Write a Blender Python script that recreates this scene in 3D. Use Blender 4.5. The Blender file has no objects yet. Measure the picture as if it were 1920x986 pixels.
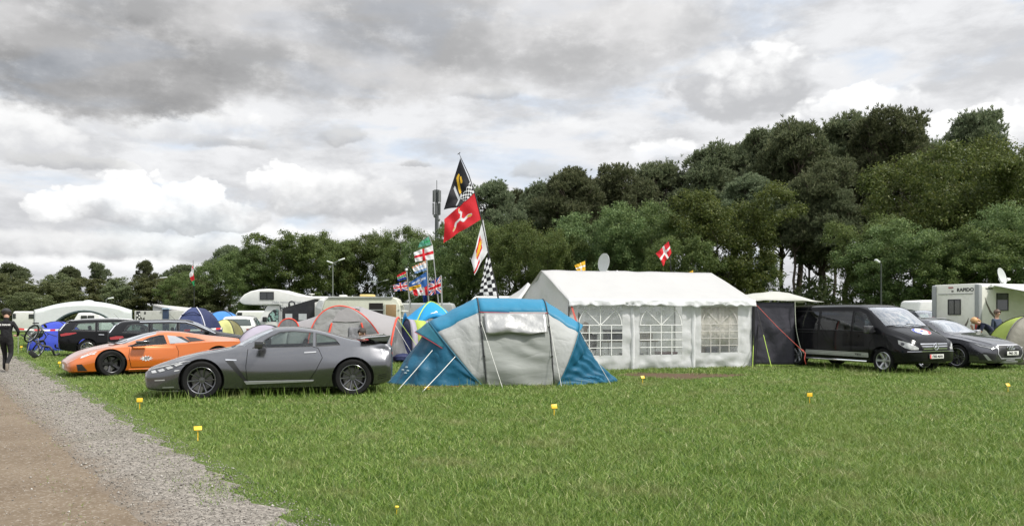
import bpy, bmesh, math, random
import numpy as np
from mathutils import Vector, Matrix
from mathutils.bvhtree import BVHTree

R = math.radians
scene = bpy.context.scene
COL = scene.collection
rnd = random.Random(7)
rng = np.random.default_rng(11)

# ------------------------------------------------------------------ camera
F, HY, CH = 1490.0, 588.0, 1.6           # focal length (photo pixels), horizon row, eye height
cam = bpy.data.objects.new('camera', bpy.data.cameras.new('camera'))
COL.objects.link(cam)
cam.location = (0, 0, CH)
cam.rotation_euler = (R(90), 0, 0)
cam.data.sensor_width = 36.0
cam.data.lens = 36.0 * F / 1920.0
cam.data.shift_y = (HY - 493.0) / 1920.0
cam.data.clip_end = 3000
scene.camera = cam

# ------------------------------------------------------------------ sun, exposure
SUN_EL, SUN_AZ = R(52), R(118)            # azimuth clockwise from the view direction (+Y)
sd = bpy.data.lights.new('sun', 'SUN')
sd.energy, sd.angle, sd.color = 2.9, R(5), (1.0, 0.965, 0.90)
sun = bpy.data.objects.new('sun', sd); COL.objects.link(sun)
sdir = Vector((math.sin(SUN_AZ) * math.cos(SUN_EL), math.cos(SUN_AZ) * math.cos(SUN_EL), math.sin(SUN_EL)))
sun.rotation_euler = sdir.to_track_quat('Z', 'Y').to_euler()
sun.location = (0, 0, 60)
scene.view_settings.view_transform = 'Standard'
scene.view_settings.look = 'None'
scene.view_settings.exposure = 0.80
scene.view_settings.gamma = 1.0
scene.view_settings.use_curve_mapping = False
scene.render.engine = 'CYCLES'
cy = scene.cycles
cy.max_bounces, cy.diffuse_bounces, cy.glossy_bounces = 7, 3, 3
cy.transmission_bounces, cy.transparent_max_bounces = 5, 10
cy.caustics_reflective = cy.caustics_refractive = False
cy.sample_clamp_indirect = 4.0
cy.use_denoising = True
try:
    cy.denoiser = 'OPENIMAGEDENOISE'; cy.denoising_input_passes = 'RGB_ALBEDO_NORMAL'; cy.denoising_prefilter = 'ACCURATE'
except Exception: pass


# ------------------------------------------------------------------ node helper
class NT:
    def __init__(s, tree):
        s.t = tree; s.n = tree.nodes; s.l = tree.links

    def new(s, kind, **kw):
        n = s.n.new(kind)
        for k, v in kw.items(): setattr(n, k, v)
        return n

    def put(s, sock, v):
        if isinstance(v, bpy.types.NodeSocket): s.l.new(v, sock)
        elif v is not None:
            if sock.type == 'RGBA' and len(v) == 3: v = (*v, 1)
            sock.default_value = v

    def m(s, op, a, b=None, c=None, clamp=False):
        n = s.new('ShaderNodeMath', operation=op, use_clamp=clamp)
        for i, v in enumerate((a, b, c)):
            if v is not None: s.put(n.inputs[i], v)
        return n.outputs[0]

    def mix(s, f, a, b, blend='MIX'):
        n = s.new('ShaderNodeMix', data_type='RGBA', blend_type=blend)
        s.put(n.inputs[0], f); s.put(n.inputs[6], a); s.put(n.inputs[7], b)
        return n.outputs[2]

    def noise(s, vec, scale, detail=4, rough=.55, dist=0.0, out=0):
        n = s.new('ShaderNodeTexNoise')
        s.put(n.inputs['Vector'], vec)
        n.inputs['Scale'].default_value = scale
        n.inputs['Detail'].default_value = detail
        n.inputs['Roughness'].default_value = rough
        n.inputs['Distortion'].default_value = dist
        return n.outputs[out]

    def ramp(s, f, *stops):
        n = s.new('ShaderNodeValToRGB'); s.put(n.inputs[0], f)
        e = n.color_ramp.elements
        while len(e) < len(stops): e.new(.5)
        for el, (p, c) in zip(e, stops):
            el.position = p; el.color = (*c, 1) if not isinstance(c, (int, float)) else (c, c, c, 1)
        return n.outputs[0]

    def step(s, f, lo, hi):
        n = s.new('ShaderNodeMapRange', interpolation_type='SMOOTHSTEP', clamp=True)
        s.put(n.inputs[0], f); s.put(n.inputs[1], lo); s.put(n.inputs[2], hi)
        return n.outputs[0]

    def comb(s, x, y, z):
        n = s.new('ShaderNodeCombineXYZ')
        for i, v in enumerate((x, y, z)): s.put(n.inputs[i], v)
        return n.outputs[0]

    def sep(s, v):
        n = s.new('ShaderNodeSeparateXYZ'); s.put(n.inputs[0], v); return n.outputs


def az(px): return math.degrees(math.atan2(px - 960, F))
def elv(px, py): return math.degrees(math.atan2(HY - py, math.hypot(F, px - 960)))


# ------------------------------------------------------------------ sky: Nishita behind broken cloud layers
world = bpy.data.worlds.new('World'); scene.world = world
world.use_nodes = True
def build_sky():
    k = NT(world.node_tree); k.n.clear()
    STR = 0.1
    out = k.new('ShaderNodeOutputWorld'); bg = k.new('ShaderNodeBackground')
    bg.inputs[1].default_value = STR
    k.l.new(bg.outputs[0], out.inputs[0])
    sky = k.new('ShaderNodeTexSky', sky_type='NISHITA', sun_disc=False)
    sky.sun_elevation = SUN_EL; sky.sun_rotation = SUN_AZ
    D = k.new('ShaderNodeTexCoord').outputs['Generated']
    x, y, z = k.sep(D)[:3]
    A = k.m('MULTIPLY', k.m('ARCTAN2', x, y), 57.2958)
    E = k.m('MULTIPLY', k.m('ARCSINE', z), 57.2958)
    P0 = k.comb(A, k.m('MULTIPLY', E, 1.7), 0.0)
    n1 = k.noise(P0, .16, 7, .6, out=1)                       # warp, colour output
    r, g, b = k.sep(n1)[:3]
    n2 = k.noise(P0, .62, 6, .62, out=1)
    r2, g2, _ = k.sep(n2)[:3]
    wA = k.m('ADD', k.m('MULTIPLY_ADD', r, 7.0, -3.5), k.m('MULTIPLY_ADD', r2, 2.6, -1.3))
    wE = k.m('ADD', k.m('MULTIPLY_ADD', g, 4.0, -2.0), k.m('MULTIPLY_ADD', g2, 2.0, -1.0))
    U, V = k.m('ADD', A, wA), k.m('ADD', E, wE)
    fine = k.noise(P0, .35, 9, .66)
    bil = k.noise(k.comb(A, k.m('MULTIPLY', E, 1.25), 3.0), .5, 7, .6)

    def blob(px, py, rx, ry, soft=.5):
        u0, v0 = az(px), elv(px, py)
        ru, rv = abs(az(px + rx) - az(px - rx)) / 2, ry / F * 57.3 * math.cos(R(u0))
        du = k.m('DIVIDE', k.m('SUBTRACT', U, u0), ru); dv = k.m('DIVIDE', k.m('SUBTRACT', V, v0), rv)
        d = k.m('SQRT', k.m('ADD', k.m('MULTIPLY', du, du), k.m('MULTIPLY', dv, dv)))
        return k.step(d, 1.0 + soft * .5, 1.0 - soft * .5), dv

    # thin high sheet over blue
    strk = k.noise(k.comb(A, k.m('MULTIPLY', E, 3.2), 9.0), .085, 6, .55, .4)
    blue_f = k.step(strk, .36, .50)
    base = k.mix(blue_f, (.50, .535, .585), (.58, .578, .58))
    base = k.mix(k.step(k.noise(k.comb(A, k.m('MULTIPLY', E, 2.6), 5.0), .13, 7, .6), .42, .66), base, (.43, .43, .435))
    lowg = k.step(E, 9.0, 0.5)
    base = k.mix(k.m('MULTIPLY', lowg, .30), base, (.35, .35, .37))
    col = base
    zen = k.step(E, 21.0, 40.0)                                # brighter broken cloud overhead
    col = k.mix(zen, col, k.mix(k.step(fine, .40, .62), (.70, .75, .82), (1.25, 1.23, 1.2)))

    # rounded puffs: three octaves of cell distance, their edges teased by noise
    Q = k.comb(k.m('ADD', A, k.m('MULTIPLY_ADD', r2, 1.6, -.8)), k.m('MULTIPLY', k.m('ADD', E, k.m('MULTIPLY_ADD', g2, 1.2, -.6)), 1.25), 0.0)
    def cell(sc):
        v = k.new('ShaderNodeTexVoronoi', feature='SMOOTH_F1'); k.put(v.inputs['Vector'], Q); v.inputs['Scale'].default_value = sc; v.inputs['Smoothness'].default_value = .25
        return v.outputs['Distance']
    puff = k.m('ADD', k.m('ADD', k.m('MULTIPLY', cell(.30), .9), k.m('MULTIPLY', cell(.75), .5)), k.m('MULTIPLY', cell(1.9), .22))   # about 0 .. 1.2

    def cumulus(col, px, py, rx, ry, lo, hi, soft=.45, amt=1.0, tlo=-.75, thi=.65, crisp=False):
        u0, v0 = az(px), elv(px, py)
        ru, rv = abs(az(px + rx) - az(px - rx)) / 2, ry / F * 57.3 * math.cos(R(u0))
        du = k.m('DIVIDE', k.m('SUBTRACT', k.m('MULTIPLY_ADD', wA, .45, A), u0), ru); dv = k.m('DIVIDE', k.m('SUBTRACT', k.m('MULTIPLY_ADD', wE, .35, E), v0), rv)
        dvf = k.m('MULTIPLY', dv, k.m('MULTIPLY_ADD', k.m('LESS_THAN', dv, 0.0), .9, 1.0))            # flatter base
        d = k.m('SQRT', k.m('ADD', k.m('MULTIPLY', du, du), k.m('MULTIPLY', dvf, dvf)))
        d = k.m('ADD', d, k.m('MULTIPLY_ADD', puff, .80, -.64))
        sf = soft * (.42 if crisp else .8)
        mk = k.step(d, 1.0 + sf * .5, 1.0 - sf * .5)
        t = k.step(k.m('ADD', k.m('ADD', dv, k.m('MULTIPLY_ADD', puff, -.85, .50)), k.m('MULTIPLY_ADD', bil, 1.0, -.5)), tlo, thi)
        c = k.mix(t, (lo, lo, lo * 1.015), (hi, hi * .99, hi * .97))
        return k.mix(k.m('MULTIPLY', mk, amt), col, c)

    # far low banks
    col = cumulus(col, 230, 470, 420, 34, .36, .62, .7, .8)
    col = cumulus(col, 640, 470, 330, 40, .42, .72, .7, .7)
    col = cumulus(col, 230, 505, 260, 22, .52, .72, .8, .8)
    # bright cumulus rows left
    col = cumulus(col, 300, 398, 235, 66, .38, .74, .40, 1.0, -.75, .45, crisp=True)
    col = cumulus(col, 515, 352, 78, 52, .46, .76, .40, 1.0, -.9, .3, crisp=True)
    col = cumulus(col, 640, 380, 170, 62, .36, .68, .55, .9)
    col = cumulus(col, 330, 240, 190, 48, .46, .68, .6, .85)
    col = cumulus(col, 40, 255, 120, 70, .46, .68, .6, .85)
    col = cumulus(col, 1060, 250, 90, 30, .56, .70, .9, .6)
    # small ragged scuds
    for (a, b_, c, d) in ((440, 275, 70, 16), (640, 255, 52, 20), (120, 305, 110, 18), (910, 180, 70, 20), (785, 310, 34, 10), (1010, 325, 50, 20)):
        col = cumulus(col, a, b_, c, d, .34, .46, .8, .8)
    # right cumulus
    col = cumulus(col, 1385, 168, 165, 84, .37, .76, 1.0, .88, -.40, .8, crisp=True)
    col = cumulus(col, 1640, 205, 140, 48, .50, .75, .6, .95, -.8, .4, crisp=True)
    col = cumulus(col, 1850, 262, 160, 70, .46, .75, .6, .9, -.8, .4, crisp=True)
    col = cumulus(col, 1240, 285, 60, 22, .62, .77, .6, .8)
    col = cumulus(col, 1120, 90, 260, 95, .40, .70, .8, .75)
    # dark overcast shelf, upper left: smooth broad masses, brighter torn edges
    soft_ = k.noise(k.comb(A, k.m('MULTIPLY', E, 1.9), 21.0), .11, 4, .5)
    for (a, b_, c, d, lo, am) in ((840, 40, 520, 115, .32, .92), (560, 95, 360, 80, .28, .9), (130, 60, 420, 120, .28, .94), (190, 130, 240, 75, .20, .95), (330, 170, 90, 48, .205, .9)):
        mk, dv = blob(a, b_, c, d, .62)
        t = k.step(k.m('ADD', soft_, k.m('MULTIPLY_ADD', fine, .30, -.15)), .40, .70)
        c_ = k.mix(t, (lo, lo * .99, lo * .985), (lo * 1.6, lo * 1.57, lo * 1.55))
        col = k.mix(k.m('MULTIPLY', mk, am), col, c_)
    col = k.mix(k.m('MULTIPLY', k.step(fine, .5, .75), .12), col, (.9, .9, .88))
    # Nishita sky shows through the thin places, cloud light elsewhere
    cl = k.mix(1.0, col, (.875 / STR, .885 / STR, .90 / STR), 'MULTIPLY')
    thin = k.m('MULTIPLY', k.m('SUBTRACT', 1.0, blue_f), .10)
    k.l.new(k.mix(thin, cl, sky.outputs[0]), bg.inputs[0])
    world.cycles.sampling_method = 'MANUAL'
    world.cycles.sample_map_resolution = 512
build_sky()


# ------------------------------------------------------------------ placing
def P(px, py, Y): return Vector(((px - 960) / F * Y, Y, CH + (HY - py) / F * Y))
def G(px, py, dz=0.0):
    Y = CH * F / (py - HY)
    return Vector(((px - 960) / F * Y, Y, dz))
def GX(px, Y): return Vector(((px - 960) / F * Y, Y, 0))


# ------------------------------------------------------------------ materials
MATS = {}
def mat(name, color, rough=.6, metal=0.0, coat=0.0, spec=.5, var=0.06, vscale=6.0, bump=0.0, bscale=40.0,
        transl=0.0, alpha=None, dirt=0.0, dirtcol=(.18, .15, .10), sheen=0.0, detail=5):
    """Principled material with procedural tone variation, optional bump, dirt, translucency or see-through."""
    if name in MATS: return MATS[name]
    m = bpy.data.materials.new(name); m.use_nodes = True
    k = NT(m.node_tree); n = k.n
    bs = n['Principled BSDF']; out = n['Material Output']
    co = k.new('ShaderNodeTexCoord').outputs['Object']
    c = k.mix(k.noise(co, vscale, detail), tuple(max(0, v * (1 - 2 * var)) for v in color), tuple(min(1, v * (1 + 2 * var)) for v in color))
    if dirt:
        c = k.mix(k.m('MULTIPLY', k.step(k.noise(co, 2.3, 8, .7), .48, .72), dirt), c, dirtcol)
    k.l.new(c, bs.inputs['Base Color'])
    rr = k.m('MULTIPLY_ADD', k.noise(co, vscale * 2.1, 4), rough * .35, rough * .83)
    k.l.new(rr, bs.inputs['Roughness'])
    bs.inputs['Metallic'].default_value = metal
    bs.inputs['Coat Weight'].default_value = coat
    bs.inputs['Coat Roughness'].default_value = .04
    bs.inputs['Specular IOR Level'].default_value = spec
    if sheen: bs.inputs['Sheen Weight'].default_value = sheen
    if bump:
        bn = k.new('ShaderNodeBump'); bn.inputs['Strength'].default_value = bump; bn.inputs['Distance'].default_value = .02
        k.l.new(k.noise(co, bscale, 5), bn.inputs['Height']); k.l.new(bn.outputs[0], bs.inputs['Normal'])
    sh = bs.outputs[0]
    if transl:
        tr = k.new('ShaderNodeBsdfTranslucent'); k.l.new(c, tr.inputs[0])
        mx = k.new('ShaderNodeMixShader'); mx.inputs[0].default_value = transl
        k.l.new(sh, mx.inputs[1]); k.l.new(tr.outputs[0], mx.inputs[2]); sh = mx.outputs[0]
    if alpha is not None:
        tp = k.new('ShaderNodeBsdfTransparent')
        mx = k.new('ShaderNodeMixShader'); mx.inputs[0].default_value = alpha
        k.l.new(tp.outputs[0], mx.inputs[1]); k.l.new(sh, mx.inputs[2]); sh = mx.outputs[0]
    k.l.new(sh, out.inputs[0])
    MATS[name] = m
    return m


def glass(name, tint=(.55, .62, .60), refl=1.0, rough=.02):
    """Thin see-through pane: tinted transparency under a Fresnel reflection."""
    if name in MATS: return MATS[name]
    m = bpy.data.materials.new(name); m.use_nodes = True
    k = NT(m.node_tree); k.n.clear()
    out = k.new('ShaderNodeOutputMaterial')
    tp = k.new('ShaderNodeBsdfTransparent'); tp.inputs[0].default_value = (*tint, 1)
    gl = k.new('ShaderNodeBsdfGlossy'); gl.inputs['Roughness'].default_value = rough
    gl.inputs[0].default_value = (.95, .97, 1, 1)
    lw = k.new('ShaderNodeLayerWeight'); lw.inputs[0].default_value = .5
    f = k.m('MULTIPLY', k.m('MULTIPLY_ADD', k.m('POWER', lw.outputs['Facing'], 5.0), .94, .05), refl, clamp=True)
    mx = k.new('ShaderNodeMixShader'); k.l.new(f, mx.inputs[0])
    k.l.new(tp.outputs[0], mx.inputs[1]); k.l.new(gl.outputs[0], mx.inputs[2]); k.l.new(mx.outputs[0], out.inputs[0])
    MATS[name] = m
    return m


# ------------------------------------------------------------------ objects
def link(o, parent=None):
    COL.objects.link(o)
    if parent is not None: o.parent = parent
    return o

def tag(o, label=None, cat=None, group=None, kind=None):
    if label: o['label'] = label
    if cat: o['category'] = cat
    if group: o['group'] = group
    if kind: o['kind'] = kind
    return o

def thing(name, label, cat, loc=(0, 0, 0), rz=0.0, group=None, kind=None):
    o = bpy.data.objects.new(name, None); o.empty_display_size = .2
    o.location = loc; o.rotation_euler = (0, 0, rz)
    COL.objects.link(o)
    return tag(o, label, cat, group, kind)

def copy_tree(o, parent=None):
    c = o.copy(); COL.objects.link(c)
    if parent is not None: c.parent = parent
    for ch in list(o.children): copy_tree(ch, c)
    return c

def obj_from_mesh(name, me, m, parent=None, smooth=False, sharp=35):
    for mm in (m if isinstance(m, (list, tuple)) else [m]): me.materials.append(mm)
    if smooth:
        me.polygons.foreach_set('use_smooth', [True] * len(me.polygons))
        if sharp: me.set_sharp_from_angle(angle=R(sharp))
    return link(bpy.data.objects.new(name, me), parent)

def np_mesh(name, V, Fc, m, parent=None, smooth=False):
    """Fast mesh from numpy arrays: V (n,3), Fc list of (k, loops) int arrays with k corners each."""
    me = bpy.data.meshes.new(name)
    me.vertices.add(len(V)); me.vertices.foreach_set('co', np.asarray(V, np.float32).ravel())
    loops = np.concatenate([f.ravel() for f in Fc]).astype(np.int32)
    tot = np.concatenate([np.full(len(f), f.shape[1]) for f in Fc]).astype(np.int32)
    start = np.concatenate([[0], np.cumsum(tot)[:-1]]).astype(np.int32)
    me.loops.add(len(loops)); me.loops.foreach_set('vertex_index', loops)
    me.polygons.add(len(tot)); me.polygons.foreach_set('loop_start', start)
    if smooth: me.polygons.foreach_set('use_smooth', np.ones(len(tot), bool))
    me.update(calc_edges=True)
    for mm in (m if isinstance(m, (list, tuple)) else [m]): me.materials.append(mm)
    return link(bpy.data.objects.new(name, me), parent)


class MB:
    """Collects shapes; build() links them as ONE mesh object."""
    def __init__(s): s.v = []; s.f = []; s.mi = []; s.cur = 0
    def add(s, vs, fs):
        o = len(s.v); s.v += [tuple(p) for p in vs]; s.f += [tuple(o + i for i in f) for f in fs]; s.mi += [s.cur] * len(fs)
        return s
    def box(s, x0, x1, y0, y1, z0, z1, M=None):
        vs = [Vector((x, y, z)) for z in (z0, z1) for y in (y0, y1) for x in (x0, x1)]
        if M is not None: vs = [M @ p for p in vs]
        return s.add(vs, [(0, 2, 3, 1), (4, 5, 7, 6), (0, 1, 5, 4), (2, 6, 7, 3), (0, 4, 6, 2), (1, 3, 7, 5)])
    def quad(s, *p): return s.add(p, [tuple(range(len(p)))])
    def bar(s, a, b, w, h, up=Vector((0, 0, 1))):
        a, b = Vector(a), Vector(b); d = (b - a).normalized()
        sx = d.cross(up)
        if sx.length < 1e-4: sx = Vector((1, 0, 0))
        sx.normalize(); uy = sx.cross(d)
        vs = []
        for p in (a, b):
            for i, j in ((-1, -1), (1, -1), (1, 1), (-1, 1)): vs.append(p + sx * w * .5 * i + uy * h * .5 * j)
        return s.add(vs, [(3, 2, 1, 0), (4, 5, 6, 7), (0, 1, 5, 4), (1, 2, 6, 5), (2, 3, 7, 6), (3, 0, 4, 7)])
    def tube(s, pts, r, n=8, caps=True):
        pts = [Vector(p) for p in pts]
        rs = r if isinstance(r, (list, tuple)) else [r] * len(pts)
        o = []; fs = []; up = None
        for i, p in enumerate(pts):
            d = (pts[min(i + 1, len(pts) - 1)] - pts[max(i - 1, 0)])
            if d.length < 1e-9: d = Vector((0, 0, 1))
            d.normalize()
            if up is None:
                up = Vector((0, 0, 1)) if abs(d.z) < .9 else Vector((1, 0, 0))
            a = (up - d * up.dot(d))
            if a.length < 1e-6: a = d.orthogonal()
            a.normalize(); up = a; b = d.cross(a)
            o += [p + (a * math.cos(t) + b * math.sin(t)) * rs[i] for t in (2 * math.pi * j / n for j in range(n))]
        for i in range(len(pts) - 1):
            for j in range(n):
                fs.append((i * n + j, i * n + (j + 1) % n, (i + 1) * n + (j + 1) % n, (i + 1) * n + j))
        if caps: fs += [tuple(range(n - 1, -1, -1)), tuple((len(pts) - 1) * n + j for j in range(n))]
        return s.add(o, fs)
    def lathe(s, prof, n=24, M=None, closed=False):
        """profile of (r, z) turned round z; M moves it."""
        vs = []; fs = []
        for j in range(n):
            t = 2 * math.pi * j / n
            for (r, z) in prof:
                p = Vector((r * math.cos(t), r * math.sin(t), z)); vs.append(M @ p if M is not None else p)
        k = len(prof)
        for j in range(n):
            for i in range(k if closed else k - 1):
                a, b = j * k + i, j * k + (i + 1) % k; c, d = ((j + 1) % n) * k + (i + 1) % k, ((j + 1) % n) * k + i
                fs.append((a, d, c, b))
        return s.add(vs, fs)
    def prism(s, poly, h, M):
        """2-D polygon (x, y) extruded z 0..h, then moved by M."""
        n = len(poly)
        vs = [M @ Vector((x, y, z)) for z in (0, h) for x, y in poly]
        return s.add(vs, [tuple(range(n - 1, -1, -1)), tuple(range(n, 2 * n))] + [(i, (i + 1) % n, n + (i + 1) % n, n + i) for i in range(n)])
    def grid(s, rows, close_u=False, flip=False):
        nu, nv = len(rows), len(rows[0]); vs = [p for r_ in rows for p in r_]; fs = []
        for i in range(nu - (0 if close_u else 1)):
            for j in range(nv - 1):
                a, b, c, d = i * nv + j, i * nv + j + 1, ((i + 1) % nu) * nv + j + 1, ((i + 1) % nu) * nv + j
                fs.append((d, c, b, a) if flip else (a, b, c, d))
        return s.add(vs, fs)
    def ball(s, c, r, n=12, M=None):
        c = Vector(c); rr = r if isinstance(r, (tuple, list)) else (r, r, r)
        rows = []
        for i in range(n // 2 + 1):
            a = math.pi * i / (n // 2)
            row = []
            for j in range(n + 1):
                t = 2 * math.pi * j / n
                p = Vector((rr[0] * math.sin(a) * math.cos(t), rr[1] * math.sin(a) * math.sin(t), rr[2] * math.cos(a)))
                row.append(c + (M @ p if M is not None else p))
            rows.append(row)
        return s.grid(rows, flip=False)
    def mesh(s, name):
        me = bpy.data.meshes.new(name); me.from_pydata([tuple(p) for p in s.v], [], s.f); me.validate(); return me
    def build(s, name, m, parent=None, smooth=False, sharp=35, bevel=0.0, weld=True, fixn=True, seg=2):
        me = s.mesh(name)
        if len(me.polygons) == len(s.mi): me.polygons.foreach_set('material_index', s.mi)
        if weld or bevel or fixn:
            bm = bmesh.new(); bm.from_mesh(me)
            if weld: bmesh.ops.remove_doubles(bm, verts=bm.verts, dist=1e-5)
            if fixn: bmesh.ops.recalc_face_normals(bm, faces=bm.faces)
            if bevel:
                es = [e for e in bm.edges if len(e.link_faces) == 2 and e.calc_face_angle(0) > R(30)]
                bmesh.ops.bevel(bm, geom=es, offset=bevel, segments=seg, affect='EDGES', profile=.5, clamp_overlap=True)
            bm.to_mesh(me); bm.free()
        return obj_from_mesh(name, me, m, parent, smooth or bool(bevel), sharp)


def cr(pts, n):
    """Catmull-Rom through points (Vectors or tuples); n samples per span."""
    pts = [Vector(p) for p in pts]; o = []
    for i in range(len(pts) - 1):
        p0, p1, p2, p3 = pts[max(i - 1, 0)], pts[i], pts[i + 1], pts[min(i + 2, len(pts) - 1)]
        for j in range(n):
            t = j / n
            o.append(.5 * ((2 * p1) + (p2 - p0) * t + (2 * p0 - 5 * p1 + 4 * p2 - p3) * t * t + (3 * p1 - p0 - 3 * p2 + p3) * t ** 3))
    o.append(pts[-1]); return o

def text_mesh(body, size, extr=.002, bold=0.0, shear=0.0):
    """Lettering as a mesh in its own XY plane, centred."""
    c = bpy.data.curves.new('lettering', 'FONT'); c.body = body; c.size = size; c.extrude = extr
    c.align_x = 'CENTER'; c.align_y = 'CENTER'; c.offset = bold; c.shear = shear; c.resolution_u = 3
    o = bpy.data.objects.new('lettering', c); COL.objects.link(o)
    dg = bpy.context.evaluated_depsgraph_get()
    me = bpy.data.meshes.new_from_object(o.evaluated_get(dg))
    bpy.data.objects.remove(o); bpy.data.curves.remove(c)
    return me

def lettering(name, body, size, m, parent, M, extr=.002, bold=0.0, shear=0.0, wscale=1.0):
    me = text_mesh(body, size, extr, bold, shear)
    me.transform(M @ Matrix.Scale(wscale, 4, (1, 0, 0)))
    me.materials.clear()
    return obj_from_mesh(name, me, m, parent)
# ------------------------------------------------------------------ ground, track, grass
EDGE0, EDGES = -1.55, -0.718               # grass/gravel edge: X = EDGE0 + EDGES * (Y - 6)
def edge_x(Y): return EDGE0 + EDGES * (Y - 6.0)
def dirt_x(Y): return -2.8 - 0.742 * (Y - 6.0)

def m_ground():
    m = bpy.data.materials.new('turf_soil'); m.use_nodes = True
    k = NT(m.node_tree); bs = k.n['Principled BSDF']
    co = k.new('ShaderNodeTexCoord').outputs['Object']
    a = k.noise(co, .35, 6, .6); b = k.noise(co, 9, 6, .7); c3 = k.noise(co, 60, 3, .7)
    c = k.mix(k.step(a, .35, .65), (.085, .135, .028), (.125, .175, .042))
    c = k.mix(k.m('MULTIPLY', k.step(b, .5, .72), .55), c, (.10, .105, .040))
    c = k.mix(k.m('MULTIPLY', k.step(c3, .5, .7), .5), c, (.035, .055, .014))
    k.l.new(c, bs.inputs['Base Color']); bs.inputs['Roughness'].default_value = .9
    bs.inputs['Specular IOR Level'].default_value = .15
    bn = k.new('ShaderNodeBump'); bn.inputs['Strength'].default_value = .9; bn.inputs['Distance'].default_value = .05
    k.l.new(k.m('ADD', k.noise(co, 34, 5, .7), k.noise(co, 5, 3)), bn.inputs['Height']); k.l.new(bn.outputs[0], bs.inputs['Normal'])
    return m

def m_track(dirt):
    m = bpy.data.materials.new('dirt_track' if dirt else 'gravel_verge'); m.use_nodes = True
    k = NT(m.node_tree); bs = k.n['Principled BSDF']
    co = k.new('ShaderNodeTexCoord').outputs['Object']
    big = k.noise(co, .8, 6, .65); mid = k.noise(co, 12, 6, .7)
    vo = k.new('ShaderNodeTexVoronoi'); k.put(vo.inputs['Vector'], co); vo.inputs['Scale'].default_value = 38 if not dirt else 60
    vc = k.sep(vo.outputs['Color'])[0]
    if dirt:
        c = k.mix(k.step(big, .3, .7), (.118, .087, .058), (.162, .125, .087))
        c = k.mix(k.m('MULTIPLY', k.step(mid, .45, .7), .45), c, (.225, .188, .145))
        c = k.mix(k.m('MULTIPLY', k.step(vc, .80, .97), .5), c, (.33, .29, .24))
        c = k.mix(k.m('MULTIPLY', k.step(k.noise(co, 3.2, 7, .7), .56, .72), .45), c, (.098, .072, .05))
    else:
        c = k.mix(vc, (.125, .112, .096), (.325, .295, .258))
        c = k.mix(k.m('MULTIPLY', k.step(mid, .48, .7), .55), c, (.17, .155, .132))
        c = k.mix(k.m('MULTIPLY', k.step(big, .52, .68), .35), c, (.10, .098, .062))
        px_, py_, _ = k.sep(co)[:3]
        sd_ = k.m('SUBTRACT', px_, k.m('MULTIPLY_ADD', k.m('SUBTRACT', py_, 6.0), -.742, -2.8))
        sd_ = k.m('ADD', sd_, k.m('MULTIPLY_ADD', k.noise(co, 2.6, 7, .72), 1.3, -.65))
        c = k.mix(k.step(sd_, .55, -.15), c, (.165, .130, .096))
    k.l.new(c, bs.inputs['Base Color']); bs.inputs['Roughness'].default_value = .92
    bs.inputs['Specular IOR Level'].default_value = .2
    bn = k.new('ShaderNodeBump'); bn.inputs['Strength'].default_value = .75 if not dirt else .5; bn.inputs['Distance'].default_value = .02
    h = k.m('ADD', k.m('MULTIPLY', k.m('SUBTRACT', 1.0, vo.outputs['Distance']), 1.0 if not dirt else .35), k.noise(co, 50, 5, .7))
    k.l.new(h, bn.inputs['Height']); k.l.new(bn.outputs[0], bs.inputs['Normal'])
    return m

def strip(name, xl, xr, y0, y1, z, m, jag):
    """A sheet lying between two edge functions, its edges ragged."""
    n = 260; rows = []
    for i in range(n + 1):
        Y = y0 + (y1 - y0) * (i / n) ** 2
        ja = jag * (math.sin(Y * 5.1) * .35 + math.sin(Y * 12.7 + 1) * .3 + math.sin(Y * 29.3 + 2) * .25 + rnd.uniform(-.5, .5))
        a, b = xl(Y), xr(Y) + ja
        rows.append([Vector((a + (b - a) * t / 4, Y, z)) for t in range(5)])
    o = MB().grid(rows, flip=True).build(name, m, None, fixn=False)
    return tag(o, kind='structure')

me = bpy.data.meshes.new('ground')
me.from_pydata([(-1500, -400, 0), (1500, -400, 0), (1500, 2500, 0), (-1500, 2500, 0)], [], [(0, 1, 2, 3)])
tag(obj_from_mesh('ground', me, m_ground()), kind='structure')
strip('gravel_verge', lambda Y: edge_x(Y) - 9, lambda Y: edge_x(Y) - .03, -3, 90, .004, m_track(False), .16)
strip('dirt_track', lambda Y: dirt_x(Y) - 6.0, dirt_x, -3, 90, .008, m_track(True), .10)

# bare patch in front of the marquee
def bare_patch():
    n = 40; c = G(1275, 704); vs = [Vector((c.x, c.y, .005))]
    for i in range(n):
        t = 2 * math.pi * i / n
        r = 1 + .28 * math.sin(3 * t + 1) + .16 * math.sin(7 * t)
        vs.append(Vector((c.x + 1.6 * r * math.cos(t), c.y + 1.0 * r * math.sin(t) + .12 * math.cos(t), .005)))
    m = mat('bare_soil', (.095, .066, .042), .95, var=.3, vscale=9, bump=1.0, bscale=25, spec=.1)
    o = MB().add(vs, [(0, i + 1, (i + 1) % n + 1) for i in range(n)]).build('bare_soil', m, fixn=False)
    tag(o, kind='structure')
    return c
BARE = bare_patch()

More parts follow.
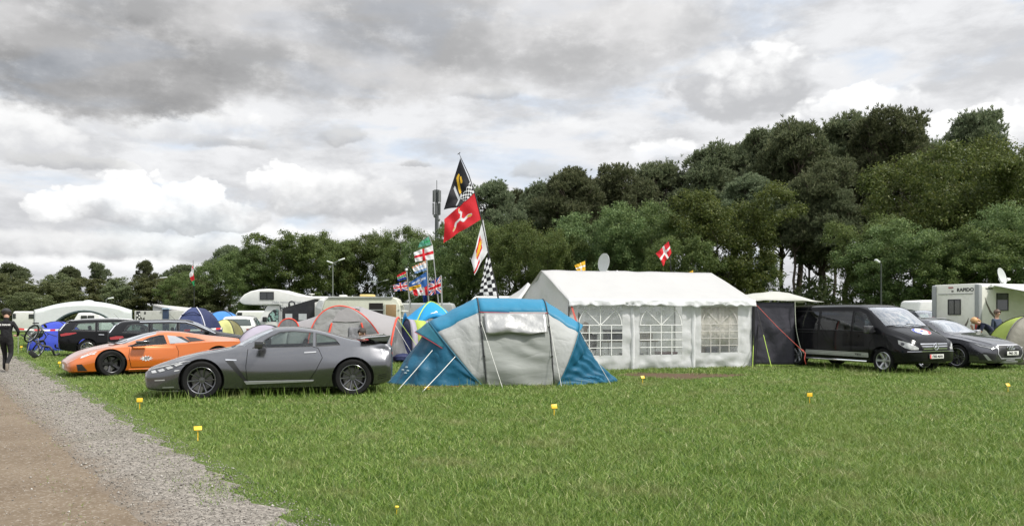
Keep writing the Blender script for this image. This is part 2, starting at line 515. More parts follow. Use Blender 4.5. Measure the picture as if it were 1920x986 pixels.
def m_grass():
    m = bpy.data.materials.new('grass_blades'); m.use_nodes = True
    k = NT(m.node_tree); bs = k.n['Principled BSDF']; out = k.n['Material Output']
    gm = k.new('ShaderNodeNewGeometry'); ri = gm.outputs['Random Per Island']
    pos = gm.outputs['Position']
    a = k.noise(pos, .30, 5, .6); b = k.noise(pos, 1.7, 5, .65)
    c = k.ramp(ri, (0, (.042, .094, .015)), (.30, (.104, .188, .028)), (.68, (.178, .272, .046)), (.90, (.275, .345, .092)), (1.0, (.50, .48, .27)))
    c = k.mix(k.m('MULTIPLY', k.step(a, .44, .64), .5), c, (.165, .222, .050))
    c = k.mix(k.m('MULTIPLY', k.step(b, .54, .74), .55), c, (.078, .148, .028))
    c = k.mix(k.m('MULTIPLY', k.step(k.noise(pos, .8, 6, .7), .50, .68), .6), c, (.275, .262, .120))
    c = k.mix(k.m('MULTIPLY', k.step(k.noise(pos, 3.1, 5, .7), .58, .72), .5), c, (.065, .125, .022))
    c = k.mix(k.m('MULTIPLY', k.step(k.noise(pos, 5.5, 4, .7), .60, .74), .55), c, (.26, .30, .10))
    k.l.new(c, bs.inputs['Base Color']); bs.inputs['Roughness'].default_value = .5
    bs.inputs['Specular IOR Level'].default_value = .35
    tr = k.new('ShaderNodeBsdfTranslucent'); k.l.new(c, tr.inputs[0])
    mx = k.new('ShaderNodeMixShader'); mx.inputs[0].default_value = .35
    k.l.new(bs.outputs[0], mx.inputs[1]); k.l.new(tr.outputs[0], mx.inputs[2]); k.l.new(mx.outputs[0], out.inputs[0])
    return m

def vnoise(x, y, s, seed):
    """cheap smooth value noise 0..1"""
    r = np.random.default_rng(seed); T = r.random((64, 64))
    u, v = x * s, y * s; i, j = np.floor(u).astype(int), np.floor(v).astype(int)
    a, b = u - i, v - j; a = a * a * (3 - 2 * a); b = b * b * (3 - 2 * b)
    f = lambda p, q: T[p % 64, q % 64]
    return (f(i, j) * (1 - a) + f(i + 1, j) * a) * (1 - b) + (f(i, j + 1) * (1 - a) + f(i + 1, j + 1) * a) * b

def grass():
    Ys = []; Y = 4.2
    X, YY = [], []
    while Y < 52:
        dy = Y * .03
        w0, w1 = -.70 * Y - 1.6, .70 * Y + 1.6
        d = 4000 * (6 / Y) ** 1.45
        n = int((w1 - w0) * dy * d)
        X.append(rng.uniform(w0, w1, n)); YY.append(rng.uniform(Y, Y + dy, n)); Y += dy
    x, y = np.concatenate(X), np.concatenate(YY)
    # ragged edge to the gravel, bare patch
    dist = (x - (EDGE0 + EDGES * (y - 6))) / math.sqrt(1 + EDGES ** 2)
    pe = np.clip((dist + .10 + .85 * (vnoise(x, y, 1.4, 1) - .5) + .6 * (vnoise(x, y, 4.5, 2) - .5)) / .55, 0, 1)
    bare = ((x - BARE.x) / 1.7) ** 2 + ((y - BARE.y) / 1.2) ** 2
    pb = np.clip(.04 + (bare - .55 + .8 * (vnoise(x, y, 3.0, 8) - .5)) * 1.1, 0, 1)
    dens = .55 + .6 * vnoise(x, y, 2.2, 5)
    keep = rng.random(len(x)) < pe * pb * np.clip(dens, 0, 1)
    # sparse weeds in the gravel
    weeds = (dist < .0) & (dist > -1.5) & (rng.random(len(x)) < .05 * np.clip(vnoise(x, y, 2.5, 9) - .45, 0, 1) * 3)
    keep |= weeds
    x, y, dist, pe = x[keep], y[keep], dist[keep], pe[keep]
    n = len(x)
    clump = vnoise(x, y, 3.2, 3); big = vnoise(x, y, .55, 4)
    h = (.030 + .045 * rng.random(n)) * (.80 + .35 * clump) * (.7 + .6 * big) * (.45 + .55 * np.clip(dist / .7, 0, 1))
    tall = rng.random(n) < .010
    h = np.where(tall & (dist > .4), h * 2.1 + .03, h)
    w = (.0024 + .00058 * y) * rng.uniform(.7, 1.3, n)
    w = np.where(tall, w * .55, w)
    a = rng.uniform(0, 2 * np.pi, n); lean = h * rng.uniform(.35, 1.7, n); b = rng.uniform(0, 2 * np.pi, n)
    dx, dy = np.cos(a) * w * .5, np.sin(a) * w * .5
    lx, ly = np.cos(b) * lean, np.sin(b) * lean
    z0 = np.zeros(n)
    V = np.empty((n, 5, 3), np.float32)
    V[:, 0] = np.stack([x - dx, y - dy, z0], 1); V[:, 1] = np.stack([x + dx, y + dy, z0], 1)
    V[:, 2] = np.stack([x + dx * .8 + lx * .35, y + dy * .8 + ly * .35, h * .62], 1)
    V[:, 3] = np.stack([x - dx * .8 + lx * .35, y - dy * .8 + ly * .35, h * .62], 1)
    V[:, 4] = np.stack([x + lx, y + ly, h], 1)
    i = np.arange(n)[:, None] * 5
    o = np_mesh('grass', V.reshape(-1, 3), [i + np.array([[0, 1, 2, 3]]), i + np.array([[3, 2, 4]])], m_grass())
    tag(o, 'short green grass covering the whole camping field', 'grass', kind='stuff')
grass()

def pebbles():
    n = 42000
    y = 4.5 * np.exp(rng.random(n) * math.log(30 / 4.5))
    off = rng.uniform(-4.2, .25, n) * 1.0
    x = EDGE0 + EDGES * (y - 6) + off
    dirt = x < (-2.8 - .742 * (y - 6))
    keep = (~dirt) | (rng.random(n) < .10)
    x, y = x[keep], y[keep]; n = len(x)
    s = rng.uniform(.003, .0075, n) * (1 + .045 * y) * np.where(rng.random(n) < .04, 1.9, 1)
    base = np.array([[1, 0, 0], [-1, 0, 0], [0, 1, 0], [0, -1, 0], [0, 0, .8], [0, 0, -.6]], np.float32)
    V = base[None] * (s[:, None, None] * rng.uniform(.55, 1.25, (n, 6, 1)))
    t = rng.uniform(0, 6.28, n); c, q = np.cos(t), np.sin(t)
    Vx = V[..., 0] * c[:, None] - V[..., 1] * q[:, None]; Vy = V[..., 0] * q[:, None] + V[..., 1] * c[:, None]
    V = np.stack([Vx + x[:, None], Vy + y[:, None], V[..., 2] + (.008 + s * .25)[:, None]], -1)
    i = np.arange(n)[:, None] * 6
    tri = np.array([[0, 2, 4], [2, 1, 4], [1, 3, 4], [3, 0, 4], [2, 0, 5], [1, 2, 5], [3, 1, 5], [0, 3, 5]])
    m = bpy.data.materials.new('pebbles'); m.use_nodes = True
    k = NT(m.node_tree); bs = k.n['Principled BSDF']
    ri = k.new('ShaderNodeNewGeometry').outputs['Random Per Island']
    k.l.new(k.ramp(ri, (0, (.085, .077, .067)), (.5, (.21, .192, .168)), (.9, (.31, .288, .256)), (1, (.44, .415, .38))), bs.inputs['Base Color'])
    bs.inputs['Roughness'].default_value = .9
    F_ = (i[:, None, :] + tri[None]).reshape(-1, 3)
    o = np_mesh('gravel', V.reshape(-1, 3), [F_], m)
    tag(o, 'loose grey gravel stones scattered along the track verge', 'gravel', kind='stuff')
pebbles()
# ------------------------------------------------------------------ trees
def m_leaf(name, dark, light, tip, rough=.55):
    m = bpy.data.materials.new(name); m.use_nodes = True
    k = NT(m.node_tree); bs = k.n['Principled BSDF']; out = k.n['Material Output']
    ri = k.new('ShaderNodeNewGeometry').outputs['Random Per Island']
    oi = k.new('ShaderNodeObjectInfo').outputs['Random']
    co = k.new('ShaderNodeTexCoord').outputs['Object']
    c = k.ramp(ri, (0, dark), (.6, light), (1, tip))
    c = k.mix(k.m('MULTIPLY', k.step(k.noise(co, .45, 3), .45, .62), .5), c, tip)
    hs = k.new('ShaderNodeHueSaturation')
    k.put(hs.inputs['Hue'], k.m('MULTIPLY_ADD', oi, .045, .472)); k.put(hs.inputs['Value'], k.m('MULTIPLY_ADD', oi, .65, .72))
    k.put(hs.inputs['Saturation'], k.m('MULTIPLY_ADD', oi, -.2, 1.05))
    k.put(hs.inputs['Color'], c); c = hs.outputs[0]
    k.l.new(c, bs.inputs['Base Color']); bs.inputs['Roughness'].default_value = rough
    bs.inputs['Specular IOR Level'].default_value = .25
    tr = k.new('ShaderNodeBsdfTranslucent'); k.l.new(c, tr.inputs[0])
    mx = k.new('ShaderNodeMixShader'); mx.inputs[0].default_value = .42
    k.l.new(bs.outputs[0], mx.inputs[1]); k.l.new(tr.outputs[0], mx.inputs[2]); k.l.new(mx.outputs[0], out.inputs[0])
    return m

LEAF_OAK = m_leaf('oak_leaves', (.054, .090, .024), (.096, .146, .040), (.170, .212, .062))
LEAF_SCRUB = m_leaf('scrub_leaves', (.062, .084, .030), (.105, .128, .048), (.165, .18, .075))
LEAF_PINE = m_leaf('pine_needles', (.076, .106, .054), (.132, .162, .082), (.210, .232, .124), .6)
BARK_PINE = mat('pine_bark', (.095, .078, .064), .95, var=.35, vscale=3, bump=.8, bscale=9, spec=.1)
BARK_OAK = mat('oak_bark', (.055, .048, .036), .95, var=.3, vscale=3, bump=.8, bscale=9, spec=.1)

def leaf_cards(pts, nrm, size, r, aspect=.55):
    """one rhombus leaf per point facing roughly along nrm"""
    n = len(pts)
    nr = nrm + r.normal(0, .75, (n, 3)); nr /= np.linalg.norm(nr, axis=1)[:, None] + 1e-9
    t = r.normal(0, 1, (n, 3)); u = np.cross(nr, t); u /= np.linalg.norm(u, axis=1)[:, None] + 1e-9
    v = np.cross(nr, u)
    s = size * r.uniform(.6, 1.4, (n, 1))
    V = np.stack([pts - u * s, pts - v * s * aspect + nr * s * .15, pts + u * s, pts + v * s * aspect + nr * s * .15], 1)
    return V.reshape(-1, 3), np.arange(n)[:, None] * 4 + np.arange(4)[None]

def branch(mb, a, b, r0, r1, r, wig=.08, n=5):
    a, b = Vector(a), Vector(b); L = (b - a).length
    pts = [a.lerp(b, i / n) + (Vector((r.uniform(-1, 1), r.uniform(-1, 1), r.uniform(-.4, .4))) * L * wig * (0 if i in (0, n) else 1)) for i in range(n + 1)]
    mb.tube(pts, [r0 + (r1 - r0) * i / n for i in range(n + 1)], 6)
    return pts

def sphere_pts(n, r):
    v = r.normal(0, 1, (n, 3)); return v / np.linalg.norm(v, axis=1)[:, None]

def oak_proto(seed, nleaf=60000, lobes=20, low=.10, scrub=False, leaf=.0082):
    """broadleaf of unit height ~1 and crown width ~1: returns (trunk mesh, crown mesh)"""
    r = np.random.default_rng(seed); pr = random.Random(seed)
    cs, rs = [], []
    for i in range(lobes):
        h = low + (.95 - low) * ((i + .5) / lobes) ** .85
        prof = math.sin(math.pi * min(1, (.18 + .82 * (1 - (h - low) / (1 - low))) ** .8)) if not scrub else math.sqrt(max(.05, 1 - ((h - .1) / .95) ** 2))
        prof = max(.18, prof)
        t = i * 2.4 + pr.uniform(-.5, .5); rad = .38 * prof * pr.uniform(.40, 1.12)
        cs.append((rad * math.cos(t), rad * math.sin(t), min(h, .9))); rs.append(pr.uniform(.09, .175) * (.7 + .5 * prof))
    cs, rs = np.array(cs), np.array(rs)
    top = (cs[:, 2] + rs * .8).max(); cs[:, 2] *= 1 / top
    # boughs carry leaf clumps; clumps carry twig tufts
    kc, kr = [], []
    for c, q in zip(cs, rs):
        m_ = int(11 + 110 * q)
        dirs = sphere_pts(m_, r); dirs[:, 2] = np.where(dirs[:, 2] < -.55, -dirs[:, 2], dirs[:, 2])
        kc.append(c + dirs * (q * r.uniform(.70, 1.30, (m_, 1))) * np.array([1, 1, .82])); kr.append(q * r.uniform(.18, .42, m_))
    kc, kr = np.concatenate(kc), np.concatenate(kr)
    w = kr ** 1.9; k = r.choice(len(kr), nleaf, p=w / w.sum())
    d = sphere_pts(nleaf, r)
    rad = kr[k] * np.minimum(np.abs(r.normal(.72, .32, nleaf)), 1.35)
    p = kc[k] + d * rad[:, None] * np.array([1.1, 1.1, .78])
    ok = p[:, 2] > .02; p, d = p[ok], d[ok]
    V, Fq = leaf_cards(p, d + np.array([0, 0, .35]), leaf, r)
    mb = MB(); tips = []
    f = branch(mb, (0, 0, -.02), (pr.uniform(-.03, .03), pr.uniform(-.03, .03), .45), .022, .013, pr, .03, 6)
    for c in cs[::2]:
        b0 = f[pr.randint(2, 6)]; branch(mb, b0, c, .009, .002, pr, .07)
    return mb.mesh('trunk'), (V, Fq)

def pine_proto(seed, ntuft=3400, base=.50, lobes=18, spread=.30, needle=.011):
    """tall bare-stemmed pine, height 1: trunk with limbs, flat clouds of needle tufts above `base`"""
    r = np.random.default_rng(seed); pr = random.Random(seed)
    mb = MB(); lean = (pr.uniform(-.05, .05), pr.uniform(-.05, .05))
    f = branch(mb, (0, 0, -.02), (lean[0], lean[1], .90), .017, .006, pr, .012, 10)
    cs, rs = [], []
    for i in range(lobes):
        h = base + (.95 - base) * ((i + .5) / lobes)
        q = (h - base) / (1 - base)
        rad = spread * (1.0 - .72 * q ** 1.6) * pr.uniform(.10, 1.0) ** .6 * (.55 + .45 * min(1, q * 3))
        t = i * 2.4 + pr.uniform(-.6, .6)
        c = Vector((lean[0] * h + rad * math.cos(t), lean[1] * h + rad * math.sin(t), h)); cs.append(c); rs.append(pr.uniform(.032, .072))
        b0 = f[max(3, min(10, int((h - .05) / .92 * 10)))]
        branch(mb, b0, c, .0065, .002, pr, .09)
        for s_ in range(2):
            branch(mb, b0.lerp(c, .6), c + Vector((pr.uniform(-1, 1), pr.uniform(-1, 1), pr.uniform(-.2, .5))) * .06, .003, .0012, pr, .08, 3)
    for i in range(7):                                            # dead snags on the bare stem
        h = pr.uniform(.22, base); t = pr.uniform(0, 6.28); b0 = f[int(h / .92 * 10)]
        branch(mb, b0, b0 + Vector((math.cos(t) * .07, math.sin(t) * .07, .015)), .003, .001, pr, .1, 3)
    cs = np.array([tuple(c) for c in cs]); rs = np.array(rs)
    w = rs ** 2; k = r.choice(len(rs), ntuft, p=w / w.sum())
    d = sphere_pts(ntuft, r); d[:, 2] = np.where(d[:, 2] < -.2, -d[:, 2] * .6, d[:, 2])
    d /= np.linalg.norm(d, axis=1)[:, None]
    p = cs[k] + d * (rs[k] * r.uniform(.45, 1.05, ntuft) ** .6)[:, None] * np.array([1.2, 1.2, .72]) + r.normal(0, .20, (ntuft, 3)) * rs[k][:, None]
    nb = 9
    ax = d * .7 + np.array([0, 0, .7]); P_ = np.repeat(p, nb, 0)
    nd = np.repeat(ax, nb, 0) + r.normal(0, .62, (ntuft * nb, 3)); nd /= np.linalg.norm(nd, axis=1)[:, None]
    L = needle * r.uniform(1.0, 2.3, (ntuft * nb, 1))
    sd_ = np.cross(nd, r.normal(0, 1, nd.shape)); sd_ /= np.linalg.norm(sd_, axis=1)[:, None]
    wd = L * .10
    V = np.stack([P_ - sd_ * wd * .5, P_ + sd_ * wd * .5, P_ + nd * L * .6 + sd_ * wd, P_ + nd * L, P_ + nd * L * .6 - sd_ * wd], 1).reshape(-1, 3)
    Fq = np.arange(ntuft * nb)[:, None] * 5 + np.arange(5)[None]
    return mb.mesh('trunk'), (V, Fq)

def proto_meshes(pr, leaf_m, bark_m):
    tm, (V, Fq) = pr
    tm.materials.append(bark_m); tm.polygons.foreach_set('use_smooth', [True] * len(tm.polygons))
    o = np_mesh('crown', V, [Fq], leaf_m); cm = o.data; bpy.data.objects.remove(o)
    return tm, cm

OAKS = [proto_meshes(oak_proto(20 + i), LEAF_OAK, BARK_OAK) for i in range(4)]
SCRUBS = [proto_meshes(oak_proto(40 + i, 36000, 16, .04, True, .0115), LEAF_SCRUB, BARK_OAK) for i in range(3)]
PINES = [proto_meshes(pine_proto(60 + i, 7400, b, 44, s), LEAF_PINE, BARK_PINE) for i, (b, s) in enumerate(((.52, .27), (.42, .30), (.60, .25), (.48, .22)))]

def tree(name, protos, i, px, top, Y, wpx, label, group, rz=None, cat='tree'):
    """stands at column px and depth Y, its top reaching row `top`, crown `wpx` photo pixels wide"""
    h = CH + (HY - top) / F * Y; w = wpx / F * Y
    t = thing(name, label, cat, GX(px, Y), rnd.uniform(0, 6.28) if rz is None else rz, group)
    tm, cm = protos[i % len(protos)]
    k = {'pine': .72, 'broad': .95}.get('pine' if protos is PINES else 'broad')
    S = (w / k, w / k, h)
    for nm, me_ in (('trunk', tm), ('crown', cm)):
        o = link(bpy.data.objects.new(nm, me_), t); o.scale = S
    return t
GP, GB, GS = 'tall pines of the wood', 'broadleaf trees along the wood edge', 'scrubby trees at the far left'
# (px, top, Y, width px, label)
PINE_LIST = [
 (1822, 205, 80, 175, 'lone tall pine standing highest behind the broadleaf trees on the right'),
 (1668, 212, 76, 210, 'tall pine with the highest flat crown of the big pine clump'),
 (1585, 216, 80, 220, 'tall pine in the middle of the big clump, bare stem below'),
 (1500, 222, 76, 210, 'tall pine with rounded crown left of the clump middle'),
 (1430, 246, 82, 190, 'tall pine on the left shoulder of the big clump'),
 (1545, 300, 70, 170, 'lower pine with bare stems showing in front of the clump'),
 (1400, 330, 72, 170, 'lower pine just above the green broadleaf tree'),
 (1325, 272, 78, 190, 'pine with gappy crown above the leaning flag'),
 (1245, 300, 80, 160, 'dark pine stepping down left of the gappy pine'),
 (1172, 311, 76, 160, 'pine with bushy top above the round dish'),
 (1076, 318, 74, 165, 'pine with open mushroom crown and sky between its limbs'),
 (1002, 344, 78, 140, 'pine with small crown right of the tall flagpole'),
 (932, 336, 72, 140, 'pine with rounded crown beside the tall flagpole'),
 (868, 395, 84, 120, 'thin pine behind the red flag'),
 (1487, 345, 69, 120, 'slim pine with bare leaning stem, first of the open stems'),
 (1517, 365, 72, 100, 'slim dark pine between the open stems right of the green tree'),
 (1562, 352, 68, 120, 'slim pine with bare straight stem, last of the open stems'),
 (1538, 330, 78, 130, 'pine with flat crown over the gap of bare stems'),
 (1122, 338, 79, 130, 'pine in the dip right of the open mushroom crown'),
 (1208, 322, 83, 130, 'pine filling the step between bushy and dark pines'),
 (1372, 268, 85, 150, 'pine between the gappy pine and the big clump shoulder'),
 (1466, 246, 86, 150, 'hindmost pine closing the left part of the big clump'),
 (1625, 228, 86, 160, 'hindmost pine closing the right part of the big clump'),
 (1712, 240, 82, 130, 'pine sloping down at the right end of the big clump'),
 (966, 356, 82, 120, 'low pine between rounded and small crowned pines'),
 (1040, 350, 83, 120, 'low pine left of the open mushroom crown'),
 (1905, 300, 84, 160, 'pine at the edge behind the right broadleaf trees'),
 (1745, 262, 90, 150, 'pine filling the dip between clump and lone pine'),
 (1290, 350, 84, 150, 'half hidden pine behind the green broadleaf tree'),
 (1130, 380, 82, 150, 'half hidden pine behind the dark bushy oak'),
 (432, 462, 96, 125, 'dark flat pine left of the round green tree'),
 (640, 452, 98, 110, 'dark pine behind the double street lamp'),
 (275, 487, 118, 62, 'small lone pine with open crown on the far treeline'),
 (186, 493, 118, 62, 'small bushy pine on the far treeline, left of the open one'),
 (128, 500, 116, 78, 'dark dome shaped pine on the far treeline'),
 (22, 494, 120, 110, 'dark wide pine at the far left end of the treeline'),
 (350, 495, 112, 90, 'dark pine behind the hanging red and green flag'),
 (318, 505, 120, 60, 'small dark pine next to the far street lamp'),
]
OAK_LIST = [
 (1362, 362, 58, 235, 'bright green spreading tree behind the gabled marquee'),
 (1775, 300, 60, 280, 'large yellowish green tree below the lone pine'),
 (1868, 285, 64, 230, 'large broadleaf tree with yellow top at the edge'),
 (1632, 415, 56, 165, 'green tree with light top right of the bare pine stems'),
 (1690, 430, 52, 220, 'green tree behind the single angled street lamp'),
 (1800, 440, 50, 210, 'leafy tree directly behind the motorhome with awning'),
 (1900, 400, 50, 200, 'leafy tree behind the motorhome dish'),
 (1215, 395, 62, 190, 'dark broadleaf tree left of the bright green one'),
 (1125, 400, 60, 190, 'dark bushy oak behind the marquee roof'),
 (1045, 442, 58, 130, 'yellow green small tree above the marquee gable'),
 (965, 430, 62, 150, 'dark leafy tree right of the hanging chequered flag'),
 (885, 425, 66, 150, 'green tree behind the red and white flags'),
 (815, 452, 72, 130, 'green tree left of the tall flagpole'),
 (752, 437, 78, 125, 'dark tree with lacy top behind the flag cluster'),
 (690, 448, 82, 130, 'green tree between double lamp and flag cluster'),
 (620, 446, 80, 130, 'green tree right of the round green tree'),
 (545, 443, 76, 190, 'big round green tree behind the motorhome with over cab bed'),
 (480, 470, 76, 140, 'green tree left below the round green tree'),
 (415, 490, 82, 120, 'green tree above the white roof slope'),
 (350, 515, 86, 110, 'green tree behind the navy dome tent'),
 (1270, 450, 54, 150, 'dark low tree behind the red and white cross flag'),
 (1415, 480, 60, 100, 'small green tree at the foot of the big pine clump'),
]
SCRUB_LIST = [
 (20, 518, 84, 150, 'light green bushy tree nearest the left end'),
 (95, 530, 88, 130, 'pale scrubby tree left of the white shelter'),
 (165, 522, 96, 130, 'olive scrubby tree behind the white shelter'),
 (230, 524, 92, 120, 'olive bushy tree right of the white shelter'),
 (290, 522, 90, 130, 'pale bushy tree beside the far street lamp'),
 (60, 548, 70, 110, 'low bright bush left of the white shelter'),
 (385, 528, 80, 110, 'olive bush above the blue tents'),
 (110, 515, 100, 110, 'feathery pale tree between two dark far pines'),
]
for i, (px, top, Y, w, lab) in enumerate(PINE_LIST): tree('pine_tree', PINES, i, px, top, Y, w * (1.22 if Y < 95 else 1.0), lab, GP)
for i, (px, top, Y, w, lab) in enumerate(OAK_LIST): tree('broadleaf_tree', OAKS, i, px, top, Y, w, lab, GB)
for i, (px, top, Y, w, lab) in enumerate(SCRUB_LIST): tree('scrub_tree', SCRUBS, i, px, top, Y, w, lab, GS)

def undergrowth():
    """dense dark thicket closing the foot of the wood, one mass"""
    r = np.random.default_rng(5); pts = []; nr = []
    line = [(-110, 128), (-80, 122), (-55, 108), (-38, 100), (-22, 90), (-8, 80), (6, 72), (20, 70), (36, 68), (52, 66), (70, 70)]
    tot = 0
    for (x0, y0), (x1, y1) in zip(line, line[1:]):
        L = math.hypot(x1 - x0, y1 - y0); n = int(L * 1150)
        t = r.random(n); z = r.random(n) ** .75
        hx = 2.6 + 1.6 * np.sin((x0 + (x1 - x0) * t) * .55) + .9 * np.sin((x0 + (x1 - x0) * t) * 1.7)
        hx = np.maximum(hx, 1.6) * (1.0 if x0 > -10 else .62)
        pts.append(np.stack([x0 + (x1 - x0) * t + r.normal(0, .5, n), y0 + (y1 - y0) * t + r.normal(0, 1.4, n), z * hx], 1))
    p = np.concatenate(pts); n_ = np.tile(np.array([[0, -.6, .5]]), (len(p), 1))
    V, Fq = leaf_cards(p, n_, .14, r)
    o = np_mesh('undergrowth', V, [Fq], m_leaf('thicket_leaves', (.036, .058, .016), (.066, .098, .026), (.11, .135, .042)))
    tag(o, 'dense dark undergrowth along the foot of the wood', 'undergrowth', kind='stuff')
undergrowth()
# ------------------------------------------------------------------ vehicle kit
def paint(name, c, metal=.35, rough=.32, flake=.04):
    dk = max(c) < .05
    return mat(name, c, rough, metal, coat=.28 if dk else 1.0, spec=.10 if dk else .5, var=flake, vscale=180, dirt=.12, dirtcol=tuple(.6 * v + (.012 if max(c) < .05 else .03) for v in c))
RUBBER = mat('tyre_rubber', (.010, .010, .010), .9, spec=.2, var=.2, dirt=.2, dirtcol=(.04, .036, .03))
BLACK = mat('black_plastic', (.014, .014, .015), .5, var=.15)
SEAM = mat('seam_black', (.004, .004, .004), .9, spec=.1)
CHROME = mat('chrome', (.75, .76, .78), .14, 1.0, var=.03)
ALU = mat('alloy', (.46, .47, .48), .34, .85, var=.08)
LAMP = mat('lamp_lens', (.40, .43, .46), .22, .25, coat=.6, var=.75, vscale=9)
BULB = mat('lamp_reflector', (.80, .82, .84), .08, .9, coat=1.0)
LAMPDARK = mat('lamp_housing', (.035, .037, .042), .15, .2, coat=1.0, var=.5, vscale=20)
REDLAMP = mat('tail_lens', (.30, .012, .016), .18, coat=1.0, var=.2, vscale=20)
AMBER = mat('amber_lens', (.65, .25, .03), .2, coat=1.0)
SEATM = mat('seat_fabric', (.022, .022, .024), .85, var=.2)
PLATEW = mat('plate_white', (.74, .74, .70), .45)
PLATET = mat('plate_letters', (.012, .012, .012), .6)
REDPL = mat('plate_red', (.62, .05, .05), .5)
WHITEM = mat('white_gloss', (.74, .74, .72), .4, coat=.3)
GLASS_CLEAR = glass('window_glass', (.58, .66, .63), 1.0)
GLASS_DARK = glass('privacy_glass', (.28, .31, .31), 1.7)
GLASS_SCREEN = glass('windscreen_glass', (.60, .68, .66), 3.6, .03)

def pchip(xs, ys, q):
    xs, ys = np.asarray(xs, float), np.asarray(ys, float); h = np.diff(xs); d = np.diff(ys) / h
    m = np.zeros_like(ys); m[0], m[-1] = d[0], d[-1]
    for i in range(1, len(xs) - 1):
        if d[i - 1] * d[i] > 0:
            w1, w2 = 2 * h[i] + h[i - 1], h[i] + 2 * h[i - 1]; m[i] = (w1 + w2) / (w1 / d[i - 1] + w2 / d[i])
    q = np.asarray(q, float); i = np.clip(np.searchsorted(xs, q) - 1, 0, len(xs) - 2); t = (q - xs[i]) / h[i]
    return ((1 + 2 * t) * (1 - t) ** 2 * ys[i] + t * (1 - t) ** 2 * h[i] * m[i] + t * t * (3 - 2 * t) * ys[i + 1] + t * t * (t - 1) * h[i] * m[i + 1])

def hull_rows(keys, grow=0.0, x0=None, x1=None, zfloor=None, nst=64):
    """keys rows: x, zb, yb, zm, ym, zs, ys, zt, yt, zc  -> list of rings, front last"""
    K = np.array(sorted(keys)); X = K[:, 0]
    lo, hi = (X[0] if x0 is None else x0), (X[-1] if x1 is None else x1)
    q = np.unique(np.concatenate([np.linspace(lo, hi, nst), X[(X >= lo) & (X <= hi)], [lo + .015, lo + .04, lo + .08, hi - .015, hi - .04, hi - .08]]))
    q = q[(q >= lo) & (q <= hi)]
    cols = [pchip(X, K[:, i], q) for i in range(1, 10)]
    rows = []
    for i, x in enumerate(q):
        zb, yb, zm, ym, zs, ys, zt, yt, zc = (c[i] for c in cols)
        if grow:
            yb, ym, ys, yt = yb + grow, ym + grow, ys + grow, yt + grow; zt += grow * .8; zc += grow
        if zfloor is not None:
            zb = zfloor; zm = max(zm, zfloor + .1)
        pts = [(0, zb), (yb * .55, zb), (yb * .93, zb), (yb, zb + .035)]
        side = cr([(yb, zb + .035, 0), (ym, zm, 0), (ys, zs, 0)], 6)[1:]
        pts += [(p.x, p.y) for p in side]
        gz = zt - zs
        for t in (.2, .4, .6, .8):                              # side glass, slightly barrelled
            pts.append((ys + (yt - ys) * t + .022 * math.sin(math.pi * t) * min(1, gz * 3), zs + gz * t))
        pts.append((yt, zt))
        for t in (.06, .15, .3, .5, .75, 1):                    # roof or bonnet crown
            a = 1 - t; pts.append((yt * a, zt + (zc - zt) * math.sqrt(max(0, 1 - a ** 2.6)) ** 1.0))
        L = [Vector((x, y, z)) for y, z in pts]
        rows.append(L + [Vector((p.x, -p.y, p.z)) for p in L[-2:0:-1]])
    return rows

def hull_mesh(name, rows):
    mb = MB(); n = len(rows[0])
    closed = [r_ + [r_[0]] for r_ in rows]
    mb.grid(closed)
    mb.add(rows[0], [tuple(range(n))]); mb.add(rows[-1], [tuple(range(n - 1, -1, -1))])
    me = mb.mesh(name); bm = bmesh.new(); bm.from_mesh(me)
    bmesh.ops.remove_doubles(bm, verts=bm.verts, dist=1e-4)
    bmesh.ops.dissolve_degenerate(bm, edges=bm.edges, dist=1e-5)
    bmesh.ops.recalc_face_normals(bm, faces=bm.faces)
    bm.to_mesh(me); bm.free(); return me

def bvh_of(me):
    bm = bmesh.new(); bm.from_mesh(me); t = BVHTree.FromBMesh(bm); bm.free(); return t

def tmp_obj(me):
    o = bpy.data.objects.new('cutter', me); COL.objects.link(o); return o

def cut(o, cutters, solver='EXACT'):
    """subtract closed meshes from object o (evaluated in place)"""
    for c in cutters:
        md = o.modifiers.new('cut', 'BOOLEAN'); md.operation = 'DIFFERENCE'; md.object = c; md.solver = solver
    dg = bpy.context.evaluated_depsgraph_get()
    me = bpy.data.meshes.new_from_object(o.evaluated_get(dg))
    o.modifiers.clear(); o.data = me
    for c in cutters: bpy.data.objects.remove(c)
    return o

def prism_obj(poly, axis, lo, hi):
    """closed prism: polygon in the plane across axis ('y': x,z; 'z': x,y; 'x': y,z)"""
    f = {'y': lambda a, b, h: (a, h, b), 'z': lambda a, b, h: (a, b, h), 'x': lambda a, b, h: (h, a, b)}[axis]
    n = len(poly); mb = MB()
    mb.add([f(a, b, h) for h in (lo, hi) for a, b in poly], [tuple(range(n - 1, -1, -1)), tuple(range(n, 2 * n))] + [(i, (i + 1) % n, n + (i + 1) % n, n + i) for i in range(n)])
    me = mb.mesh('cutter'); bm = bmesh.new(); bm.from_mesh(me); bmesh.ops.recalc_face_normals(bm, faces=bm.faces); bm.to_mesh(me); bm.free()
    return tmp_obj(me)

def cyl_obj(x, z, r, y0, y1, n=40):
    return prism_obj([(x + r * math.cos(2 * math.pi * i / n), z + r * math.sin(2 * math.pi * i / n)) for i in range(n)], 'y', y0, y1)

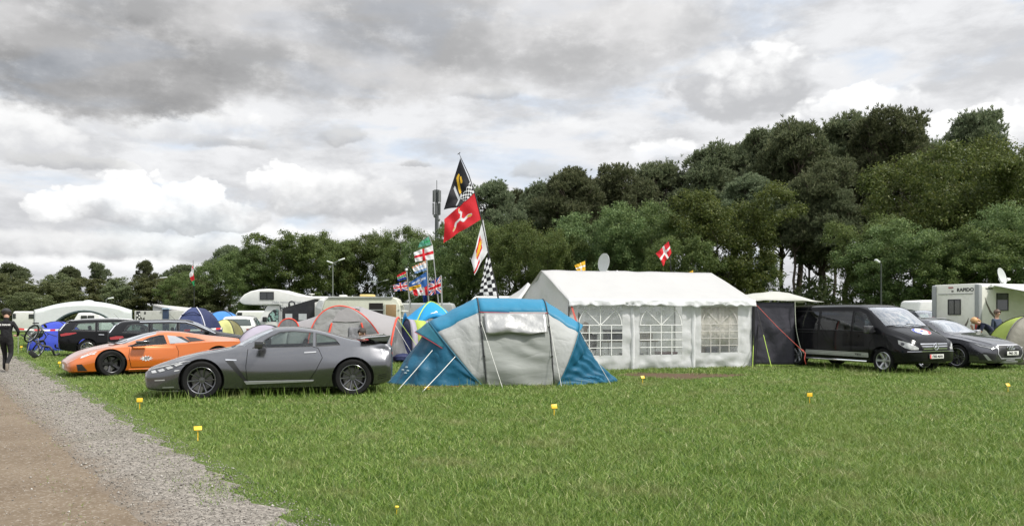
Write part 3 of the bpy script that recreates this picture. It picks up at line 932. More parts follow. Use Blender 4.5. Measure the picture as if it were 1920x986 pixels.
AX = {  # plane point (a, b) -> ray origin, ray direction
    'L': (lambda a, b: Vector((a, 4, b)), Vector((0, -1, 0))), 'Rt': (lambda a, b: Vector((a, -4, b)), Vector((0, 1, 0))),
    'T': (lambda a, b: Vector((a, b, 6)), Vector((0, 0, -1))),
    'F': (lambda a, b: Vector((8, a, b)), Vector((-1, 0, 0))), 'B': (lambda a, b: Vector((-8, a, b)), Vector((1, 0, 0)))}
def oblique(deg):
    """projection from a yaw angle: 0 looks at the nose, +90 at the left side; a runs across, b is z"""
    c, s = math.cos(R(deg)), math.sin(R(deg)); d = Vector((c, s, 0)); u = Vector((-s, c, 0))
    return (lambda a, b: d * 8 + u * a + Vector((0, 0, b)), -d)

def ob(deg, pts):
    """(x, y, z) points seen along the oblique projection `deg` -> plane points"""
    c, s = math.cos(R(deg)), math.sin(R(deg)); return [(-s * x + c * y, z) for x, y, z in pts]

def patch_mesh(bvh, poly, axis, off=.004, cell=.06, thick=.006):
    """polygon projected on the hull: a thin shell standing `off` proud of it"""
    fo, d = AX[axis] if isinstance(axis, str) else axis
    bm = bmesh.new()
    vs = [bm.verts.new((a, b, 0)) for a, b in poly]
    bm.faces.new(vs)
    for ax in (0, 1):
        lo = min(p[ax] for p in poly); hi = max(p[ax] for p in poly); n = max(1, int((hi - lo) / cell))
        no = Vector((1, 0, 0)) if ax == 0 else Vector((0, 1, 0))
        for i in range(1, n):
            co = no * (lo + (hi - lo) * i / n)
            bmesh.ops.bisect_plane(bm, geom=bm.verts[:] + bm.edges[:] + bm.faces[:], plane_co=co, plane_no=no, dist=1e-5)
    last = None; bad = []
    for v in bm.verts:
        o = fo(v.co.x, v.co.y); hit = bvh.ray_cast(o, d, 20)
        if hit[0] is None: bad.append(v); continue
        v.co = hit[0] + (hit[1] if hit[1].dot(d) < 0 else -hit[1]) * off
    if bad: bmesh.ops.delete(bm, geom=bad, context='VERTS')
    bmesh.ops.recalc_face_normals(bm, faces=bm.faces)
    if bm.faces and sum((f.normal.dot(d) * f.calc_area() for f in bm.faces)) > 0:
        bmesh.ops.reverse_faces(bm, faces=bm.faces)
    if thick:
        ret = bmesh.ops.solidify(bm, geom=bm.faces[:], thickness=thick)
    me = bpy.data.meshes.new('patch'); bm.to_mesh(me); bm.free(); return me

def patch(name, bvh, poly, axis, m, parent, off=.004, cell=.06, thick=.006, sharp=40):
    return obj_from_mesh(name, patch_mesh(bvh, poly, axis, off, cell, thick), m, parent, True, sharp)

def seam(bvh, pts, axis, w=.010, off=.0025, name='seam', parent=None, m=None):
    """thin strip along a polyline, following the hull"""
    pts = [Vector((a, b)) for a, b in pts]; L, Rr = [], []
    for i, p in enumerate(pts):
        d = (pts[min(i + 1, len(pts) - 1)] - pts[max(i - 1, 0)]).normalized(); n = Vector((-d.y, d.x)) * w / 2
        L.append(p + n); Rr.append(p - n)
    return patch(name, bvh, [tuple(p) for p in L] + [tuple(p) for p in reversed(Rr)], axis, m or SEAM, parent, off, .05, 0)

def mirror(poly): return [(a, -b) for a, b in poly]

def wheel(parent, x, y, r, w, rim_r, spokes, rimm, spoke_w=.035, y_out=1, discm=None, twist=.0, double=False, steer=0.0, dish=.02):
    """wheel > tyre, rim; its own mesh is the brake disc and hub. outer side toward y*y_out"""
    s = 1 if y > 0 else -1
    M = Matrix.Translation((x, y, r)) @ Matrix.Rotation(steer, 4, 'Z') @ Matrix.Rotation(R(-90) * s, 4, 'X')   # local z = outward
    mb = MB(); mb.lathe([(.03, -.02), (rim_r * .72, -.02), (rim_r * .72, .0), (.03, .0)], 32, M, True)
    mb.box(rim_r * .42, rim_r * .82, -.10, .10, -.035, .045, M @ Matrix.Rotation(1.1, 4, 'Z'))
    wo = mb.build('wheel', discm or mat('brake_disc', (.16, .155, .15), .45, .8), parent, True)
    h = w / 2; e = .028
    t = MB().lathe([(rim_r * .98, -h * .8), (rim_r + .015, -h * .97), (r - .03, -h), (r - .008, -h * .82), (r, -h * .55), (r, h * .55), (r - .008, h * .82), (r - .03, h), (rim_r + .015, h * .97), (rim_r * .98, h * .8)], 48, M)
    t.build('tyre', RUBBER, wo, True)
    q = MB()
    q.lathe([(rim_r * .90, -h * .8), (rim_r, -h * .8), (rim_r, h * .84), (rim_r * .955, h * .90), (rim_r * .90, h * .84), (rim_r * .90, h * .2)], 48, M)
    zo = h * .82 - dish
    q.lathe([(.0, zo - .02), (.055, zo - .02), (.062, zo - .045), (.07, zo - .09)], 20, M)
    q.lathe([(.0, zo - .008), (.032, zo - .010), (.034, zo - .03)], 16, M)
    for i in range(spokes):
        for dd in ((-.5, .5) if double else (0,)):
            a = 2 * math.pi * i / spokes + dd * (.62 / spokes * 2) * .8; a2 = a + twist + (dd * .10)
            p0 = M @ Vector((.045 * math.cos(a), .045 * math.sin(a), zo - .04)); p1 = M @ Vector((rim_r * .93 * math.cos(a2), rim_r * .93 * math.sin(a2), zo - .005 + dish * .6))
            outw = (M.to_3x3() @ Vector((0, 0, 1)))
            d = (p1 - p0).normalized(); sx = d.cross(outw).normalized()
            vs = []
            for p, ww in ((p0, spoke_w * .85), (p0.lerp(p1, .55), spoke_w * .9), (p1, spoke_w * 1.25)):
                for i_, j_ in ((-.5, -.022), (-.28, .010), (.28, .010), (.5, -.022)): vs.append(p + sx * ww * i_ + outw * j_)
            fs = []
            for k_ in (0, 4):
                for j in range(4): fs.append((k_ + j, k_ + (j + 1) % 4, k_ + 4 + (j + 1) % 4, k_ + 4 + j))
            q.add(vs, fs + [(3, 2, 1, 0), (8, 9, 10, 11)])
    q.build('rim', rimm, wo, True, 40)
    return wo

def seat(parent, x, y, z, w=.5, m=None):
    """front seat: cushion, back and headrest in one upholstered mesh"""
    mb = MB()
    mb.box(x - .24, x + .28, y - w / 2, y + w / 2, z, z + .14)
    Mx = Matrix.Translation((x - .22, y, z + .10)) @ Matrix.Rotation(R(-14), 4, 'Y')
    mb.box(-.09, .05, -w / 2 * .95, w / 2 * .95, 0, .56, Mx); mb.box(-.06, .03, -.13, .13, .58, .76, Mx)
    return mb.build('seat', m or SEATM, parent, bevel=.035)

def plate(parent, M, text, strip=None, w=.52, h=.11):
    """number plate at M (x right, y up, z out)"""
    mb = MB(); mb.box(-w / 2, w / 2, -h / 2, h / 2, 0, .008, M)
    p = mb.build('number_plate', PLATEW, parent, bevel=.002)
    if strip is not None:
        MB().box(-w / 2 + .003, -w / 2 + .052, -h / 2 + .003, h / 2 - .003, .0085, .0105, M).build('country_band', strip, p)
    dx = .028 if strip is not None else 0
    if text: lettering('registration', text, h * .86, PLATET, p, M @ Matrix.Translation((dx, 0, .0085)), .001, .004, 0, .92)
    return p

FRONT = lambda x, y, z, tilt=0: Matrix.Translation((x, y, z)) @ Matrix.Rotation(tilt, 4, 'Y') @ Matrix(((0, 0, 1, 0), (1, 0, 0, 0), (0, 1, 0, 0), (0, 0, 0, 1)))
BACK = lambda x, y, z, tilt=0: Matrix.Translation((x, y, z)) @ Matrix.Rotation(tilt, 4, 'Y') @ Matrix(((0, 0, -1, 0), (-1, 0, 0, 0), (0, 1, 0, 0), (0, 0, 0, 1)))
SIDEL = lambda x, y, z: Matrix.Translation((x, y, z)) @ Matrix(((-1, 0, 0, 0), (0, 0, 1, 0), (0, 1, 0, 0), (0, 0, 0, 1)))
SIDER = lambda x, y, z: Matrix.Translation((x, y, z)) @ Matrix(((1, 0, 0, 0), (0, 0, -1, 0), (0, 1, 0, 0), (0, 0, 0, 1)))

def car_body(root, keys, pm, arches, windows, screens, cabin, wheel_in=.30):
    """body shell with real openings. windows: side polygons (x,z); screens: plan polygons (x,y); cabin: x0, x1, floor.
    returns the untouched hull's BVH for projecting trim and glass"""
    me = hull_mesh('body', hull_rows(keys)); bv = bvh_of(me)
    o = tmp_obj(me.copy()); o.name = 'body'
    cs = []
    ymax = max(k[4] for k in keys)
    for (x, z, r) in arches:
        cs.append(cyl_obj(x, z, r, ymax - wheel_in, ymax + .2)); cs.append(cyl_obj(x, z, r, -ymax - .2, -ymax + wheel_in))
    if cabin:
        x0, x1, fl = cabin
        cm = hull_mesh('cab', hull_rows(keys, -.045, x0, x1, fl, 40)); cs.append(tmp_obj(cm))
        for w in windows: cs.append(prism_obj(w, 'y', -3, 3))
        for w in screens: cs.append(prism_obj(w, 'z', fl + .25, 4))
    cut(o, cs)
    o.data.materials.clear(); o.data.materials.append(pm); o.data.materials.append(BLACK)
    # arch liners, underside and cabin lining read black
    mi = []
    for p in o.data.polygons:
        c = p.center; inside = False
        for (x, z, r) in arches:
            dd = math.hypot(c.x - x, c.z - z)
            if (abs(dd - r) < .02 and abs(p.normal.y) < .2) or (dd < r and abs(abs(c.y) - (ymax - wheel_in)) < .01): inside = True
        if cabin and not inside:
            h = bv.find_nearest(c)
            if h[0] is not None and h[3] > .03 and cabin[0] - .06 < c.x < cabin[1] + .06: inside = True
        mi.append(1 if inside else 0)
    o.data.polygons.foreach_set('material_index', mi)
    o.data.polygons.foreach_set('use_smooth', [True] * len(mi)); o.data.set_sharp_from_angle(angle=R(32))
    o.parent = root
    return bv, o

def glaze(root, bv, windows, screens, gm=None, sm=None, sides=('L', 'Rt'), bar=True):
    for w in windows:
        for sd_ in sides:
            f = patch('side_window', bv, w, sd_, gm or GLASS_CLEAR, root, -.006, .08, 0)
            if bar:
                seam(bv, list(w) + [w[0]], sd_, .022, .002, 'window_trim', f, BLACK)
    for i, w in enumerate(screens):
        patch('windscreen' if i == 0 else 'rear_window', bv, w, 'T', sm or GLASS_SCREEN, root, -.006, .08, 0)
# ------------------------------------------------------------------ grey sports coupe
def grey_coupe():
    c = (G(382, 752) + G(664, 740)) / 2
    fw, rw = Vector((-5.80, 14.96, 0)), Vector((-3.10, 15.62, 0))
    h = (fw - rw).normalized(); mid = (fw + rw) / 2
    lat = Vector((-h.y, h.x, 0))                       # car's left, toward the camera
    mid = mid - lat * .80
    root = thing('sports_coupe', 'grey metallic two door sports coupe with rear wing, parked on the grass in front', 'car', mid, math.atan2(h.y, h.x))
    pm = paint('grey_metallic_paint', (.136, .137, .146), .88, .24, .06)
    #        x     zb   yb   zm   ym   zs   ys   zt   yt   zc
    K = [(-2.14, 0.36, 0.72, 0.56, 0.76, 0.84, 0.7, 0.93, 0.62, 0.955),
         (-2.1, 0.28, 0.8, 0.55, 0.85, 0.88, 0.78, 0.985, 0.7, 1.005),
         (-1.98, 0.22, 0.835, 0.61, 0.93, 0.9, 0.775, 1.0, 0.76, 1.025),
         (-1.68, 0.18, 0.865, 0.61, 0.955, 0.93, 0.8, 1.02, 0.72, 1.05),
         (-1.36, 0.16, 0.875, 0.61, 0.96, 0.955, 0.81, 1.065, 0.66, 1.105),
         (-1.0, 0.16, 0.87, 0.58, 0.955, 0.955, 0.8, 1.155, 0.615, 1.2),
         (-0.6, 0.155, 0.865, 0.54, 0.93, 0.945, 0.81, 1.25, 0.59, 1.298),
         (-0.2, 0.155, 0.865, 0.52, 0.925, 0.935, 0.805, 1.28, 0.58, 1.345),
         (0.1, 0.155, 0.865, 0.52, 0.925, 0.93, 0.805, 1.25, 0.58, 1.335),
         (0.4, 0.155, 0.865, 0.52, 0.925, 0.925, 0.81, 1.12, 0.63, 1.245),
         (0.7, 0.155, 0.87, 0.54, 0.93, 0.915, 0.825, 0.985, 0.735, 1.09),
         (0.95, 0.16, 0.87, 0.56, 0.935, 0.885, 0.84, 0.905, 0.82, 0.955),
         (1.2, 0.16, 0.875, 0.58, 0.945, 0.85, 0.85, 0.87, 0.84, 0.91),
         (1.55, 0.17, 0.875, 0.58, 0.945, 0.79, 0.845, 0.808, 0.82, 0.855),
         (1.85, 0.17, 0.9, 0.5, 0.925, 0.705, 0.865, 0.728, 0.78, 0.785),
         (2.1, 0.17, 0.87, 0.46, 0.885, 0.63, 0.815, 0.65, 0.72, 0.705),
         (2.28, 0.18, 0.81, 0.44, 0.825, 0.575, 0.75, 0.592, 0.65, 0.64),
         (2.4, 0.2, 0.72, 0.42, 0.735, 0.53, 0.665, 0.545, 0.56, 0.585),
         (2.46, 0.23, 0.58, 0.41, 0.6, 0.49, 0.53, 0.5, 0.44, 0.53)]
    ar = [(1.42, .355, .405), (-1.36, .355, .405)]
    W1 = [(.52, .938), (-.60, .965), (-.60, 1.228), (-.22, 1.258), (.02, 1.238), (.22, 1.14)]
    W2 = [(-.66, .968), (-1.12, .995), (-1.02, 1.105), (-.84, 1.172), (-.66, 1.216)]
    WS = [(.92, .0), (.90, .35), (.80, .70), (.66, .735), (.42, .615), (.16, .545), (.19, .26), (.205, 0), (.19, -.26), (.16, -.545), (.42, -.615), (.66, -.735), (.80, -.70), (.90, -.35)]
    RW = [(-.86, .48), (-1.52, .56), (-1.58, 0), (-1.52, -.56), (-.86, -.48), (-.82, 0)]
    bv, body = car_body(root, K, pm, ar, [W1, W2], [WS, RW], (-1.55, .86, .42))
    glaze(root, bv, [W1, W2], [WS, RW])
    # door with its gaps, handle; both sides
    D = [(.60, .30), (.63, .60), (.60, .925), (.44, .940), (-.60, .958), (-.70, .93), (-.78, .75), (-.66, .52), (-.52, .30)]
    for sd_, sg in (('L', 1), ('Rt', -1)):
        d = patch('door', bv, D, sd_, pm, root, .004, .07, .004)
        seam(bv, [D[2], D[1], D[0]], sd_, .010, .0052, 'seam', d); seam(bv, D[4:], sd_, .010, .0052, 'seam', d)
        patch('handle', bv, [(-.44, .835), (-.66, .845), (-.665, .868), (-.44, .858)], sd_, mat('satin_metal', (.46, .46, .48), .42, .6), d, .018, .03, .012)
        # fender vent blade, sill blade
        patch('fender_vent', bv, [(1.00, .72), (.86, .715), (.60, .33), (.66, .33)], sd_, BLACK, root, .004, .05, 0)
        patch('vent_trim', bv, [(1.00, .745), (.80, .735), (.80, .715), (.99, .722)], sd_, CHROME, root, .006, .05, .004)
        patch('sill_blade', bv, [(.66, .325), (.62, .27), (-.60, .30), (-.62, .325)], sd_, mat('satin_metal', (.46, .46, .48), .42, .6), root, .022, .06, .02)
        patch('headlight', bv, [(2.34, .545), (2.32, .48), (2.16, .505), (1.92, .575), (1.68, .66), (1.60, .70), (1.74, .70), (2.05, .625)], sd_, LAMPDARK, root, .004, .04, .004)
        for q_ in ([(2.31, .535), (2.29, .495), (2.20, .505), (2.235, .55)], [(2.19, .550), (2.15, .518), (2.05, .545), (2.10, .583)], [(2.05, .60), (2.0, .565), (1.90, .598), (1.96, .63)], [(1.90, .650), (1.86, .622), (1.74, .668), (1.80, .68)]):
            patch('headlight_bulb', bv, q_, sd_, LAMP, root, .010, .04, .003)
        patch('headlight_edge', bv, [(2.34, .56), (2.05, .64), (1.74, .712), (1.60, .715), (1.74, .70), (2.05, .625)], sd_, LAMP, root, .008, .04, .003)
        patch('side_repeater', bv, [(1.90, .53), (1.80, .545), (1.80, .558), (1.88, .552)], sd_, LAMP, root, .005, .03, .003)
        patch('running_lamp', bv, [(2.24, .355), (2.06, .365), (2.06, .385), (2.24, .375)], sd_, LAMP, root, .006, .03, .004)
        patch('bumper_fin', bv, [(2.10, .225), (1.90, .23), (1.90, .25), (2.10, .242)], sd_, ALU, root, .010, .03, .008)
        patch('fuel_reflector' if False else 'side_reflector', bv, [(-1.90, .90), (-1.935, .90), (-1.995, .74), (-1.955, .74)], sd_, CHROME, root, .006, .03, .004)
        for j in range(3):
            patch('rear_vent', bv, [(-1.84, .31 + j * .035), (-2.02, .345 + j * .035), (-2.02, .357 + j * .035), (-1.84, .322 + j * .035)], sd_, BLACK, root, .003, .04, 0)
        # mirror: black pod on a stalk
        mb = MB(); y = .86 * sg
        mb.bar((.40, y, .93), (.36, y + .10 * sg, 1.0), .05, .035)
        Mm = Matrix.Translation((.36, y + .17 * sg, 1.015)) @ Matrix.Rotation(R(-12) * sg, 4, 'Z')
        mb.box(-.07, .08, -.12, .12, -.065, .07, Mm)
        mb.build('mirror', mat('mirror_black', (.02, .02, .022), .25, coat=1), root, bevel=.04, seg=4, sharp=60)
        # rear lamps
        for dz in (.62, ):
            for yy in (.42, .66):
                MB().lathe([(0, .012), (.055, .012), (.075, .0), (.075, -.02)], 20, BACK(-2.13, yy * sg, .80)).build('tail_lamp', REDLAMP, root, True)
    # nose: grille mouth, lower lip
    patch('grille', bv, [(-.40, .56), (.40, .56), (.56, .46), (.54, .27), (-.54, .27), (-.56, .46)], 'F', BLACK, root, .004, .06, 0)
    patch('grille_bar', bv, [(-.50, .455), (.50, .455), (.48, .485), (-.48, .485)], 'F', CHROME, root, .014, .05, .01)
    lip = MB()
    lip.grid([[Vector((2.46 - .66 * (abs(t) ** 2.6) + dx, t * .86, z)) for t in [i / 12 - 1 for i in range(25)]] for dx, z in ((-.1, .155), (.03, .150), (.035, .175), (-.1, .185))])
    lip.build('splitter', mat('lip_silver', (.30, .30, .31), .35, .5), root, True)
    plate(root, FRONT(2.475, 0, .405), None, None, .44)
    patch('bonnet_duct', bv, [(1.30, .52), (1.16, .54), (1.14, .34), (1.28, .34)], 'T', BLACK, root, .002, .05, 0)
    patch('bonnet_duct', bv, [(1.30, -.52), (1.16, -.54), (1.14, -.34), (1.28, -.34)], 'T', BLACK, root, .002, .05, 0)
    seam(bv, [(2.10, .55), (1.8, .68), (1.4, .76), (.98, .76)], 'T', .009, .002, 'bonnet_gap', root)
    patch('wiper_cowl', bv, [(.90, -.66), (.99, 0), (.90, .66), (.84, .62), (.91, 0), (.84, -.62)], 'T', BLACK, root, .004, .08, 0)
    # rear wing on two struts
    w = MB()
    n = 18
    rows = []
    for i in range(n + 1):
        t = 2 * i / n - 1; y = .80 * t; dz = -.02 * abs(t) ** 3; sx = -.03 * t * t
        rows.append([Vector((x - 1.84 + sx, y, z + dz)) for x, z in ((.34, 1.122), (.22, 1.150), (.0, 1.168), (-.18, 1.176), (-.18, 1.158), (.0, 1.140), (.22, 1.122), (.34, 1.122))])
    w.grid(rows)
    for e in (0, -1): w.add(rows[e][:-1], [tuple(range(7))])
    for sg in (1, -1):
        w.add([(-1.68, .80 * sg, 1.11), (-2.10, .80 * sg, 1.17), (-2.04, .80 * sg, 1.06), (-1.80, .80 * sg, 1.06), (-1.68, .70 * sg, 1.11), (-2.10, .72 * sg, 1.17), (-2.04, .72 * sg, 1.0), (-1.80, .72 * sg, 1.0)],
              [(0, 1, 2, 3), (4, 5, 6, 7), (0, 1, 5, 4), (1, 2, 6, 5), (2, 3, 7, 6), (3, 0, 4, 7)])
    w.build('rear_wing', pm, root, True, 40)
    # cabin
    for sg in (1, -1):
        seat(root, -.05, .38 * sg, .25); seat(root, -.78, .34 * sg, .22, .44)
    MB().box(.42, .86, -.70, .70, .62, .90).build('dashboard', BLACK, root, bevel=.06)
    MB().lathe([(.165 + .014 * math.cos(t), .014 * math.sin(t)) for t in [i * math.pi / 4 for i in range(8)]], 24, Matrix.Translation((.32, -.38, .86)) @ Matrix.Rotation(R(-65), 4, 'Y'), True).build('steering_wheel', BLACK, root, True)
    gun = mat('gunmetal_alloy', (.17, .17, .18), .24, .85, var=.1)
    for x in (1.42, -1.36):
        for sg in (1, -1): wheel(root, x, .80 * sg, .355, .26, .262, 10, gun, .030, twist=.06, dish=.035)
    return root
grey_coupe()
# ------------------------------------------------------------------ orange supercar
def orange_car():
    h = Vector((-.81, -.585, 0)).normalized(); lat = Vector((-h.y, h.x, 0))
    fw = P(207, 682, 20.3); fw.z = 0
    mid = fw - h * 1.33 - lat * .86
    root = thing('supercar', 'low orange wedge shaped supercar parked beside the track', 'car', mid, math.atan2(h.y, h.x))
    pm = paint('orange_pearl_paint', (.50, .118, .013), .25, .26, .04)
    K = [(-1.98, .40, .80, .58, .84, .80, .80, .85, .74, .865),
         (-1.92, .30, .90, .56, .95, .82, .90, .90, .80, .915),
         (-1.70, .20, .96, .54, 1.0, .84, .96, .915, .70, .955),
         (-1.33, .14, .97, .52, 1.01, .84, .96, .945, .62, .995),
         (-.90, .13, .97, .46, 1.01, .82, .95, 1.01, .56, 1.055),
         (-.50, .12, .96, .42, .99, .79, .92, 1.065, .53, 1.115),
         (-.10, .12, .95, .40, .975, .765, .90, 1.07, .52, 1.135),
         (.25, .12, .95, .40, .97, .755, .89, 1.0, .56, 1.085),
         (.65, .12, .95, .42, .97, .75, .89, .905, .66, .965),
         (1.00, .12, .95, .44, .975, .738, .90, .785, .79, .845),
         (1.33, .12, .955, .46, .985, .715, .91, .738, .82, .765),
         (1.65, .12, .94, .42, .965, .65, .88, .67, .79, .695),
         (1.93, .12, .91, .36, .93, .555, .84, .572, .74, .60),
         (2.12, .12, .86, .32, .875, .455, .78, .468, .66, .495),
         (2.23, .13, .76, .28, .78, .385, .68, .395, .56, .415),
         (2.28, .16, .60, .27, .62, .345, .54, .355, .44, .37)]
    ar = [(1.33, .33, .375), (-1.33, .34, .39)]
    W1 = [(.92, .765), (.76, .80), (.34, .965), (.10, 1.02), (.0, 1.025), (-.03, .80)]
    W2 = [(-.54, .81), (-.52, 1.03), (-.86, .985), (-1.10, .915), (-1.16, .87), (-.92, .835)]
    WS = [(1.14, 0), (1.10, .40), (1.0, .70), (.62, .62), (.16, .49), (.10, .25), (.09, 0), (.10, -.25), (.16, -.49), (.62, -.62), (1.0, -.70), (1.10, -.40)]
    bv, body = car_body(root, K, pm, ar, [W1], [WS], (-.48, 1.12, .32))
    glaze(root, bv, [W1], [WS])
    D = [(.86, .22), (.92, .50), (.88, .745), (-.22, .80), (-.30, .60), (-.24, .22)]
    for sd_, sg in (('L', 1), ('Rt', -1)):
        d = patch('door', bv, D, sd_, pm, root, .004, .07, .004); seam(bv, D + [D[0]], sd_, .011, .0052, 'seam', d)
        patch('quarter_window', bv, [(-.10, .805), (-.09, 1.02), (-.30, .995), (-.56, .83)], sd_, LAMP if False else mat('quarter_glass', (.30, .31, .33), .06, .3, coat=1), root, .003, .06, .003)
        patch('intake', bv, [(-.52, .985), (-.64, .845), (-1.02, .868), (-.78, .95)], sd_, BLACK, root, .004, .06, 0)
        patch('pillar', bv, [(-.30, .995), (-.56, .83), (-.64, .845), (-.44, .985)], sd_, BLACK, root, .006, .05, .003)
        patch('bumper_intake', bv, [(2.10, .33), (1.99, .34), (1.86, .17), (2.07, .17)], sd_, BLACK, root, .004, .05, 0)
        patch('headlight', bv, [(2.02, .475), (1.92, .51), (1.70, .61), (1.62, .645), (1.74, .635), (1.98, .53)], sd_, LAMP, root, .004, .04, .004)
        patch('side_marker', bv, [(1.78, .565), (1.70, .575), (1.66, .605), (1.73, .60)], sd_, LAMP, root, .005, .03, .003)
        patch('sill', bv, [(.92, .12), (.92, .165), (-.90, .165), (-.90, .12)], sd_, pm, root, .02, .08, .02)
        mb = MB(); y = .90 * sg
        mb.bar((.86, y - .04 * sg, .75), (.72, y + .17 * sg, .86), .035, .03)
        mb.box(.46, .78, min(y + .13 * sg, y + .30 * sg), max(y + .13 * sg, y + .30 * sg), .825, .905)
        mb.build('mirror', mat('mirror_black', (.012, .012, .013), .35), root, bevel=.03, seg=3, sharp=60)
        MB().box(-2.0, -1.97, (.55 - .2) * sg if sg > 0 else -.75, .75 if sg > 0 else -.35, .70, .80).build('tail_lamp', REDLAMP, root, bevel=.008)
    # starburst race sticker with number behind the front wheel
    st = []
    for i in range(22):
        t = 2 * math.pi * i / 22; r = 1.0 if i % 2 else .55
        st.append((.50 + (.17 * r) * math.cos(t), .44 + .075 * r * math.sin(t)))
    s = patch('race_sticker', bv, st, 'L', mat('sticker_white', (.50, .50, .50), .5), root, .0095, .05, .001)
    y_ = bv.ray_cast(Vector((.5, 4, .44)), Vector((0, -1, 0)), 9)[0].y
    lettering('race_number', '337', .09, PLATET, s, SIDEL(.50, y_ + .012, .44), .001, .004, .2)
    patch('nose_lip', bv, [(-.62, .13), (.62, .13), (.60, .17), (-.60, .17)], 'F', BLACK, root, .006, .06, .004)
    plate(root, FRONT(2.285, 0, .25), None, None, .42, .10)
    # black scoop and wipers under the screen
    MB().tube(cr([(1.20, -.3, .835), (1.20, .2, .835), (1.08, .62, .80)], 5), .018).build('wiper', BLACK, root, True)
    MB().tube(cr([(1.2, .1, .835), (1.02, .45, .86), (.88, .5, .91)], 5), .010).build('wiper', BLACK, root, True)
    for sg in (1, -1): seat(root, .0, .38 * sg, .20)
    MB().box(.55, 1.02, -.72, .72, .52, .71).build('dashboard', BLACK, root, bevel=.05)
    dk = mat('dark_alloy', (.045, .045, .047), .35, .7)
    gold = mat('gold_caliper', (.45, .36, .10), .4, .2)
    for x, r in ((1.33, .33), (-1.33, .34)):
        for sg in (1, -1): wheel(root, x, .86 * sg, r, .27, .235, 5, dk, .085, dish=.05, steer=R(6) if x > 0 else 0)
    return root
orange_car()
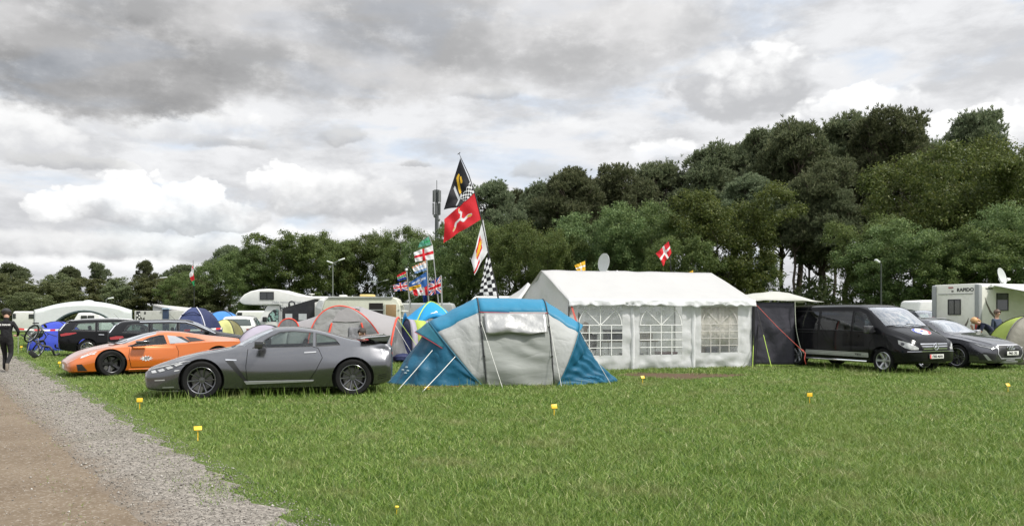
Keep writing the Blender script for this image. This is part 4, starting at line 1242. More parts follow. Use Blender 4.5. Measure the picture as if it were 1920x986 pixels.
# ------------------------------------------------------------------ black people carrier with number plate
def black_van():
    ang = R(-66); h = Vector((math.cos(ang), math.sin(ang), 0)); lat = Vector((-h.y, h.x, 0))
    fw = P(1660, 676, 21.5); fw.z = 0
    mid = fw - h * 1.6 + lat * .80
    root = thing('van', 'black passenger van with silver side stripes and round hood decal', 'van', mid, ang)
    pm = paint('black_van_paint', (.006, .006, .0072), .0, .14, .02)
    K = [(-2.45, .45, .86, .80, .89, 1.05, .89, 1.68, .76, 1.75),
         (-2.38, .34, .90, .75, .935, 1.08, .925, 1.75, .79, 1.83),
         (-1.60, .27, .915, .70, .95, 1.10, .935, 1.78, .80, 1.87),
         (0, .25, .915, .68, .95, 1.10, .935, 1.795, .80, 1.885),
         (.65, .25, .915, .68, .95, 1.095, .935, 1.785, .79, 1.87),
         (.95, .25, .915, .68, .95, 1.09, .935, 1.715, .79, 1.80),
         (1.35, .25, .915, .68, .95, 1.08, .93, 1.44, .83, 1.535),
         (1.72, .25, .915, .66, .95, 1.06, .92, 1.155, .865, 1.255),
         (2.05, .26, .905, .62, .935, .97, .895, 1.01, .81, 1.125),
         (2.28, .28, .875, .58, .90, .87, .845, .90, .74, 1.01),
         (2.38, .30, .80, .56, .83, .79, .77, .82, .66, .905),
         (2.44, .32, .68, .55, .71, .74, .65, .765, .55, .82),
         (2.48, .36, .52, .54, .54, .70, .48, .71, .40, .745)]
    ar = [(1.6, .335, .385), (-1.6, .335, .385)]
    WA = [(1.40, 1.115), (.62, 1.125), (.62, 1.66), (.78, 1.66), (.98, 1.58)]
    WB = [(.54, 1.125), (-.62, 1.13), (-.62, 1.67), (.54, 1.665)]
    WC = [(-.70, 1.13), (-2.14, 1.13), (-2.05, 1.62), (-1.9, 1.67), (-.70, 1.67)]
    WS = [(1.74, 0), (1.71, .45), (1.60, .80), (1.30, .76), (.93, .73), (.97, .4), (.985, 0), (.97, -.4), (.93, -.73), (1.30, -.76), (1.60, -.80), (1.71, -.45)]
    bv, body = car_body(root, K, pm, ar, [WA, WB, WC], [WS], (-2.3, 1.66, .55))
    glaze(root, bv, [WA], [], GLASS_CLEAR); glaze(root, bv, [WB, WC], [], GLASS_DARK)
    glaze(root, bv, [], [WS])
    silver = mat('silver_tape', (.50, .51, .52), .35, .5)
    chr_ = CHROME
    for sd_, sg in (('L', 1), ('Rt', -1)):
        D = [(1.18, .42), (1.20, .80), (1.46, 1.08), (.60, 1.11), (.58, .36), (.95, .36)]
        d = patch('door', bv, D, sd_, pm, root, .003, .08, .003); seam(bv, D + [D[0]], sd_, .009, .0045, 'seam', d)
        patch('handle', bv, [(.84, .97), (.66, .97), (.66, 1.005), (.84, 1.005)], sd_, pm, d, .022, .04, .018)
        D2 = [(.54, .36), (.54, 1.11), (-.68, 1.115), (-.68, .36)]
        d2 = patch('sliding_door', bv, D2, sd_, pm, root, .003, .08, .003); seam(bv, D2 + [D2[0]], sd_, .009, .0045, 'seam', d2)
        patch('handle', bv, [(.44, .97), (.26, .97), (.26, 1.005), (.44, 1.005)], sd_, pm, d2, .022, .04, .018)
        seam(bv, [(-.70, 1.06), (-2.2, 1.05)], sd_, .014, .003, 'door_rail', root, BLACK)
        st = patch('side_stripe', bv, [(1.16, .405), (1.16, .53), (-1.14, .53), (-1.18, .405)], sd_, silver, root, .0075, .08, .001)
        for z in (.425, .455, .505): seam(bv, [(1.15, z), (-1.15, z)], sd_, .007, .0092, 'stripe_line', st)
        y_ = abs(bv.ray_cast(Vector((.85, 4, .47)), Vector((0, -1, 0)), 9)[0].y) + .010
        lettering('stripe_lettering', 'Viano', .10, PLATET, st, (SIDEL if sg > 0 else SIDER)(.80, y_ * sg, .475), .001, .002, .3)
        MB().tube([(1.12, .94 * sg, .285), (-1.12, .94 * sg, .285)], .030, 10).build('side_step', chr_, root, True)
        seam(bv, [(1.6 + .40 * math.cos(t), .335 + .40 * math.sin(t)) for t in [math.pi * i / 14 for i in range(15)]], sd_, .025, .006, 'arch_lip', root, pm)
        seam(bv, [(-1.6 + .40 * math.cos(t), .335 + .40 * math.sin(t)) for t in [math.pi * i / 14 for i in range(15)]], sd_, .025, .006, 'arch_lip', root, pm)
        mb = MB(); mb.bar((1.36, .92 * sg, 1.10), (1.34, 1.02 * sg, 1.13), .10, .06)
        mb.box(1.22, 1.40, min(.98 * sg, 1.20 * sg), max(.98 * sg, 1.20 * sg), 1.06, 1.27)
        mb.build('mirror', mat('mirror_black', (.02, .02, .022), .25, coat=1), root, bevel=.045, seg=4, sharp=60)
        # wrap-round headlamp, seen obliquely
        ax = oblique(38 * sg)
        q = lambda pts: ob(38 * sg, [(x, y * sg, z) for x, y, z in pts])
        L = patch('headlight', bv, q([(2.12, .93, .90), (2.26, .89, .875), (2.40, .72, .79), (2.46, .58, .70), (2.46, .60, .655), (2.40, .78, .655), (2.28, .87, .70), (2.14, .93, .80)]), ax, LAMP, root, .006, .04, .004)
        for x, y, z, r in ((2.22, .885, .80, .042), (2.36, .78, .735, .050)):
            c0 = ob(38 * sg, [(x, y * sg, z)])[0]
            patch('headlight_bulb', bv, [(c0[0] + r * math.cos(i * .785), c0[1] + r * math.sin(i * .785)) for i in range(8)], ax, LAMPDARK if r < .045 else LAMP, L, .012, .04, .002)
        patch('fog_lamp', bv, [(.60 * sg, .40), (.52 * sg, .36), (.46 * sg, .40), (.52 * sg, .445)], 'F', LAMPDARK, root, .004, .04, .002)
    # grille with chrome bars and a three pointed star
    g = patch('grille', bv, [(-.46, .64), (.46, .64), (.52, .80), (.44, .83), (-.44, .83), (-.52, .80)], 'F', BLACK, root, .006, .06, 0)
    for z in (.665, .725, .785):
        w = .44 + (z - .66) * .45
        patch('grille_bar', bv, [(-w, z), (w, z), (w + .01, z + .024), (-w - .01, z + .024)], 'F', CHROME, g, .018, .06, .012)
    hit = bv.ray_cast(Vector((8, 0, .735)), Vector((-1, 0, 0)), 20)[0]
    Ms = FRONT(hit.x + .035, 0, .735)
    mb = MB(); mb.lathe([(.090 + .009 * math.cos(t), .009 * math.sin(t)) for t in [i * math.pi / 4 for i in range(8)]], 28, Ms, True)
    for a in (90, 210, 330):
        c, s_ = math.cos(R(a)), math.sin(R(a))
        mb.add([Ms @ Vector(p) for p in ((.088 * c, .088 * s_, .004), (.018 * -s_, .018 * c, .004), (.018 * s_, -.018 * c, .004), (.0, .0, .018))], [(0, 1, 3), (0, 3, 2), (0, 2, 1)])
    mb.build('star_emblem', CHROME, g, True, 30)
    # bumper with chrome strip, plate
    patch('bumper', bv, [(-.90, .36), (.90, .36), (.92, .57), (.70, .60), (-.70, .60), (-.92, .57)], 'F', pm, root, .022, .07, .018)
    patch('bumper_intake', bv, [(-.44, .32), (.44, .32), (.48, .40), (-.48, .40)], 'F', BLACK, root, .028, .06, 0)
    seam(bv, [(-.86, .605), (-.4, .612), (.4, .612), (.86, .605)], 'F', .014, .024, 'bumper_chrome', root, CHROME)
    plate(root, FRONT(hit.x + .05, 0, .475), 'F300 MAN', REDPL, .52, .112)
    # bonnet: gap and round racing decal
    seam(bv, [(2.34, -.60), (2.0, -.72), (1.74, -.76), (1.80, 0), (1.74, .76), (2.0, .72), (2.34, .60)], 'T', .010, .003, 'bonnet_gap', root)
    el = lambda rx, ry, a0, a1, n=24: [(2.05 + rx * math.cos(a0 + (a1 - a0) * i / n), .02 + ry * math.sin(a0 + (a1 - a0) * i / n)) for i in range(n + 1)]
    dcl = patch('hood_decal', bv, el(.185, .30, 0, 2 * math.pi)[:-1], 'T', mat('decal_white', (.72, .72, .74), .4), root, .005, .05, .001)
    ring = lambda a0, a1: el(.178, .29, a0, a1) + el(.13, .215, a1, a0)
    patch('decal_red_arc', bv, ring(.35, 2.6), 'T', mat('decal_red', (.55, .04, .05), .4), dcl, .0075, .05, .001)
    patch('decal_blue_arc', bv, ring(3.4, 5.7), 'T', mat('decal_blue', (.05, .07, .35), .4), dcl, .0075, .05, .001)
    hz = bv.ray_cast(Vector((2.05, .02, 6)), Vector((0, 0, -1)), 9)
    n = hz[1] if hz[1].z > 0 else -hz[1]
    tilt = math.atan2(n.x, n.z)
    lettering('decal_number', '24', .16, mat('decal_blue', (.05, .07, .35), .4), dcl, Matrix.Translation(hz[0] + n * .011) @ Matrix.Rotation(tilt, 4, 'Y') @ Matrix.Rotation(R(90), 4, 'Z'), .001, .004)
    # wipers, dash, seats
    for y0 in (.55, -.15):
        pts = [bv.ray_cast(Vector((x, y, 6)), Vector((0, 0, -1)), 9)[0] + Vector((.01, 0, .02)) for x, y in ((1.72, y0), (1.69, y0 - .3), (1.64, y0 - .62))]
        MB().tube(pts, .011, 6).build('wiper', BLACK, root, True)
    MB().box(1.15, 1.66, -.80, .80, .75, 1.10).build('dashboard', BLACK, root, bevel=.08)
    for sg in (1, -1):
        seat(root, .60, .42 * sg, .72)
        for x in (-.4, -1.3): seat(root, x, .42 * sg, .72)
    for x in (1.6, -1.6):
        for sg in (1, -1): wheel(root, x, .79 * sg, .335, .235, .235, 6, ALU, .085, dish=.02)
    return root
VAN = black_van()
# ------------------------------------------------------------------ dark grey sporting estate beside the van
def dark_estate():
    ang = R(-64); h = Vector((math.cos(ang), math.sin(ang), 0)); lat = Vector((-h.y, h.x, 0))
    fw = P(1799, 669, 23.3); fw.z = 0
    mid = fw - h * 1.46 + lat * .80
    root = thing('estate_car', 'dark grey estate car with four rings on its black grille, parked beside the van', 'car', mid, ang)
    pm = paint('anthracite_paint', (.085, .085, .095), .8, .24, .05)
    K = [(-2.46, .40, .80, .62, .86, .92, .84, 1.05, .74, 1.10),
         (-2.36, .28, .88, .60, .93, .96, .88, 1.20, .68, 1.27),
         (-1.95, .20, .92, .58, .965, .985, .91, 1.34, .62, 1.43),
         (-1.46, .18, .925, .58, .97, .985, .915, 1.36, .63, 1.455),
         (-.5, .17, .92, .52, .955, .965, .905, 1.385, .62, 1.47),
         (.10, .17, .92, .50, .955, .955, .905, 1.375, .62, 1.46),
         (.45, .17, .92, .50, .955, .945, .905, 1.27, .66, 1.385),
         (.90, .17, .92, .52, .96, .93, .91, 1.04, .78, 1.15),
         (1.15, .175, .92, .54, .965, .90, .915, .94, .83, 1.03),
         (1.46, .18, .925, .55, .97, .87, .91, .895, .82, .975),
         (1.85, .18, .92, .52, .95, .79, .885, .82, .78, .90),
         (2.12, .18, .885, .48, .915, .715, .835, .745, .72, .825),
         (2.30, .19, .81, .46, .84, .655, .76, .68, .64, .755),
         (2.41, .20, .68, .45, .71, .61, .63, .63, .52, .70),
         (2.46, .24, .52, .44, .54, .57, .48, .585, .40, .64)]
    ar = [(1.46, .345, .40), (-1.46, .345, .40)]
    W1 = [(.80, .985), (-.20, 1.0), (-.20, 1.335), (.02, 1.335), (.30, 1.27)]
    W2 = [(-.27, 1.0), (-1.22, 1.015), (-1.22, 1.325), (-.27, 1.338)]
    W3 = [(-1.29, 1.02), (-2.0, 1.06), (-1.80, 1.28), (-1.29, 1.322)]
    WS = [(1.12, 0), (1.08, .42), (.98, .76), (.74, .72), (.30, .59), (.33, .3), (.345, 0), (.33, -.3), (.30, -.59), (.74, -.72), (.98, -.76), (1.08, -.42)]
    bv, body = car_body(root, K, pm, ar, [W1, W2, W3], [WS], (-2.2, 1.02, .42))
    glaze(root, bv, [W1], [WS]); glaze(root, bv, [W2, W3], [], GLASS_DARK)
    for sd_, sg in (('L', 1), ('Rt', -1)):
        D = [(1.0, .32), (1.02, .70), (.92, .95), (-.22, .975), (-.24, .32)]
        d = patch('door', bv, D, sd_, pm, root, .003, .08, .003); seam(bv, D + [D[0]], sd_, .009, .0045, 'seam', d)
        D2 = [(-.28, .32), (-.26, .975), (-1.24, .99), (-1.30, .8), (-1.05, .50), (-.95, .32)]
        d2 = patch('door', bv, D2, sd_, pm, root, .003, .08, .003); seam(bv, D2 + [D2[0]], sd_, .009, .0045, 'seam', d2)
        ro = [(.05, 1.39), (-.6, 1.415), (-1.5, 1.40), (-2.0, 1.36)]
        MB().tube(cr([(x, .60 * sg, z + .05) for x, z in ro], 4), .016, 8).build('roof_rail', mat('satin_metal', (.46, .46, .48), .42, .6), root, True)
        mb = MB(); mb.bar((.80, .90 * sg, .98), (.78, .99 * sg, 1.01), .07, .05)
        mb.box(.68, .84, min(.96 * sg, 1.14 * sg), max(.96 * sg, 1.14 * sg), .97, 1.10)
        mb.build('mirror', mat('satin_metal', (.46, .46, .48), .42, .6), root, bevel=.04, seg=4, sharp=60)
        ax = oblique(42 * sg)
        s_ = 1 if sg > 0 else -1
        q = lambda pts: ob(42 * sg, [(x, y * sg, z) for x, y, z in pts])
        L = patch('headlight', bv, q([(2.44, .50, .60), (2.43, .52, .655), (2.26, .77, .70), (2.05, .87, .765), (1.86, .92, .80), (1.94, .91, .74), (2.16, .85, .655), (2.36, .70, .60)]), ax, LAMPDARK, root, .005, .04, .004)
        patch('daytime_lamp', bv, q([(2.42, .55, .612), (2.34, .71, .612), (2.15, .85, .668), (1.99, .90, .735), (1.99, .90, .75), (2.15, .85, .683), (2.34, .71, .628), (2.42, .55, .628)]), ax, LAMP, L, .010, .03, .002)
        patch('air_intake', bv, q([(2.40, .60, .30), (2.42, .60, .46), (2.20, .82, .50), (2.06, .89, .42), (2.10, .87, .28)]), ax, BLACK, root, .004, .05, 0)
        patch('intake_blade', bv, q([(2.34, .70, .28), (2.24, .79, .44), (2.17, .83, .45), (2.27, .76, .28)]), ax, mat('satin_metal', (.46, .46, .48), .42, .6), root, .014, .04, .008)
    g = patch('grille', bv, [(-.44, .33), (.44, .33), (.56, .46), (.52, .66), (.44, .70), (-.44, .70), (-.52, .66), (-.56, .46)], 'F', BLACK, root, .006, .05, 0)
    seam(bv, [(-.44, .33), (.44, .33), (.56, .46), (.52, .66), (.44, .70), (-.44, .70), (-.52, .66), (-.56, .46), (-.44, .33)], 'F', .028, .012, 'grille_frame', g, mat('satin_metal', (.46, .46, .48), .42, .6))
    x0 = bv.ray_cast(Vector((8, 0, .60)), Vector((-1, 0, 0)), 20)[0].x
    mb = MB()
    for i in range(4):
        mb.lathe([(.048 + .008 * math.cos(t), .008 * math.sin(t)) for t in [j * math.pi / 4 for j in range(8)]], 24, FRONT(x0 + .045 - .02 * abs(i - 1.5), (i - 1.5) * .078, .625), True)
    mb.build('ring_emblem', CHROME, g, True)
    plate(root, FRONT(x0 + .06, 0, .475), 'FM65 ORS', None, .52, .112)
    lip = MB()
    lip.grid([[Vector((2.50 - .62 * (abs(t) ** 2.4) + dx, t * .90, z)) for t in [i / 12 - 1 for i in range(25)]] for dx, z in ((-.12, .20), (.0, .195), (.02, .235), (-.12, .25))])
    lip.build('splitter', mat('satin_metal', (.46, .46, .48), .42, .6), root, True)
    lip = MB()
    lip.grid([[Vector((2.49 - .30 * (abs(t) ** 2.4) + dx, t * .52, z)) for t in [i / 12 - 1 for i in range(25)]] for dx, z in ((-.1, .275), (.0, .275), (.0, .295), (-.1, .30))])
    lip.build('lower_blade', mat('satin_metal', (.46, .46, .48), .42, .6), root, True)
    seam(bv, [(2.28, -.58), (1.9, -.74), (1.2, -.80), (1.2, .80), (1.9, .74), (2.28, .58)], 'T', .010, .003, 'bonnet_gap', root)
    for sg in (1, -1): seat(root, .0, .40 * sg, .36); seat(root, -1.0, .40 * sg, .40)
    MB().box(.66, 1.06, -.74, .74, .66, .93).build('dashboard', BLACK, root, bevel=.06)
    for x in (1.46, -1.46):
        for sg in (1, -1): wheel(root, x, .82 * sg, .345, .27, .262, 5, mat('dark_twin_alloy', (.16, .16, .17), .25, .85), .036, double=True, dish=.03)
dark_estate()
# ------------------------------------------------------------------ cars further back
def estate(name, label, mid, ang, pm, K, Ws, WS, light, cab=(-2.2, .9, .42), rim=ALU, rails=True, hitch=False, r=.33):
    root = thing(name, label, 'car', mid, ang)
    ar = [(1.40, r, r + .05), (-1.40, r, r + .05)]
    bv, body = car_body(root, K, pm, ar, Ws, WS, cab)
    glaze(root, bv, Ws[:2], WS[:1]); glaze(root, bv, Ws[2:], [])
    if len(WS) > 1: patch('rear_window', bv, WS[1], 'T', GLASS_DARK, root, -.006, .08, 0)
    for sd_, sg in (('L', 1), ('Rt', -1)):
        for x0, x1 in ((.90, -.20), (-.24, -1.10)):
            D = [(x0, .30), (x0, .90), (x1, .93), (x1, .30)]
            d = patch('door', bv, D, sd_, pm, root, .003, .09, .003); seam(bv, D + [D[0]], sd_, .009, .0045, 'seam', d)
            patch('handle', bv, [(x1 + .08, .84), (x1 + .26, .83), (x1 + .26, .862), (x1 + .08, .872)], sd_, CHROME, d, .02, .05, .014)
        patch('tail_lamp', bv, light, sd_, REDLAMP, root, .007, .05, .005)
        if rails: MB().tube(cr([(.15, .58 * sg, 1.43), (-.5, .60 * sg, 1.475), (-1.4, .60 * sg, 1.46), (-1.95, .58 * sg, 1.40)], 4), .018, 8).build('roof_rail', mat('satin_metal', (.46, .46, .48), .42, .6), root, True)
        mb = MB(); mb.bar((.72, .88 * sg, .95), (.70, .97 * sg, .98), .07, .05)
        mb.box(.62, .77, min(.94 * sg, 1.10 * sg), max(.94 * sg, 1.10 * sg), .94, 1.07); mb.build('mirror', pm, root, bevel=.035, seg=3)
        patch('headlight', bv, [(2.30, .58), (2.26, .66), (1.80, .76), (1.90, .68), (2.15, .60)], sd_, LAMP, root, .006, .05, .004)
    for sg in (1, -1): seat(root, -.0, .38 * sg, .34); seat(root, -.95, .38 * sg, .36)
    MB().box(.60, .95, -.70, .70, .62, .88).build('dashboard', BLACK, root, bevel=.05)
    for x in (1.40, -1.40):
        for sg in (1, -1): wheel(root, x, .77 * sg, r, .22, r * .68, 10, rim, .028)
    MB().tube([(-.3, -.2, 1.44), (-.52, -.2, 1.68)], [.006, .003], 6).build('aerial', BLACK, root)
    return root, bv

EST = [(-2.36, .42, .74, .62, .80, .90, .78, 1.02, .72, 1.06),
       (-2.30, .30, .84, .60, .88, .93, .86, 1.10, .70, 1.15),
       (-2.12, .24, .88, .58, .905, .955, .875, 1.27, .62, 1.33),
       (-1.90, .20, .89, .56, .915, .965, .88, 1.35, .59, 1.425),
       (-1.40, .19, .895, .55, .92, .965, .885, 1.375, .60, 1.455),
       (-.5, .18, .89, .50, .915, .95, .875, 1.39, .60, 1.475),
       (.05, .18, .89, .50, .915, .94, .875, 1.37, .60, 1.46),
       (.40, .18, .89, .50, .915, .93, .875, 1.25, .64, 1.36),
       (.85, .18, .89, .52, .92, .91, .88, 1.03, .74, 1.13),
       (1.10, .18, .89, .54, .92, .89, .885, .935, .79, 1.02),
       (1.45, .18, .895, .55, .92, .85, .88, .87, .78, .955),
       (1.85, .19, .87, .50, .90, .77, .84, .79, .72, .87),
       (2.12, .20, .80, .48, .83, .70, .75, .715, .63, .785),
       (2.30, .22, .66, .46, .69, .62, .61, .635, .50, .69),
       (2.37, .26, .50, .44, .52, .57, .46, .58, .38, .625)]
EW = [[(.74, .955), (-.18, .98), (-.18, 1.33), (0, 1.33), (.28, 1.24)], [(-.26, .98), (-1.06, .99), (-1.06, 1.325), (-.26, 1.335)], [(-1.14, .995), (-1.92, 1.03), (-1.76, 1.26), (-1.6, 1.30), (-1.14, 1.32)]]
ES = [[(1.06, 0), (1.02, .42), (.92, .70), (.66, .66), (.26, .56), (.28, .3), (.295, 0), (.28, -.3), (.26, -.56), (.66, -.66), (.92, -.70), (1.02, -.42)],
      [(-2.26, .60), (-1.98, .50), (-1.98, -.50), (-2.26, -.60)]]
blk = paint('black_estate_paint', (.006, .006, .0072), .0, .16, .02)
def at_rear(px, Y, ang, xr=-2.3, yr=-.85):
    p = GX(px, Y); return p - Matrix.Rotation(ang, 3, 'Z') @ Vector((xr, yr, 0))

A1 = R(26)
e1, bv1 = estate('estate_car', 'black estate car with tow hook, rear end toward the dirt track', at_rear(112, 29.4, A1), A1, blk, EST, EW, ES,
     [(-2.29, .88), (-2.26, .80), (-2.0, .84), (-1.74, .915), (-1.78, .945), (-2.10, .93)])
for sg in (1, -1):
    patch('rear_spoiler', bv1, [(-2.12, .50 * sg), (-1.92, .55 * sg), (-1.92, 0), (-2.12, 0)], 'T', blk, e1, .03, .08, .02)
    seam(bv1, [(-2.30, 1.02), (-2.14, 1.27), (-2.0, 1.36)], 'L' if sg > 0 else 'Rt', .035, .006, 'window_edge', e1, CHROME)
MB().tube(cr([(-2.25, 0, .36), (-2.42, 0, .32), (-2.50, 0, .36), (-2.50, 0, .46)], 5), .028, 8).build('tow_hook', BLACK, e1, True)
plate(e1, BACK(-2.375, 0, .80), None, None, .50)

A2 = R(22)
e2, bv2 = estate('estate_car', 'black estate car parked nose away between the other black estate and the orange supercar', at_rear(205, 26.2, A2), A2, blk, EST, EW, ES,
     [(-2.29, .86), (-2.26, .78), (-2.05, .79), (-1.86, .85), (-1.90, .90), (-2.10, .90)], rails=False)
seam(bv2, [(-2.30, 1.02), (-2.14, 1.27), (-2.0, 1.36)], 'Rt', .035, .006, 'window_edge', e2, CHROME)
seam(bv2, [(.98, .965), (.70, 1.11), (.34, 1.285), (.02, 1.385), (-.5, 1.40), (-1.4, 1.385)], 'Rt', .022, .006, 'roof_trim', e2, CHROME)
plate(e2, BACK(-2.375, 0, .80), None, None, .50)

e1.scale = e2.scale = (1, 1, .955)
# white off-roader seen from behind
SUV = [(-2.22, .46, .78, .72, .84, .98, .82, 1.06, .76, 1.10), (-2.17, .34, .86, .70, .90, 1.02, .87, 1.24, .72, 1.30), (-2.02, .28, .90, .66, .92, 1.04, .88, 1.50, .64, 1.56),
       (-1.75, .25, .905, .64, .925, 1.045, .89, 1.58, .63, 1.645), (-1.35, .25, .905, .62, .925, 1.04, .89, 1.60, .64, 1.665), (-.3, .25, .90, .60, .92, 1.03, .885, 1.61, .64, 1.68),
       (.10, .25, .90, .60, .92, 1.025, .885, 1.58, .64, 1.66), (.85, .25, .90, .60, .92, 1.00, .885, 1.14, .76, 1.24), (1.10, .25, .90, .60, .92, .98, .89, 1.04, .80, 1.13),
       (1.6, .26, .89, .60, .91, .92, .87, .94, .78, 1.03), (2.0, .27, .82, .56, .85, .82, .78, .84, .68, .92), (2.18, .30, .68, .52, .71, .72, .64, .74, .54, .80)]
SW = [[(.74, 1.06), (-.18, 1.07), (-.18, 1.54), (.02, 1.54), (.28, 1.45)], [(-.26, 1.07), (-1.06, 1.08), (-1.06, 1.54), (-.26, 1.55)], [(-1.14, 1.085), (-1.85, 1.12), (-1.70, 1.48), (-1.14, 1.53)]]
SS = [[(1.06, 0), (1.0, .42), (.92, .70), (.66, .66), (.30, .58), (.33, 0), (.30, -.58), (.66, -.66), (.92, -.70), (1.0, -.42)]]
A3 = R(101)
suv, bv3 = estate('off_roader', 'white off-roader seen from behind beside the motorhome cab', GX(456, 40.0), A3, paint('white_car_paint', (.68, .68, .67), 0, .3, .01), SUV, SW, SS, [(-2.1, .90), (-2.12, .84), (-1.86, .84), (-1.80, .90), (-1.95, .97)], (-1.95, .95, .5), rails=True, r=.35)
suv.scale = (1, 1, .90)
patch('rear_window', bv3, [(-.68, 1.14), (.68, 1.14), (.60, 1.46), (.54, 1.50), (-.54, 1.50), (-.60, 1.46)], 'B', mat('suv_rear_glass', (.05, .065, .06), .05, .2, coat=1), suv, .005, .08, .003)
for sg in (1, -1): patch('tail_lamp', bv3, [(.84 * sg, .88), (.82 * sg, 1.00), (.44 * sg, .98), (.46 * sg, .90)], 'B', REDLAMP, suv, .008, .05, .004)
patch('bumper', bv3, [(-.84, .40), (.84, .40), (.84, .60), (-.84, .60)], 'B', BLACK, suv, .02, .08, .015)
plate(suv, BACK(-2.245, 0, .80), None, None, .50)

# pickup with canopy far right of the van
PK = [(-2.55, .50, .80, .72, .86, 1.00, .84, 1.66, .76, 1.70), (-2.45, .40, .86, .70, .90, 1.02, .88, 1.74, .72, 1.78), (-.95, .36, .88, .66, .91, 1.04, .88, 1.76, .72, 1.82),
      (-.6, .36, .88, .64, .91, 1.04, .88, 1.64, .66, 1.74), (.3, .36, .88, .64, .91, 1.03, .88, 1.66, .66, 1.75), (.95, .36, .88, .64, .91, 1.01, .88, 1.16, .78, 1.24), (1.15, .36, .88, .64, .91, 1.0, .88, 1.06, .80, 1.14),
      (2.1, .38, .86, .60, .88, .94, .84, .97, .76, 1.04), (2.45, .42, .76, .58, .80, .84, .74, .87, .66, .92), (2.52, .46, .66, .56, .68, .78, .62, .80, .54, .84)]
PW = [[(.80, 1.08), (.02, 1.09), (.02, 1.60), (.40, 1.58)], [(-.06, 1.09), (-.62, 1.10), (-.60, 1.58), (-.06, 1.60)], [(-1.0, 1.15), (-2.3, 1.15), (-2.3, 1.62), (-1.0, 1.64)]]
estate('pickup', 'dark pickup with white topped canopy half hidden behind the black van', GX(1722, 36), R(-70), paint('dark_pickup_paint', (.03, .033, .038), .3, .3, .02), PK, PW, [SS[0]], [(-2.4, .82), (-2.4, 1.0), (-2.3, 1.0), (-2.3, .82)], (-2.3, .95, .55), rails=False, r=.38)
# ------------------------------------------------------------------ fabric kit
def fabric(name, c, transl=.22, rough=.62, bump=.35, bscale=5.0, var=.05, dirt=.08, spec=.35, stretch=(1, 1, 1)):
    """tent cloth: slightly see-through to light, with crease relief"""
    if name in MATS: return MATS[name]
    m = bpy.data.materials.new(name); m.use_nodes = True
    k = NT(m.node_tree); bs = k.n['Principled BSDF']; out = k.n['Material Output']
    co = k.new('ShaderNodeTexCoord').outputs['Object']
    mp = k.new('ShaderNodeMapping'); k.l.new(co, mp.inputs[0]); mp.inputs['Scale'].default_value = stretch; cs = mp.outputs[0]
    cc = k.mix(k.noise(co, 1.7, 5), tuple(v * (1 - 2 * var) for v in c), tuple(min(1, v * (1 + 2 * var)) for v in c))
    if dirt: cc = k.mix(k.m('MULTIPLY', k.step(k.noise(co, 1.1, 7, .7), .5, .75), dirt), cc, (.20, .18, .14))
    k.l.new(cc, bs.inputs['Base Color']); bs.inputs['Roughness'].default_value = rough
    bs.inputs['Specular IOR Level'].default_value = spec
    w = k.noise(cs, bscale * .55, 1.5, .45, .6); w2 = k.noise(cs, bscale * 1.6, 2, .5, .3)
    ridge = k.m('ABSOLUTE', k.m('SUBTRACT', w, .5))
    bn = k.new('ShaderNodeBump'); bn.inputs['Strength'].default_value = bump; bn.inputs['Distance'].default_value = .12
    k.l.new(k.m('ADD', k.m('MULTIPLY', ridge, 1.1), k.m('MULTIPLY', w2, .30)), bn.inputs['Height']); k.l.new(bn.outputs[0], bs.inputs['Normal'])
    sh = bs.outputs[0]
    if transl:
        tr = k.new('ShaderNodeBsdfTranslucent'); k.l.new(cc, tr.inputs[0]); k.l.new(bn.outputs[0], tr.inputs['Normal'])
        mx = k.new('ShaderNodeMixShader'); mx.inputs[0].default_value = transl
        k.l.new(sh, mx.inputs[1]); k.l.new(tr.outputs[0], mx.inputs[2]); sh = mx.outputs[0]
    k.l.new(sh, out.inputs[0]); MATS[name] = m; return m

def hn(x, y, s, seed):
    """scalar value noise for displacing cloth"""
    return float(vnoise(np.array([x]), np.array([y]), s, seed)[0]) - .5

def ruled(A, B, n=10, sag=0.0, wr=0.0, seed=1, ws=3.0, bow=None, folds=None):
    """cloth between two equal-length rails; sag bends it down mid-way, wr adds folds along the normal"""
    rows = []
    A = [Vector(p) for p in A]; B = [Vector(p) for p in B]; m = len(A)
    for i in range(n + 1):
        t = i / n; row = []
        for j, (a, b) in enumerate(zip(A, B)):
            p = a.lerp(b, t); q = 4 * t * (1 - t)
            e = min(1, 4 * min(j / max(1, m - 1), 1 - j / max(1, m - 1)) + .15)
            p = p + Vector((0, 0, -sag * q))
            if bow is not None: p = p + Vector(bow) * q
            if wr:
                u, v = t * ws, j / max(1, m - 1) * ws
                p = p + (Vector((hn(u * 2.0, v * .9, 1.0, seed), hn(u * 1.1 + 7, v * 1.7, 1.0, seed + 1), hn(u + 3, v + 9, 1.2, seed + 2))) * 2 * wr * q ** .5 * e)
            if folds:
                fn, fa, fs = folds; u = j / max(1, m - 1)
                d = (B[min(j + 1, m - 1)] - B[max(j - 1, 0)]).cross(b - a)
                if d.length > 1e-6: p = p + d.normalized() * fa * (.25 + t) * min(1, 6 * u, 6 * (1 - u)) * math.sin(6.283 * (fn * u + fs * t) + 5 * hn(u * 4, t * 2, 1, seed + 5)) * (1 if t < .96 else .3)
            row.append(p)
        rows.append(row)
    return rows

def arc(a, top, b, n=18, flat=2.6):
    """hoop from a over top to b: a superellipse"""
    a, top, b = Vector(a), Vector(top), Vector(b); mid = (a + b) / 2; up = top - mid; half = (a - b) / 2
    o = []
    for i in range(n + 1):
        t = math.pi * i / n; c, s = math.cos(t), math.sin(t)
        o.append(mid + half * (abs(c) ** (2 / flat)) * (1 if c >= 0 else -1) + up * (abs(s) ** (2 / flat)))
    return o

